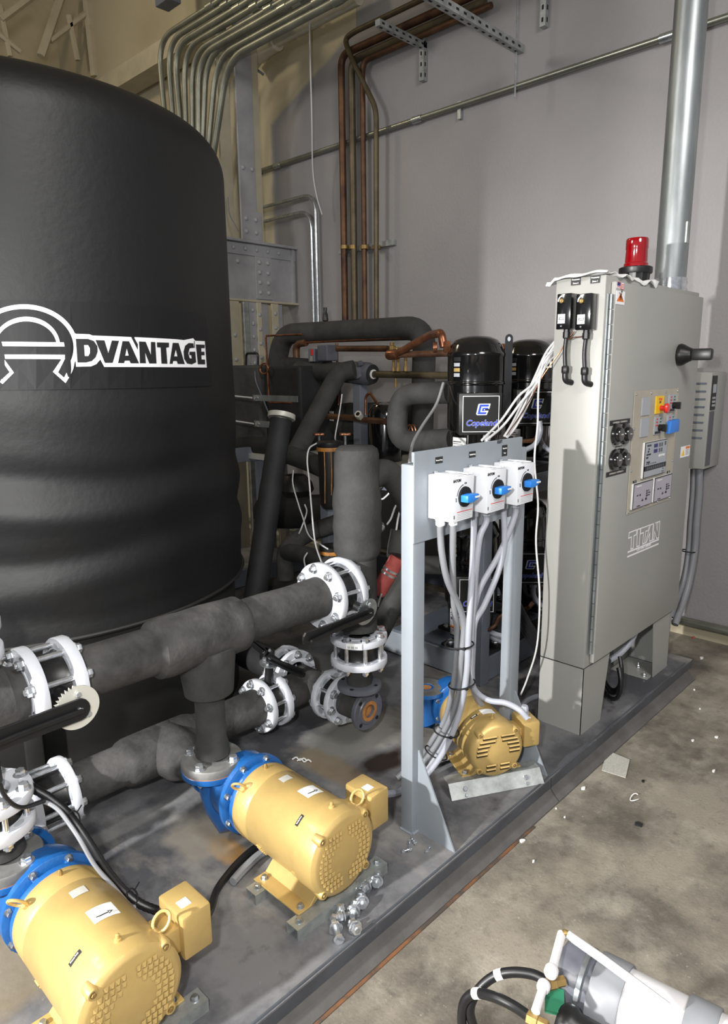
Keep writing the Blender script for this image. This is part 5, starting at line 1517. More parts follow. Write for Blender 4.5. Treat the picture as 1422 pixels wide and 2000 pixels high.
single('junction_box', 'small dark junction box at the top edge beside the conduit bundle', 'box', G().box(4.2, 4.35, c.y - 0.12, c.y + 0.12, c.z - 0.05, c.z + 0.2), 'gray_dark', smooth=False, bev=0.006)

# white wrapped pipe near the ceiling
t = thing('wrapped_pipe', 'white wrapped pipe with bulky elbow high beside the gray column', 'pipe', at(520, 95, x=4.5))
a, b_ = at(520, 88, x=4.5), at(700, -20, x=4.5)
G().cyl(a, V((4.5, b_.y, a.z + 0.0)), 0.060, n=20).build('pipe', 'white_pipe', t)
G().tube(fil([at(486, 112, x=4.5) + V((0, 0, -0.05)), at(505, 98, x=4.5), a + V((0, -0.15, 0))], 0.1), [0.09] * 3 + [0.10] * 4 + [0.09] * 2, 20).build('elbow_wrap', 'white_pipe', t)
G().cyl(at(597, 45, x=4.5), at(601, 42, x=4.5), 0.068, n=20).build('band', 'white_pipe', t)
g = G().tube([at(488, 118, x=4.55), at(500, 135, x=4.55), at(515, 146, x=4.62)], 0.012, 8)
single('rod_bracket', 'short dark rod bracket beneath the white wrapped pipe elbow', 'bracket', g, 'gray_dark')

# four copper pipes down the wall
CXp = 4.585
def cp(u, v, x=CXp): return at(u, v, x=x)
cpipes = [([(948, -30), (690, 97), (668, 112), (673, 640)], 0.030, 'leftmost of the four copper pipes down the wall, thick and brown', 'copper_old', 0.10),
          ([(948, -10), (710, 108), (690, 122), (690, 640)], 0.030, 'second copper pipe from the left on the wall, thick and greenish', 'copper_green', 0.10),
          ([(960, 8), (725, 112), (708, 124), (713, 640)], 0.022, 'third copper pipe from the left on the wall, thin and reddish', 'copper_old', 0.08),
          ([(850, -12), (692, 62), (673, 76), (684, 108), (706, 154), (735, 212), (735, 640)], 0.0215, 'rightmost copper pipe on the wall, with a slanted jog near the top', 'copper_green', 0.09)]
for k, (pts, r, lab, m_, fr) in enumerate(cpipes):
    xx = CXp - (0.0 if k != 3 else 0.05)
    P_ = [at(u, v, x=xx) for u, v in pts]
    P_[0].z = P_[1].z; yv = P_[-1].y
    if k < 3: P_[2].y = yv = (P_[2].y + P_[3].y) / 2; P_[3].y = yv; P_[2].z = P_[1].z; P_ = [P_[0], V((xx, yv, P_[1].z)), P_[3]]
    single('copper_pipe', lab, 'pipe', G().tube(fil(P_, fr, 8), r, 16), m_, 'copper pipes down the wall')
ty = at(714, 482, x=4.62)
t = thing('clamp_rail', 'short strut rail with four brass clamps holding the copper pipes', 'rail', ty)
G().box(4.625, WX - 0.001, at(768, 478, x=4.62).y, at(660, 486, x=4.62).y, ty.z - 0.022, ty.z + 0.022).build('strut', 'galv_strut', t, False)
for u in (673, 690, 712, 735):
    c = at(u, 483, x=4.585)
    G().ring((4.585, c.y, c.z - 0.015), (0, 0, 1), [(0.028, 0), (0.037, 0), (0.037, 0.03), (0.028, 0.03)], 20).build('clamp', 'brass', t)
    G().box(4.585, 4.625, c.y - 0.012, c.y + 0.012, c.z - 0.016, c.z + 0.016).build('clamp_foot', 'brass', t, False)
for nm, pts in (('outer', [(488, 412), (600, 387), (616, 420), (623, 660)]), ('inner', [(496, 438), (592, 413), (608, 446), (614, 660)])):
    P_ = [at(u, v, x=4.60) for u, v in pts]; P_[2].y = P_[3].y = (P_[2].y + P_[3].y) / 2
    P_ = [P_[0], V((4.6, P_[2].y, P_[0].z)), P_[3]]
    single('thin_conduit', 'thin bright conduit bending down beside the girder, %s one of the two' % nm, 'conduit', G().tube(fil(P_, 0.17, 10), 0.0165, 12), 'zinc')
# strut brackets
def strut(name, label, p0, p1, w, h, holes=True, face='z', m='galv_strut'):
    t = thing(name, label, 'bracket', p0)
    p0, p1 = V(p0), V(p1); d = (p1 - p0).normalized(); L_ = (p1 - p0).length
    F = frame(d, (0, 1, 0)) if abs(d.z) < 0.9 else frame(d, (1, 0, 0))
    Mx = Matrix.Translation(p0) @ F.to_4x4()
    G().box(-w / 2, w / 2, -h / 2, h / 2, 0, L_, Mx).build('channel', m, t, False, 0.002)
    if holes:
        n_ = int(L_ / 0.075)
        g = None
        for k in range(n_):
            zc = 0.04 + 0.075 * k
            for sx_, nm2 in (((-1), 0), (1, 0)):
                pass
            g = G().box(-0.007, 0.007, -h / 2 - 0.001, h / 2 + 0.001, zc - 0.014, zc + 0.014, Mx)
            gg = G().box(-w / 2 - 0.001, w / 2 + 0.001, -0.007, 0.007, zc - 0.014, zc + 0.014, Mx)
            g.build('slot_hole', 'black_matt', t, False); gg.build('slot_hole', 'black_matt', t, False)
    return t


e = at(824, 88, x=4.62); s_ = at(737, 44, y=e.y)
strut('strut_bracket', 'slotted strut bracket arm under the copper pipes near the ceiling', (s_.x, e.y, e.z + 0.0), (4.66, e.y, e.z), 0.045, 0.045)
strut('strut_bracket', 'short upright slotted strut on the wall under the copper pipe arm', (4.635, e.y - 0.0, e.z - 0.25), (4.635, e.y - 0.0, e.z + 0.12), 0.045, 0.045, True)
e2 = at(1015, 96, x=4.40); s2 = at(815, -8, y=e2.y)
strut('strut_bracket', 'long slotted strut hanging from the ceiling at top centre', (s2.x, e2.y, e2.z), (4.42, e2.y, e2.z), 0.05, 0.05)
g = G(); c = at(1008, 20, x=4.36)
g.cyl((4.36, e2.y, 7.3), (4.36, e2.y, at(1006, 190, x=4.36).z), 0.006, n=8)
single('threaded_rod', 'thin threaded rod hanging through the end of the long strut', 'rod', g, 'zinc')
e3 = at(1063, 54, x=4.64)
strut('strut_bracket', 'slotted strut end at the top edge, right of the long strut', (4.635, e3.y, e3.z), (4.635, e3.y, e3.z + 0.9), 0.045, 0.045)
g = G().tube(smoothpath([at(603, -10, x=4.2), at(606, 120, x=4.25), at(609, 230, x=4.3), at(611, 330, x=4.4), at(618, 380, x=4.45), at(629, 419, x=4.5)], 6), 0.006, 6)
single('hanging_cord', 'thin pale cord hanging down in front of the wall at top centre', 'cord', g, 'wire_white')
g = G().tube(smoothpath([at(445, 385, x=3.9), at(449, 420, x=3.9), at(460, 440, x=3.9), at(466, 452, x=3.9)], 5), 0.004, 6)
single('thin_wire', 'thin dark wire hanging beside the tank above the girder', 'wire', g, 'gray_dark')

# ================================================================== CHILLER RACK
rk = thing('chiller_rack', 'gray steel frame with two shelves carrying the compressors', 'rack', (3.4, 3.0, DK))
RX0, RX1, RY0, RY1 = 2.90, 4.20, 1.955, 4.4
for (x, y) in ((RX0, RY0), (RX1 - 0.075, RY0), (RX0 + 0.4, RY1 - 0.075), (RX1 - 0.075, RY1 - 0.075), (RX0 + 0.02, 3.15)):
    G().box(x, x + 0.075, y, y + 0.075, DK, 1.24 if (x, y) != (RX0 + 0.02, 3.15) else 1.24).build('upright', 'rack_gray', rk, False, 0.004)
for z0, z1 in ((0.105, 0.24), (1.09, 1.20)):
    G().box(RX0 + 0.02, RX0 + 0.07, RY0 + 0.075, 3.15, z0, z1).build('front_beam', 'gray_paint' if z0 < 0.5 else 'rack_gray', rk, False, 0.004)
    G().box(RX1 - 0.07, RX1 - 0.02, RY0 + 0.075, RY1 - 0.075, z0, z1).build('rear_beam', 'rack_gray', rk, False, 0.004)
    G().box(RX0 + 0.075, RX1 - 0.075, RY0 + 0.01, RY0 + 0.06, z0, z1).build('side_beam', 'rack_gray', rk, False, 0.004)
    G().box(RX0 + 0.075, RX1 - 0.075, RY1 - 0.06, RY1 - 0.01, z0, z1).build('side_beam', 'rack_gray', rk, False, 0.004)
for z0, y1_ in ((0.241, 2.62), (1.201, 2.62)):
    G().box(RX0 + 0.04, RX1 - 0.03, RY0 + 0.02, RY0 + 0.10, z0, z0 + 0.02).build('shelf_bar', 'foam_dark', rk, False)
    G().box(RX0 + 0.03, RX1 - 0.03, RY0 + 0.08, y1_, z0, z0 + 0.012).build('shelf', 'gray_dark', rk, False)
G().box(RX0 + 0.30, RX1 - 0.02, 2.65, RY1 - 0.03, 1.115, 1.155).build('tray', 'label_silver', rk, False)


def make_compressor(label, half=False):
    t = thing('compressor', label, 'compressor', (0, 0, 0), group='black cylindrical compressors on the rack')
    Rc = 0.150
    sh_ = G().lathe((0, 0, 0), (0, 0, 1), [(0.10, 0.02), (0.118, 0.03), (0.128, 0.05), (0.130, 0.19), (0.134, 0.215), (0.145, 0.225), (0.147, 0.24), (0.147, 0.46), (0.152, 0.465), (0.152, 0.478), (0.149, 0.482), (0.149, 0.605), (0.1525, 0.61), (0.1525, 0.622), (0.146, 0.632), (0.135, 0.665), (0.112, 0.692), (0.075, 0.708), (0.03, 0.714), (0.001, 0.715)], 56).build('shell', 'black_gloss', t)
    for a in (45, 135, 225, 315):
        c = V((0.155 * math.cos(R(a)), 0.155 * math.sin(R(a)), 0))
        Mx = Matrix.Translation(c) @ Matrix.Rotation(R(a), 4, 'Z')
        ft_ = G().box(-0.08, 0.06, -0.035, 0.035, 0.0, 0.018, Mx).build('mounting_foot', 'black_plastic', t, False, 0.004)
        hexhead(G(), c + V((0.02 * math.cos(R(a)), 0.02 * math.sin(R(a)), 0.018)), (0, 0, 1), 0.014, 0.014).build('bolt', 'bright_zinc', ft_)
    # lifting tabs
    for a, zz in ((-6, 0.50),):
        c = V((0.156 * math.cos(R(a)), 0.156 * math.sin(R(a)), 0)); Mx = Matrix.Translation(c) @ Matrix.Rotation(R(a), 4, 'Z')
        g = G().prism([Mx @ V((0.012 + 0.020 * math.cos(b), -0.003, zz + 0.20 + 0.020 * math.sin(b))) for b in [i * PI / 8 for i in range(9)]] + [Mx @ V((-0.008, -0.003, zz - 0.2)), Mx @ V((0.032, -0.003, zz - 0.2))], (Mx.to_3x3() @ V((0, 0.006, 0))))
        tb = g.build('lifting_tab', 'black_gloss', t, False)
        G().prism([Mx @ V((0.012 + 0.008 * math.cos(b), -0.0036, zz + 0.195 + 0.012 * math.sin(b))) for b in [i * PI / 6 for i in range(12)]], (Mx.to_3x3() @ V((0, 0.0072, 0)))).build('tab_hole', 'label_gray', tb, False)
    # terminal box faces local -Y
    bx = G().box(-0.108, 0.108, -0.225, -0.10, 0.215, 0.425).build('terminal_box', 'black_plastic', t, True, 0.004)
    fy = -0.2255
    g = G().stroke([V((-0.088, fy, 0.232)), V((0.092, fy, 0.232)), V((0.092, fy, 0.410)), V((-0.088, fy, 0.410))], 0.003, (0, -1, 0), 0.0006, True)
    g.build('border_line', 'white_vinyl', bx, False)
    G().box(-0.086, 0.090, fy - 0.0003, fy + 0.0005, 0.234, 0.408).build('cover_sticker', 'black_matt', bx, False)
    # emblem: slanted C inside C
    def em(pts): return [V((x * 0.00105 + 0.012, fy - 0.0005, 0.345 + z * 0.00105)) for x, z in pts]
    # white outline then blue
    g = G(); g.prism(em([(-28, -28), (18, -28), (27, -7), (8, -7), (10, 1), (30, 1), (36, 26), (-17, 26), (-22, 24), (-32, -22)]), (0, -0.0005, 0)); g.build('emblem_outline', 'white_vinyl', bx, False)
    for pl in ([(-26, -24), (14, -24), (18, -14), (-13, -14), (-7, 12), (26, 12), (29, 22), (-15, 22)], [(-6, -9), (8, -9), (8, -6), (5, -4), (6, 1), (26, 1), (25, 7), (-1, 7)]):
        g = G().prism([p + V((0, -0.0006, 0)) for p in em(pl)], (0, -0.0005, 0)); g.build('emblem', 'ink_blue', bx, False)
    text('Copeland', 0.042, (0.004, fy - 0.0008, 0.275), (1, 0, 0), (0, 0, 1), 'label_silver', bx, 'maker_name', bold=0.035, shear=0.25, depth=0.0003, sx=0.95)
    text('Copeland', 0.042, (0.004, fy - 0.0014, 0.275), (1, 0, 0), (0, 0, 1), 'ink_blue', bx, 'maker_name', bold=0.012, shear=0.25, depth=0.0003, sx=0.95)
    # data sticker on the lower left flank, warning stickers up the side
    def pat(a0, a1, z0, z1, rr, m, nm):
        g = G(); n_ = 8; vs = []; fs = []
        for i in range(n_ + 1):
            a = R(a0 + (a1 - a0) * i / n_); vs += [(rr * math.cos(a), rr * math.sin(a), z0), (rr * math.cos(a), rr * math.sin(a), z1)]
        for i in range(n_): fs.append((2 * i, 2 * i + 2, 2 * i + 3, 2 * i + 1))
        return g.add(vs, fs).build(nm, m, sh_, True)
    pat(-156, -116, 0.095, 0.19, 0.132, 'label_white', 'data_sticker')
    pat(-154, -128, 0.165, 0.170, 0.1325, 'ink', 'text_line'); pat(-154, -124, 0.155, 0.158, 0.1325, 'ink', 'text_line'); pat(-153, -136, 0.13, 0.145, 0.1325, 'ink_gray', 'text_line')
    pat(-156, -126, 0.085, 0.095, 0.132, 'orange', 'warning_band'); pat(-126, -116, 0.085, 0.105, 0.1325, 'yellow', 'warning_band')
    pat(-156, -116, 0.035, 0.085, 0.131, 'black_matt', 'black_sticker')
    for k in range(5): pat(-154, -132, 0.045 + 0.008 * k, 0.048 + 0.008 * k, 0.1318, 'label_white', 'text_line')
    for k in range(3): pat(-145, -130, 0.505 + 0.026 * k, 0.523 + 0.026 * k, 0.1505, ('label_gray', 'gold', 'label_gray')[k], 'caution_sticker')
    pat(-145, -128, 0.583, 0.604, 0.1505, 'black_matt', 'caution_sticker')
    # conduit gland under the box
    G().lathe((0.045, -0.165, 0.215), (0, 0, -1), [(0.021, 0), (0.021, 0.03), (0.016, 0.034)], 14).build('conduit_gland', 'liquidtight', t)
    G().tube(smoothpath([V((0.045, -0.165, 0.19)), V((0.050, -0.168, 0.13)), V((0.085, -0.19, 0.08)), V((0.15, -0.21, 0.055))], 6), 0.0145, 12).build('conduit_tail', 'liquidtight', t)
    G().tube(smoothpath([V((-0.055, -0.19, 0.215)), V((-0.055, -0.19, 0.15)), V((-0.045, -0.17, 0.09)), V((-0.02, -0.15, 0.06))], 6), 0.006, 8).build('heater_lead', 'cable_black', t)
    g = G().tube([V((0.1535 * math.cos(R(a)), 0.1535 * math.sin(R(a)), 0.470 + (0.004 * math.sin(a)))) for a in range(-175, 0, 8)], 0.003, 5)
    g.build('weld_line', 'black_gloss', t)
    return t


cmp1 = make_compressor('upper black compressor left of the other, nearest the copper elbow')
CP = {}
face_rot = R(-48)
c1 = V((3.10, 2.17, 1.232)); c2 = V((3.74, 2.235, 1.232))
cmp1.location = c1; cmp1.rotation_euler = (0, 0, face_rot)
for (loc, lab) in ((c2, 'upper black compressor right of the other, partly behind the cabinet'), (V((3.10, 2.17, 0.272)), 'lower black compressor seen through the switch stand, left one'), (V((3.74, 2.235, 0.272)), 'lower black compressor right of the other, below, beside the cabinet')):
    r_ = dup(cmp1); r_.location = loc; r_['label'] = lab
# discharge fittings with copper nuts
for c, nm in ((c1, 'nearer'), (c2, 'further')):
    zz = c.z + 0.66
    p = c + V((-0.09, 0.10, zz - c.z)) if nm == 'nearer' else c + V((-0.10, 0.09, zz - c.z))
    d = V((-0.55, 0.80, -0.03)).normalized()
    t = thing('copper_elbow', 'copper discharge pipe with hexagon nut at the top of the %s compressor' % nm, 'pipe', p)
    G().lathe(p, d, [(0.030, 0), (0.034, 0.01), (0.034, 0.035), (0.026, 0.038)], 6).build('nut', 'copper', t)
    q0 = p + d * 0.035
    if nm == 'nearer':
        pts = [q0, at(862, 650, x=q0.x), at(838, 655, x=3.18), at(772, 693, x=3.3)]
        G().tube(fil(pts, 0.09, 8), 0.0225, 16).build('pipe', 'copper', t)
        G().lathe(q0 + d * 0.035, d, [(0.027, 0), (0.029, 0.02), (0.024, 0.022)], 18).build('collar', 'copper', t)
    else:
        G().tube([q0, q0 + d * 0.10, q0 + d * 0.3], 0.022, 14).build('pipe', 'copper_old', t)

# copper manifold towards the left
a = at(765, 693, x=3.3); b_ = at(900, 697, x=3.3)
t = thing('copper_manifold', 'horizontal copper pipe with capped end left of the compressors', 'pipe', a)
G().cyl(a, V((3.3, 2.27, a.z)), 0.020, n=16).build('pipe', 'copper_old', t)
G().lathe(a + V((0, 0.03, 0)), (0, -1, 0), [(0.010, -0.004), (0.029, 0.0), (0.031, 0.01), (0.031, 0.07), (0.028, 0.085), (0.021, 0.09)], 20).build('end_cap', 'copper', t)

XP = 3.9
foam_pipe('insulated_pipe', 'big black foam-covered pipe arching over the chiller, left of the compressors', [at(532, 760, x=XP), at(552, 652, x=XP), at(830, 640, x=XP), at(822, 900, x=XP)], 0.083, 'foam', 0.16, 'foam-covered pipes on the chiller')
XL = 3.12
foam_pipe('insulated_pipe', 'black foam-covered return bend left of the upper near compressor', [at(880, 766, x=XL), at(778, 770, x=XL), at(774, 864, x=XL), at(885, 858, x=XL)], 0.062, 'foam', 0.13, 'foam-covered pipes on the chiller')
t = thing('filter_drier', 'gray round filter drier with black foam sleeve, left centre of the chiller', 'filter', at(700, 730, x=3.7))
a, b_, c_ = at(585, 724, x=3.7), at(690, 728, x=3.7), at(728, 731, x=3.7)
G().tube([a, (a + b_) / 2, b_], [0.075, 0.07, 0.078], 28).build('foam_sleeve', 'foam', t)
G().lathe(b_, c_ - b_, [(0.078, 0), (0.082, 0.01), (0.082, (c_ - b_).length * 0.8), (0.070, (c_ - b_).length)], 32).build('drier_shell', 'flange_gray', t)
G().lathe(c_, c_ - b_, [(0.070, -0.003), (0.070, 0.002)], 28).build('dark_end', 'foam_dark', t)
G().ring(c_, c_ - b_, [(0.024, 0), (0.034, 0), (0.034, 0.012), (0.024, 0.012)], 20).build('white_ring', 'label_white', t)
G().cyl(c_, V((c_.x, c_.y - 0.75, c_.z - 0.01)), 0.024, n=16).build('liquid_line', 'copper_green', t)
for dy_, dz_ in ((-0.26, 0), (-0.33, 0), (-0.22, 0)):
    p = c_ + V((-0.02, dy_, 0.02))
    G().lathe(p, (0, 0, 1), [(0.014, 0), (0.014, 0.03), (0.010, 0.035), (0.010, 0.07), (0.012, 0.072), (0.012, 0.1), (0.007, 0.105)], 6).build('brass_valve', 'brass', t)
G().lathe(c_ + V((-0.02, -0.24, -0.03)), (0, 0, -1), [(0.008, 0), (0.008, 0.03), (0.011, 0.032), (0.011, 0.06)], 6).build('brass_valve', 'brass', t)
hexhead(G(), at(704, 712, x=3.64), (-0.3, 0, 1), 0.022, 0.02).build('bolt', 'flange_gray', t)
G().lathe(at(698, 728, x=3.62), (-1, -0.4, 0.3), [(0.045, -0.03), (0.045, 0.01), (0.03, 0.014)], 24).build('side_plate', 'flange_gray', t)

foam_pipe('insulated_pipe', 'black foam-covered pipe slanting down-left from the gray filter drier', [at(692, 722, x=3.52), at(662, 727, x=3.46), at(575, 890, x=2.98)], 0.066, 'foam', 0.12, 'foam-covered pipes on the chiller')
foam_pipe('insulated_pipe', 'short black foam-covered pipe left of the filter drier pipe, upper', [at(560, 715, x=3.8), at(640, 722, x=3.75)], 0.075, 'foam_dark', 0, 'foam-covered pipes on the chiller')
# steep pipe with pale ring on top
t = thing('steep_pipe', 'long steep black foam-covered pipe with a pale ring at its top', 'pipe', at(497, 1170, x=2.95))
a, b_ = at(549, 820, x=2.84), at(490, 1225, x=2.42)
d = (b_ - a)
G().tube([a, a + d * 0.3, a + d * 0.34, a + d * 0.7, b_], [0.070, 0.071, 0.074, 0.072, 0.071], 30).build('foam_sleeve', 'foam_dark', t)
G().ring(a - d.normalized() * 0.008, -V(d), [(0.045, 0), (0.088, 0), (0.090, 0.004), (0.088, 0.032), (0.045, 0.032)], 36).build('pale_ring', 'label_silver', t)

# plate heat exchanger block with straps
XB = 3.45
a, b_ = at(440, 714, x=XB), at(560, 880, x=XB)
t = thing('plate_exchanger', 'large dark foam-covered exchanger block with silver straps beside the tank', 'heat exchanger', V((XB, (a.y + b_.y) / 2, b_.z)))
ya, yb_ = at(505, 714, x=XB).y, at(440, 714, x=XB).y
G().box(XB, XB + 0.5, ya, yb_, 1.16, a.z).build('front_block', 'foam', t, False, 0.02)
G().box(XB + 0.05, XB + 0.5, at(585, 740, x=XB + .05).y, ya - 0.002, 1.16, a.z - 0.012).build('core', 'foam_dark', t, False, 0.02)
for (u0, v0, u1, v1) in ((494, 771, 582, 786), (497, 821, 531, 836)):
    p, q = at(u0, v0, x=XB - 0.05), at(u1, v1, x=XB - 0.05)
    s_ = G().box(XB - 0.055, XB - 0.045, q.y, p.y, q.z, p.z).build('strap', 'galv', t, False, 0.002)
    hexhead(G(), V((XB - 0.055, p.y - 0.05, (p.z + q.z) / 2)), (-1, 0, 0), 0.016, 0.016).build('nut', 'bright_zinc', s_)
    G().cyl(V((XB - 0.07, p.y - 0.01, (p.z + q.z) / 2)), V((XB - 0.05, p.y + 0.5, (p.z + q.z) / 2 + 0.02)), 0.007, n=8).build('tie_rod', 'wire_white', t)
g = G().tube(fil([at(480, 722, x=XB + .03), at(481, 690, x=XB + .03), at(504, 690, x=XB + .03), at(504, 722, x=XB + .03)], 0.03), 0.010, 8)
g.build('lifting_loop', 'black_plastic', t)

# evaporator barrel
XE = 3.95
a, b_ = at(612, 824, x=XE), at(800, 824, x=XE)
t = thing('evaporator_barrel', 'horizontal black foam-covered barrel behind the gray post', 'vessel', V((XE, (a.y + b_.y) / 2, a.z - 0.14)))
G().lathe(a, b_ - a, [(0.10, -0.02), (0.14, 0.03), (0.150, 0.08), (0.150, 0.42), (0.154, 0.43), (0.154, 0.46), (0.150, 0.47), (0.150, (b_ - a).length - 0.10), (0.14, (b_ - a).length - 0.04), (0.10, (b_ - a).length), (0.001, (b_ - a).length + 0.02)], 36).build('shell', 'foam', t)
p = at(646, 762, x=XE)
G().cyl(p + V((0, 0, -0.10)), p + V((0, 0, 0.0)), 0.035, n=16).build('nozzle', 'foam_dark', t)
G().cyl(p, p + V((0, 0, 0.05)), 0.026, n=16).build('brass_neck', 'copper', t)
G().box(a.x - 0.16, a.x - 0.152, at(652, 810, x=XE - .15).y, at(645, 810, x=XE - .15).y, at(648, 822, x=XE - .15).z, at(648, 803, x=XE - .15).z).build('white_sticker', 'label_white', t, False)
t2 = foam_pipe('lower_vessel', 'dark foam-covered vessel low behind the filter drier post', [at(600, 868, x=3.95), at(800, 868, x=3.95)], 0.15, 'foam_dark', 0, cat='vessel')
single('receiver_tank', 'glossy black round receiver behind the copper filler loop', 'vessel', G().lathe(at(752, 900, x=3.55), (0, 0, 1), [(0.12, 0), (0.12, 0.30), (0.11, 0.35), (0.08, 0.39), (0.001, 0.405)], 32), 'black_gloss')

# gray upright post under the drier
single('rack_post', 'gray steel post under the filter drier', 'post', G().box(3.66, 3.74, at(697, 800, x=3.66).y - 0.035, at(697, 800, x=3.66).y + 0.04, 1.157, at(697, 752, x=3.66).z), 'rack_gray', smooth=False, bev=0.004)

# copper lines around
def cline(name, label, pts, r, m='copper', sm=False, fr=0.05, grp='small copper lines on the chiller'):
    return single(name, label, 'pipe', G().tube(smoothpath(pts, 8) if sm else fil(pts, fr, 5), r, 12), m, grp)


cline('copper_line', 'thin copper line under the big arched foam pipe', [at(597, 669, x=3.86), at(812, 658, x=3.86)], 0.010, 'copper')
cline('copper_line', 'copper line bending down beside the gray control box above the drier', [at(598, 669, x=3.85), at(578, 672, x=3.85), at(580, 718, x=3.85)], 0.030, 'copper_old', fr=0.06)
cline('copper_line', 'brown copper line between gray control box and brass angle valve', [at(642, 705, x=3.75), at(640, 681, x=3.75), at(758, 681, x=3.75)], 0.022, 'copper_old', fr=0.08)
cline('copper_line', 'thin copper line squared off in front of the riveted column', [at(590, 653, x=3.6), at(519, 656, x=3.6), at(526, 786, x=3.4), at(570, 787, x=3.4)], 0.0075, 'copper', fr=0.02)
cline('copper_line', 'thin upright copper line behind the filter drier', [at(658, 670, x=3.9), at(661, 800, x=3.9)], 0.010, 'copper')
cline('copper_line', 'thick copper line running right to the return bend, with a sight glass', [at(608, 811, x=3.45), at(690, 816, x=3.42), at(705, 820, x=3.40), at(752, 823, x=3.38)], 0.021, 'copper_old', fr=0.03)
cline('copper_line', 'small copper hook line above the sight glass', [at(714, 810, x=3.45), at(714, 775, x=3.45), at(722, 766, x=3.45), at(738, 790, x=3.45)], 0.009, 'copper', fr=0.03)
g = G().tube([at(516 + 8 * math.cos(a), 720 + 10 * math.sin(a), x=3.45) for a in [i * PI / 10 for i in range(20)]], 0.007, 8, True)
single('copper_coil', 'small copper coil hanging on the exchanger block', 'coil', g, 'copper')
for (u0, v0) in ((800, 848),):
    for k in range(2):
        g = G().tube([at(u0 + 6 * k + 7 * math.cos(a), v0 + 18 * math.sin(a), x=3.5) for a in [i * PI / 10 for i in range(20)]], 0.006, 8, True)
        single('copper_coil', ('small copper coil seen inside the foam return bend, left loop', 'small copper coil seen inside the foam return bend, right loop')[k], 'coil', g, 'copper')
# sight glass
p = at(701, 811, x=3.36)
t = thing('sight_glass', 'pale hexagonal sight glass on the thick copper line', 'fitting', p)
G().lathe(p, (-0.8, -0.3, 0.5), [(0.024, -0.03), (0.026, 0), (0.026, 0.02)], 6).build('body', 'label_silver', t)
G().lathe(p + V((-0.8, -0.3, 0.5)).normalized() * 0.0201, (-0.8, -0.3, 0.5), [(0.014, 0), (0.014, 0.001)], 16).build('glass', 'black_gloss', t)
# angle valves in brass
for (u, v, x_, lab, cap) in ((766, 682, 3.70, 'brass angle valve at the end of the brown copper line', False), (636, 640, 3.9, 'brass valve with black cap standing above the big arched pipe', True)):
    p = at(u, v, x=x_)
    t = thing('angle_valve', lab, 'valve', p)
    G().lathe(p + V((0, 0, -0.04)), (0, 0, 1), [(0.020, 0), (0.026, 0.01), (0.026, 0.06), (0.016, 0.066), (0.016, 0.085)], 6).build('body', 'brass', t)
    G().lathe(p, (0, -1, 0), [(0.015, 0), (0.015, 0.05), (0.011, 0.055), (0.011, 0.09)], 10).build('outlet', 'brass', t)
    if cap: G().lathe(p + V((0, 0, 0.045)), (0, 0, 1), [(0.012, 0), (0.024, 0.01), (0.020, 0.06), (0.014, 0.07), (0.014, 0.11)], 14).build('cap', 'black_plastic', t)
    if cap: G().tube(smoothpath([p + V((0, -0.05, 0)), p + V((0, -0.16, 0.0)), p + V((0, -0.22, -0.05))], 5), 0.013, 10).build('tail_pipe', 'copper_green', t)
# gray solenoid box
p = at(640, 691, x=3.70)
t = thing('solenoid_box', 'small gray metal control box on the drier sleeve', 'control box', p)
G().box(3.64, 3.76, p.y - 0.055, p.y + 0.055, p.z - 0.055, p.z + 0.065).build('case', 'flange_gray', t, False, 0.01)
q = at(616, 694, x=3.70)
G().box(3.66, 3.74, q.y - 0.03, q.y + 0.04, q.z - 0.05, q.z + 0.05).build('terminal_block', 'gray_dark', t, False, 0.006)
G().box(3.655, 3.66, q.y - 0.02, q.y + 0.0, q.z - 0.0, q.z + 0.045).build('red_wire_nut', 'red', t, False)
G().box(3.65, 3.66, q.y - 0.025, q.y + 0.01, q.z - 0.045, q.z - 0.005).build('screws', 'bright_zinc', t, False)
p = at(628, 714, x=3.72)
G().lathe(p + V((0, 0, -0.04)), (0, 0, 1), [(0.07, 0), (0.075, 0.02), (0.06, 0.06)], 20).build('foam_collar', 'foam_dark', t)

# lower pipework between tank and riser
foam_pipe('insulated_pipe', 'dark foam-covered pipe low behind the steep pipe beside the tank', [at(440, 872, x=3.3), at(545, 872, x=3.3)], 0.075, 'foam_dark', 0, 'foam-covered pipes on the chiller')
foam_pipe('insulated_pipe', 'black foam-covered pipe from the steep pipe to the stained coupling', [at(552, 884, x=2.9), at(600, 900, x=2.85), at(642, 918, x=2.75)], 0.062, 'foam', 0.08, 'foam-covered pipes on the chiller')
t = thing('stained_strainer', 'upright black strainer with orange adhesive stains behind the riser', 'strainer', at(640, 975, x=2.75))
a, b_ = at(644, 868, x=2.75), at(642, 985, x=2.75)
L_ = (a - b_).length
G().lathe(V((a.x, a.y, b_.z)), (0, 0, 1), [(0.05, -0.02), (0.066, 0.01), (0.070, L_ * 0.9), (0.072, L_ - 0.01)], 28).build('body', 'rubber_stain', t)
G().ring(V((a.x, a.y, a.z - 0.035)), (0, 0, 1), [(0.06, 0), (0.077, 0), (0.077, 0.022), (0.06, 0.022)], 30).build('stained_ring', 'adhesive', t)
G().lathe(V((a.x, a.y, a.z - 0.013)), (0, 0, 1), [(0.076, 0), (0.078, 0.004), (0.078, 0.028), (0.072, 0.032)], 30).build('cap', 'black_plastic', t)
for k in range(3):
    an = R(200 + 32 * k); q = V((a.x + 0.0715 * math.cos(an), a.y + 0.0715 * math.sin(an), 0))
    G().tube([V((q.x, q.y, a.z - 0.03)), V((q.x + 0.002, q.y, a.z - 0.16)), V((q.x, q.y + 0.004, b_.z + 0.05 * k + 0.02))], 0.003, 5).build('adhesive_run', 'adhesive', t)
t = thing('stained_coupling', 'lower black coupling with orange adhesive stains behind the riser', 'coupling', at(645, 1100, x=2.6))
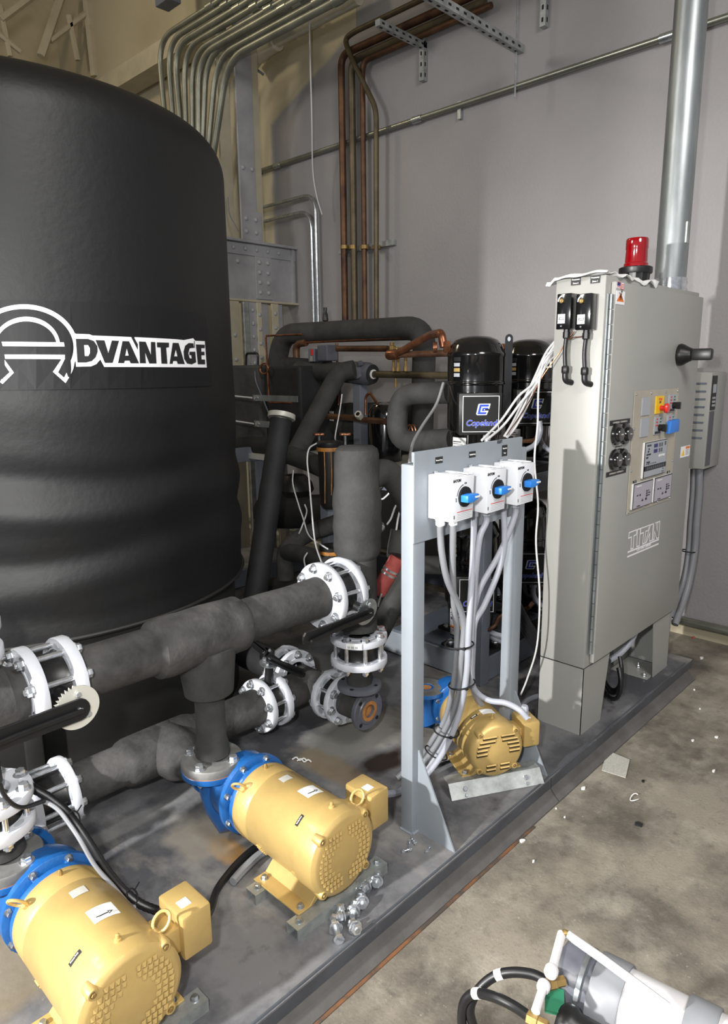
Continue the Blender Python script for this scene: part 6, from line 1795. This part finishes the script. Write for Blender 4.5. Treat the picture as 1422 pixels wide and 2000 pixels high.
a = at(648, 1070, x=2.6)
G().lathe(a + V((0, 0, -0.15)), (0, 0, 1), [(0.062, 0), (0.064, 0.13), (0.066, 0.15)], 28).build('body', 'rubber_stain', t)
G().ring(a + V((0, 0, -0.03)), (0, 0, 1), [(0.055, 0), (0.070, 0), (0.070, 0.02), (0.055, 0.02)], 28).build('stained_ring', 'adhesive', t)
G().lathe(a + V((0, 0, -0.008)), (0, 0, 1), [(0.070, 0), (0.071, 0.02), (0.060, 0.024)], 28).build('cap', 'black_plastic', t)
for (u, v, x_) in ((623, 850, 2.8), (674, 850, 2.8)):
    p = at(u, v, x=x_); t = thing('hand_wheel', 'small rusty star-shaped hand wheel above the strainer, %s one' % ('left' if u < 650 else 'right'), 'hand wheel', p)
    G().lathe(p, (0, 0, 1), [(0.036, 0), (0.038, 0.006), (0.036, 0.012), (0.01, 0.014)], 24, rfun=lambda r, h, a: r * (1 + 0.16 * math.cos(4 * a))).build('wheel', 'copper', t)
    G().cyl(p + V((0, 0, -0.16)), p + V((0, 0, 0.01)), 0.007, n=8).build('spindle', 'zinc', t)
single('foam_cap', 'dark foam-wrapped valve dome between the steep pipe and the strainer', 'cap', G().lathe(at(577, 955, x=2.95), (0, 0, 1), [(0.001, -0.05), (0.09, -0.045), (0.12, -0.01), (0.125, 0.0), (0.11, 0.05), (0.07, 0.095), (0.001, 0.105)], 28), 'rubber_stain')
t = thing('ball_valve', 'small brass ball valve with a blue lever on the foam pipe', 'valve', at(566, 888, x=2.9))
p = at(567, 890, x=2.86)
G().lathe(p, (-0.6, -0.3, 0.6), [(0.012, -0.03), (0.018, 0), (0.018, 0.02), (0.008, 0.03)], 6).build('body', 'brass', t)
for k in range(3):
    a = R(120 * k + 30); G().tube([p + V((-0.02, 0, 0.02)), p + V((-0.02, 0.03 * math.cos(a), 0.02 + 0.03 * math.sin(a)))], 0.004, 6).build('wing', 'label_silver', t)
G().tube([p + V((-0.02, 0.01, 0.02)), at(548, 876, x=2.84), at(536, 862, x=2.84)], [0.008, 0.010, 0.006], 8).build('lever', 'navy', t)
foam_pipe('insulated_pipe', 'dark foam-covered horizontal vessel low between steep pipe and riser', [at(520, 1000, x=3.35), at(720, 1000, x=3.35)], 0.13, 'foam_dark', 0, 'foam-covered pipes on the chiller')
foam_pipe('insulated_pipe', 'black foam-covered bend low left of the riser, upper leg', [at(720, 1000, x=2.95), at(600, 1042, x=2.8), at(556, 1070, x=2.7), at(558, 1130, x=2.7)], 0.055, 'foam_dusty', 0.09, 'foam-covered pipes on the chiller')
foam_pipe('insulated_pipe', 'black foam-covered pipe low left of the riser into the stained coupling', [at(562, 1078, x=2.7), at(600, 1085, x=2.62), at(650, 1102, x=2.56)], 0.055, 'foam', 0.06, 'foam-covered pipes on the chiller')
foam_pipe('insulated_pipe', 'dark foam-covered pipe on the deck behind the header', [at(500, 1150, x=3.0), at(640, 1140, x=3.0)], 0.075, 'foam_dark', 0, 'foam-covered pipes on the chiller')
foam_pipe('insulated_pipe', 'black foam-covered pipe seen between stand posts, left of the lower compressor', [at(800, 1102, x=3.1), at(870, 1104, x=3.1)], 0.055, 'foam', 0, 'foam-covered pipes on the chiller')
foam_pipe('insulated_pipe', 'black foam-covered pipe slanting up behind the riser towards the stand', [at(725, 1265, x=2.42), at(760, 1195, x=2.5), at(790, 1130, x=2.6), at(800, 1040, x=2.7)], 0.055, 'foam', 0.06, 'foam-covered pipes on the chiller')
# red rubber coupling under a foam boot
t = thing('rubber_coupling', 'red rubber hose coupling with steel clamps between riser and stand', 'coupling', at(755, 1130, x=2.35))
a, b_ = at(778, 1088, x=2.35), at(738, 1160, x=2.28)
d = (b_ - a)
G().tube([a, a + d * 0.5, a + d * 0.9, b_], [0.038, 0.038, 0.036, 0.030], 24).build('hose', 'red_hose', t)
G().tube([b_, b_ + d * 0.05], 0.026, 16).build('dark_end', 'rubber_stain', t)
for k in (0.32, 0.42): G().ring(a + d * k, d, [(0.036, 0), (0.041, 0), (0.041, 0.011), (0.036, 0.011)], 24).build('clamp', 'bright_zinc', t)
G().tube([at(786, 1035, x=2.4), at(782, 1070, x=2.38), a + d * 0.02], [0.055, 0.062, 0.055], 24).build('foam_boot', 'foam', t)
for (u, v, lab) in ((743, 948, 'silver pipe plug on the right side of the riser, upper'), (745, 1030, 'silver pipe plug on the right side of the riser, lower')):
    p = at(u, v, y=2.02)
    single('pipe_plug', lab, 'plug', G().lathe(p + V((-0.04, 0.02, 0)), (1, -0.25, 0), [(0.024, 0), (0.024, 0.045), (0.020, 0.055), (0.001, 0.056)], 18), 'zinc', 'silver plugs on the riser')
# coloured tray end and steel parts seen under the shelf
single('shelf_foot', 'light gray bracket plate low behind the lever valve', 'bracket', G().box(3.3, 3.31, at(620, 1100, x=3.3).y, at(575, 1100, x=3.3).y, 0.60, 0.66), 'gray_paint', smooth=False)

# ================================================================== WIRES AND LOOSE CABLES
def wire(name, label, pts, r, m, cat='wire', group=None, seg=7, n=8):
    return single(name, label, cat, G().tube(smoothpath(pts, seg), r, n), m, group)


WG = 'thin white wires from the cabinet to the rack'
wb_ = [
    ([(1086, 664, 2.86, 1), (1066, 690, 2.84, 1), (1044, 738, 2.80, 1), (1022, 784, 2.80, 1), (1000, 828, 2.82, 1), (985, 852, 2.84, 1)], 'uppermost white wire of the bunch leaving the cabinet side'),
    ([(1086, 670, 2.86, 1), (1068, 698, 2.83, 1), (1047, 744, 2.79, 1), (1025, 790, 2.79, 1), (1003, 832, 2.81, 1), (989, 853, 2.84, 1)], 'second white wire of the bunch leaving the cabinet side'),
    ([(1086, 678, 2.86, 1), (1070, 706, 2.82, 1), (1050, 748, 2.78, 1), (1028, 796, 2.78, 1), (1006, 836, 2.80, 1), (991, 854, 2.83, 1)], 'third white wire of the bunch leaving the cabinet side'),
    ([(1086, 688, 2.86, 1), (1066, 704, 2.82, 1), (1042, 748, 2.78, 1), (1012, 775, 2.70, 1), (978, 822, 2.60, 1), (941, 860, 2.45, 1)], 'white wire branching left from the bunch towards the stand panel, upper'),
    ([(1086, 692, 2.86, 1), (1068, 712, 2.81, 1), (1046, 752, 2.77, 1), (1016, 788, 2.68, 1), (984, 830, 2.58, 1), (950, 860, 2.44, 1)], 'white wire branching left from the bunch towards the stand panel, lower'),
]
for pts, lab in wb_:
    wire('signal_wire', lab, [at(u, v, x=x) for u, v, x, _ in pts], 0.0055, 'wire_white', group=WG)
wire('signal_wire', 'long white wire hanging from the cabinet side down to the deck', [at(u, v, x=x) for u, v, x in ((1086, 680, 2.84), (1062, 705, 2.78), (1052, 760, 2.74), (1050, 830, 2.72), (1044, 900, 2.72), (1051, 985, 2.72), (1047, 1060, 2.72), (1054, 1160, 2.72), (1049, 1260, 2.72), (1030, 1325, 2.72), (1017, 1357, 2.72))], 0.0042, 'wire_white', group=WG)
wire('signal_wire', 'gray cable pair curving from the right compressor down behind the stand panel', [at(u, v, x=x) for u, v, x in ((866, 748, 3.0), (852, 790, 2.9), (826, 830, 2.7), (808, 862, 2.5), (801, 890, 2.3), (800, 905, 2.2))], 0.0075, 'wire_gray', group=WG)
wire('copper_wire', 'thin bare copper wire running up to the black temperature controls', [at(u, v, x=x) for u, v, x in ((990, 850, 2.8), (1030, 790, 2.76), (1060, 735, 2.76), (1092, 690, 2.775), (1108, 664, 2.775), (1122, 647, 2.785))], 0.0024, 'copper')
wire('copper_wire', 'thin copper sensing wire between the two temperature controls', [at(u, v, x=x) for u, v, x in ((1108, 664, 2.772), (1120, 659, 2.77), (1136, 657, 2.772), (1144, 650, 2.785))], 0.002, 'copper')
for k, (pts, lab) in enumerate([
    ([(668, 770, 3.3), (664, 800, 3.25), (655, 850, 3.1), (656, 862, 3.0)], 'thin gray sensor lead near the white sticker on the barrel'),
    ([(618, 866, 2.68), (604, 876, 2.6), (600, 900, 2.55), (604, 940, 2.5), (609, 1000, 2.45), (616, 1060, 2.3), (632, 1108, 2.05)], 'pale sensor lead hanging past the strainer to the big valve'),
    ([(573, 918, 2.8), (572, 945, 2.8), (583, 985, 2.75), (592, 1012, 2.7), (605, 1048, 2.6), (640, 1072, 2.5)], 'thin gray sensor lead crossing behind the strainer'),
    ([(595, 985, 2.8), (599, 1000, 2.8), (590, 1028, 2.75), (584, 1042, 2.7)], 'short thin sensor lead left of the strainer'),
    ([(600, 1080, 2.5), (594, 1092, 2.45), (597, 1110, 2.4)], 'white hook-shaped lead on the foam pipe above the big valve'),
    ([(783, 975, 2.3), (772, 990, 2.3), (764, 1012, 2.3), (756, 1024, 2.3)], 'white curled lead right of the riser, upper'),
    ([(784, 988, 2.3), (778, 1010, 2.3), (774, 1035, 2.3)], 'white curled lead right of the riser, lower'),
    ([(766, 944, 2.5), (762, 960, 2.48), (750, 973, 2.46), (744, 975, 2.45)], 'short white lead at the upper pipe plug of the riser'),
    ([(745, 1160, 2.26), (740, 1175, 2.26), (738, 1185, 2.25)], 'white wire end sticking out of the red rubber coupling'),
    ([(498, 725, 3.35), (500, 745, 3.35), (512, 775, 3.3), (524, 805, 3.2)], 'thin dark lead hanging on the exchanger block')]):
    wire('sensor_lead', lab, [at(u, v, x=x) for u, v, x in pts], 0.0045, 'wire_white' if 'dark' not in lab else 'gray_dark', group='thin sensor leads on the chiller')
# power cables low in the rack
for k, (du, dv) in enumerate([(0, 0), (-6, 8), (-10, 18), (4, -6), (-14, 26), (-4, 34), (6, 12)]):
    pts = [(985 + du, 1118 + dv * 0.6, 3.2), (1003 + du * .5, 1160 + dv, 3.1), (1025, 1205 + dv, 3.0), (1052, 1248 + dv, 2.93), (1072, 1275 + dv, 2.9)]
    wire('power_cable', 'black power cable in the bunch low behind the right stand post', [at(u, v, x=x) for u, v, x in pts], 0.009, 'cable_black', 'cable', 'black power cables in the rack')
wire('flexible_tail', 'light gray flexible conduit lying low behind the right stand post', [at(u, v, x=x) for u, v, x in ((1000, 1180, 3.1), (1022, 1215, 3.05), (1048, 1245, 3.0), (1070, 1270, 3.0))], 0.014, 'liquidtight', 'conduit')
wire('flexible_tail', 'short light gray flexible conduit between the stand posts', [at(u, v, x=x) for u, v, x in ((952, 1232, 3.0), (970, 1240, 3.0), (985, 1243, 3.0))], 0.016, 'liquidtight', 'conduit')
wire('copper_tube', 'old copper tube at the foot of the lower compressors', [at(u, v, x=x) for u, v, x in ((944, 1235, 2.95), (966, 1222, 2.98), (976, 1205, 3.0), (1000, 1195, 3.05), (1030, 1188, 3.1), (1040, 1178, 3.1))], 0.011, 'copper_old', 'pipe')
wire('copper_tube', 'old copper tube beside the upper right compressor foot', [at(u, v, x=x) for u, v, x in ((1020, 862, 3.3), (1042, 860, 3.35), (1050, 852, 3.4))], 0.012, 'copper_old', 'pipe')
wire('flexible_tail', 'light gray flexible conduit curving down right of the stand panel', [at(u, v, x=x) for u, v, x in ((1054, 822, 3.3), (1055, 845, 3.3), (1045, 868, 3.25), (1024, 880, 3.2))], 0.014, 'liquidtight', 'conduit')
wire('flexible_tail', 'pale hose lying on the deck behind the right stand post', [at(u, v, z=z) for u, v, z in ((1100, 1358, 0.115), (1060, 1358, 0.115), (1030, 1368, 0.115), (1012, 1392, 0.115))], 0.014, 'liquidtight', 'conduit')
# loops under the cabinet
for k, (r_, x_) in enumerate(((0.115, 3.20), (0.095, 3.26), (0.125, 3.30))):
    c = at(1190, 1282, x=x_); c.z = 0.116 + r_
    pts = [c + V((0.04 * math.sin(a * 0.5), 0.03 * math.cos(a), r_ * math.sin(a))) + V((0.7 * r_ * math.cos(a), 0.5 * r_ * math.cos(a), 0)) for a in [PI * 0.75 + i * PI / 12 for i in range(19)]]
    g = G().tube(pts + [pts[-1] + V((0.0, 0.0, 0.16))], 0.0105, 10)
    single('cable_loop', 'black cable loop hanging under the cabinet between its feet', 'cable', g, 'cable_black', 'black cable loops under the cabinet')
wire('hose_loop', 'pale blue-gray hose curving under the cabinet between its feet', [at(1245, 1225, x=3.45), at(1232, 1252, x=3.42), at(1212, 1275, x=3.36), at(1190, 1290, x=3.28)], 0.016, 'liquidtight', 'hose')

# black ribbed conduit and cables at the near left pump
P0 = [(36, 1512), (60, 1536), (96, 1558), (128, 1584), (150, 1612), (176, 1650), (206, 1697), (240, 1738), (272, 1764), (306, 1778), (330, 1784)]
pth = smoothpath([at(u, v, y=2.06 - 0.043 * k) for k, (u, v) in enumerate(P0)], 8)
rad = [0.0125 + (0.0012 if i % 2 else 0) for i in range(len(pth))]
single('ribbed_conduit', 'black ribbed conduit running from the left valves to the near motor box', 'conduit', G().tube(pth, rad, 12), 'cable_black')
P1 = [(0, 1548), (14, 1566), (32, 1580), (60, 1572), (85, 1566), (112, 1580), (136, 1610), (156, 1640), (185, 1690), (220, 1730), (250, 1765), (262, 1772)]
wire('gray_tube', 'gray cable strapped along the black ribbed conduit', [at(u, v, y=2.02 - 0.037 * k) for k, (u, v) in enumerate(P1)], 0.006, 'liquidtight_dark', 'cable')
P2 = [(0, 1532), (8, 1552), (24, 1570), (44, 1577), (70, 1570), (88, 1563)]
wire('black_cable', 'black cable sagging across the white flanges at the left edge', [at(u, v, y=1.86) for k, (u, v) in enumerate(P2)], 0.006, 'cable_black', 'cable')
for (u, v, y, lab) in ((145, 1600, 1.90, 'upper cable tie on the black ribbed conduit'), (258, 1752, 1.72, 'lower cable tie on the black ribbed conduit')):
    c = at(u, v, y=y)
    g = G().tube([c + V((0.016 * math.cos(a), 0.010 * math.sin(a), 0.022 * math.sin(a))) for a in [i * PI / 8 for i in range(16)]], 0.0025, 6, True)
    g.tube([c + V((0.01, 0, 0.018)), c + V((0.026, 0, 0.035))], 0.002, 6)
    single('cable_tie', lab, 'cable tie', g, 'black_matt', 'cable ties on the ribbed conduit')
wire('motor_cable', 'thick black cable on the deck between the two near motors', [at(398, 1800, z=0.22), at(412, 1775, z=0.17), at(422, 1742, z=0.13), at(442, 1712, z=0.12), at(470, 1680, z=0.12), at(500, 1655, z=0.12), at(530, 1640, z=0.12)], 0.0125, 'cable_black', 'cable')
wire('deck_conduit', 'gray conduit lying on the deck under the middle pump', [at(455, 1722, z=0.12), at(480, 1695, z=0.12), at(510, 1668, z=0.12), at(540, 1655, z=0.12)], 0.015, 'liquidtight_dark', 'conduit')
wire('deck_conduit', 'light gray conduit from the middle motor box to the stand', [at(752, 1551, y=1.50), at(770, 1549, y=1.56), at(786, 1543, y=1.60), at(800, 1536, y=1.62)], 0.0135, 'liquidtight', 'conduit')

# ================================================================== SMALL THINGS ON THE DECK AND FLOOR
def loose_bolt(u, v, ang, ln=0.05, s=1.0, tilt=0.0, lab='', nutpos=0.6):
    p = at(u, v, z=DK + 0.013 * s)
    t = thing('loose_bolt', lab, 'bolt', (0, 0, 0), group='loose zinc bolts on the deck')
    G().lathe((0, 0, 0), (1, 0, 0), [(0.013 * s, -0.010), (0.0135 * s, -0.008), (0.0135 * s, 0)], 6).build('head', 'bright_zinc', t)
    G().cyl((0, 0, 0), (ln, 0, 0), 0.0072 * s, n=10).build('shank', 'zinc', t)
    G().lathe((ln * nutpos, 0, 0), (1, 0, 0), [(0.013 * s, 0), (0.0135 * s, 0.001), (0.0135 * s, 0.010)], 6).build('nut', 'bright_zinc', t)
    G().ring((ln * nutpos - 0.006, 0, 0), (1, 0, 0), [(0.007 * s, 0), (0.0175 * s, 0), (0.0175 * s, 0.002), (0.007 * s, 0.002)], 20).build('washer', 'bright_zinc', t)
    t.location = p; t.rotation_euler = (0, tilt, R(ang))
    return t


BL = [(738, 1712, 215, 0.045, 'topmost of the loose zinc bolts beside the middle motor'), (722, 1724, 190, 0.04, 'loose zinc bolt second from the top of the row'), (708, 1736, 130, 0.04, 'loose zinc bolt with washer below the second one in the row'),
      (706, 1752, 230, 0.045, 'loose zinc bolt halfway along the row'), (694, 1768, 215, 0.05, 'loose zinc bolt just below the middle of the row'), (682, 1786, 160, 0.04, 'loose zinc bolt touching the crossed pair'),
      (655, 1792, 20, 0.045, 'loose zinc bolt pointing right at the left of the row end'), (690, 1806, 250, 0.03, 'loose zinc bolt standing right of the row end'), (662, 1832, 62, 0.055, 'bottommost loose zinc bolt, head towards the viewer')]
for i, (u, v, a, ln, lab) in enumerate(BL):
    loose_bolt(u, v, a, ln * 1.1, 1.25, -0.12, lab)
for (u, v, a, lab) in ((806, 1640, 250, 'small loose bolt close to the foot of the left stand post'), (838, 1657, 200, 'small loose bolt right of the others by the stand post'), (790, 1662, 330, 'small loose bolt in the little heap by the stand post'), (800, 1652, 40, 'small loose bolt on top of the little heap by the stand post')):
    loose_bolt(u, v, a, 0.028, 0.5, -0.1, lab)


def scrap(u, v, z, w, h, lab, m='paper', name='paper_scrap', cat='scrap', group='white scraps on the floor', n=7):
    c = at(u, v, z=z); g = G(); pts = []
    for i in range(n):
        a = 2 * PI * i / n + random.random() * 0.5; k = 0.7 + 0.5 * random.random()
        pts.append(c + V((w * k * math.cos(a), h * k * math.sin(a), 0)))
    g.prism(pts, (0, 0, 0.004 + 0.004 * random.random()))
    return single(name, lab, cat, g, m, group, True, 0.0)


c = at(1202, 1492, z=0)
g = G().prism([at(u, v, z=0.001) for u, v in ((1186, 1467), (1230, 1485), (1222, 1520), (1175, 1505))], (0, 0, 0.004))
single('paper_square', 'square piece of gray paper lying on the concrete floor', 'paper', g, 'gray_paper', smooth=False)
for (u, v, w, h, lab) in ((1020, 1643, 0.013, 0.011, 'white crumb on the floor close to the skid edge, left'), (1140, 1541, 0.013, 0.008, 'white crumb on the floor left of the paper square'), (1353, 1447, 0.010, 0.008, 'white crumb right of the paper square, left of two'), (1400, 1441, 0.009, 0.008, 'white crumb near the right edge, right of two'),
                          (1370, 1286, 0.015, 0.010, 'white crumb on the floor near the skid corner'), (1356, 1348, 0.006, 0.006, 'tiny white crumb below the skid corner'), (1042, 1684, 0.006, 0.004, 'tiny white crumb beyond the skid shadow'), (1394, 1507, 0.010, 0.005, 'flat white crumb near the right edge of the photo'),
                          (1367, 1385, 0.008, 0.006, 'white crumb halfway up the right edge'), (1103, 1597, 0.004, 0.004, 'tiny white crumb right of the bent bracket'), (1086, 1580, 0.004, 0.004, 'tiny white crumb at the skid flange joint')):
    scrap(u, v, 0.0, w, h, lab)
scrap(1247, 1611, 0, 0.014, 0.016, 'dark gray flake lying on the floor below the paper square', 'foam_dark', 'rubber_flake', 'flake', None, 5)
scrap(1256, 1527, 0, 0.008, 0.008, 'small dark reddish flake right below the paper square', 'rubber_stain', 'rubber_flake', 'flake', None, 5)
scrap(1354, 1246, 0, 0.014, 0.010, 'small dark red lump on the floor by the wall', 'red_hose', 'red_lump', 'lump', None, 6)
g = G().tube([at(1240, 1558, z=0.008) + V((0.03 * math.cos(a), 0.015 * math.sin(a), 0.004 * math.sin(2 * a))) for a in [i * PI / 8 for i in range(13)]], 0.0022, 6)
single('plastic_strip', 'curled pale plastic strip on the floor below the paper square', 'strip', g, 'label_white')
for (u, v) in ((585, 1485), (594, 1488)):
    g = G().tube(smoothpath([at(u - 14, v - 2, z=DK + .005), at(u - 6, v - 6, z=DK + 0.014), at(u, v, z=DK + .006), at(u + 8, v - 4, z=DK + 0.012), at(u + 14, v, z=DK + .005)], 5), 0.003, 6)
    single('tape_shred', 'shred of white tape on the deck behind the middle pump, %s one' % ('left' if u < 590 else 'right'), 'shred', g, 'paper')

# ================================================================== FILTER UNIT IN THE LOWER RIGHT CORNER
fu = thing('filter_unit', 'white cylinder filter with gray clamps, brass fittings and black end cap, lower right corner', 'filter', (1.10, 0.50, 0))
ZF = 0.42
def fp(u, v, z=ZF): return at(u, v, z=z)


a0, a1 = fp(1108, 1905), fp(1330, 2022)
d = (a1 - a0).normalized(); Lx = (a1 - a0).length
rf_ = 0.075
G().lathe(a0 + d * 0.10, d, [(rf_, 0), (rf_, Lx + 0.25)], 40).build('white_cylinder', 'pvc_white', fu)
G().lathe(a0 + d * 0.0, d, [(rf_ * 0.7, -0.02), (rf_ * 0.98, -0.01), (rf_ * 1.02, 0.0), (rf_ * 1.02, 0.025), (rf_ * 0.95, 0.04), (rf_ * 0.95, 0.09)], 40).build('end_cap', 'flange_gray', fu)
G().lathe(a0 + d * -0.021, d, [(rf_ * 0.45, 0), (rf_ * 0.45, 0.004)], 28).build('cap_disc', 'black_plastic', fu)
G().ring(a0 + d * 0.036, d, [(rf_ * 0.9, 0), (rf_ * 1.06, 0.004), (rf_ * 1.06, 0.014), (rf_ * 0.9, 0.018)], 40).build('steel_ring', 'zinc', fu)
for q, w in ((0.065, 0.065), (Lx + 0.005, 0.06)):
    G().ring(a0 + d * q, d, [(rf_ * 0.95, 0), (rf_ * 1.08, 0), (rf_ * 1.10, 0.004), (rf_ * 1.10, w - 0.004), (rf_ * 1.08, w), (rf_ * 0.95, w)], 40).build('gray_clamp', 'liquidtight_dark', fu)
# short lower cylinder beside it
b0 = fp(1092, 1995); G().lathe(b0, d, [(0.035, 0), (0.042, 0.01), (0.042, 0.03), (0.035, 0.04), (0.035, 0.2)], 32).build('second_cap', 'black_plastic', fu)
for q in ((fp(1078, 1921, 0.50), fp(1064, 1924, 0.50)), (fp(1042, 1992, 0.50), fp(1028, 1985, 0.50))):
    G().lathe(q[0], q[1] - q[0], [(0.009, -0.03), (0.011, -0.028), (0.011, -0.01), (0.013, -0.008), (0.013, 0.012), (0.010, 0.014)], 6).build('brass_fitting', 'brass', fu)
ZT = 0.55
ja, jb_ = fp(1097, 1824, ZT), fp(1110, 1826, ZT)
G().tube([ja + V((0, 0, 0)), fp(1079, 1893, ZT)], 0.0095, 14).build('white_tube', 'pvc_white', fu)
G().tube([jb_, fp(1180, 1875, ZT), fp(1306, 1968, ZT - 0.03)], 0.0095, 14).build('white_tube', 'pvc_white', fu)
G().tube([ja + V((-0.004, 0.0, 0)), (ja + jb_) / 2 + V((0, 0, 0.004)), jb_], 0.008, 10).build('corner_link', 'brass', fu)
G().lathe(fp(1079, 1890, ZT), fp(1074, 1906, ZT) - fp(1079, 1890, ZT), [(0.012, 0), (0.0145, 0.004), (0.0145, 0.016), (0.012, 0.02)], 16).build('collar', 'pvc_white', fu)
G().lathe(fp(1064, 1920, ZT - .03), fp(1058, 1938, ZT - .03) - fp(1064, 1920, ZT - .03), [(0.012, 0), (0.014, 0.004), (0.014, 0.014), (0.012, 0.018)], 16).build('collar', 'pvc_white', fu)
G().tube([fp(1060, 1932, ZT - .03), fp(1046, 1975, ZT - .03)], 0.009, 12).build('white_tube', 'pvc_white', fu)
G().box(-0.03, 0.03, -0.02, 0.02, -0.004, 0.004, Matrix.Translation(fp(1083, 1955, 0.45)) @ Matrix.Rotation(0.5, 4, 'Z')).build('green_plate', 'green', fu, False)
# legs that carry the unit on the floor (mostly below the frame)
for q in (0.09, Lx + 0.12):
    p = a0 + d * q
    G().box(p.x - 0.02, p.x + 0.02, p.y - 0.07, p.y + 0.07, 0.0, 0.02).build('foot_plate', 'liquidtight_dark', fu, False)
    G().cyl((p.x, p.y, 0.0), (p.x, p.y, p.z - rf_ * 0.9), 0.014, n=10).build('leg', 'liquidtight_dark', fu)
H1 = smoothpath([fp(1068, 1916, 0.50), fp(1040, 1903, 0.50), fp(1000, 1899, 0.49), fp(964, 1908, 0.47), fp(934, 1934, 0.44), fp(918, 1970, 0.40), fp(926, 2010, 0.34), fp(940, 2060, 0.26)], 8)
H2 = smoothpath([fp(1034, 1986, 0.50), fp(1005, 1966, 0.49), fp(968, 1948, 0.48), fp(930, 1940, 0.45), fp(908, 1955, 0.42), fp(902, 1990, 0.37), fp(908, 2040, 0.30)], 8)
for H_, lab, k in ((H1, 'outer black hose looping from the upper brass fitting of the filter', 20), (H2, 'inner black hose looping from the lower brass fitting of the filter', 22)):
    t = thing('black_hose', lab, 'hose', H_[0], group='black hoses on the filter')
    G().tube(H_, 0.0105, 14).build('hose', 'cable_black', t)
    G().tube([H_[k], H_[k + 2], H_[k + 3]], 0.0115, 14).build('white_band', 'label_white', t)
g = G(); q = at(1066, 690, x=2.95); b_ = at(1077, 690, x=2.95); z0, z1 = at(1066, 717, x=2.95).z, at(1066, 690, x=2.95).z
g.tube([V((2.95, q.y, z1)), V((2.95, b_.y, z1)), V((2.95, b_.y, z0)), V((2.95, q.y, z0))], 0.006, 6)
single('cable_clip', 'small white square clip beside the cabinet, right of the second compressor', 'clip', g, 'label_white')
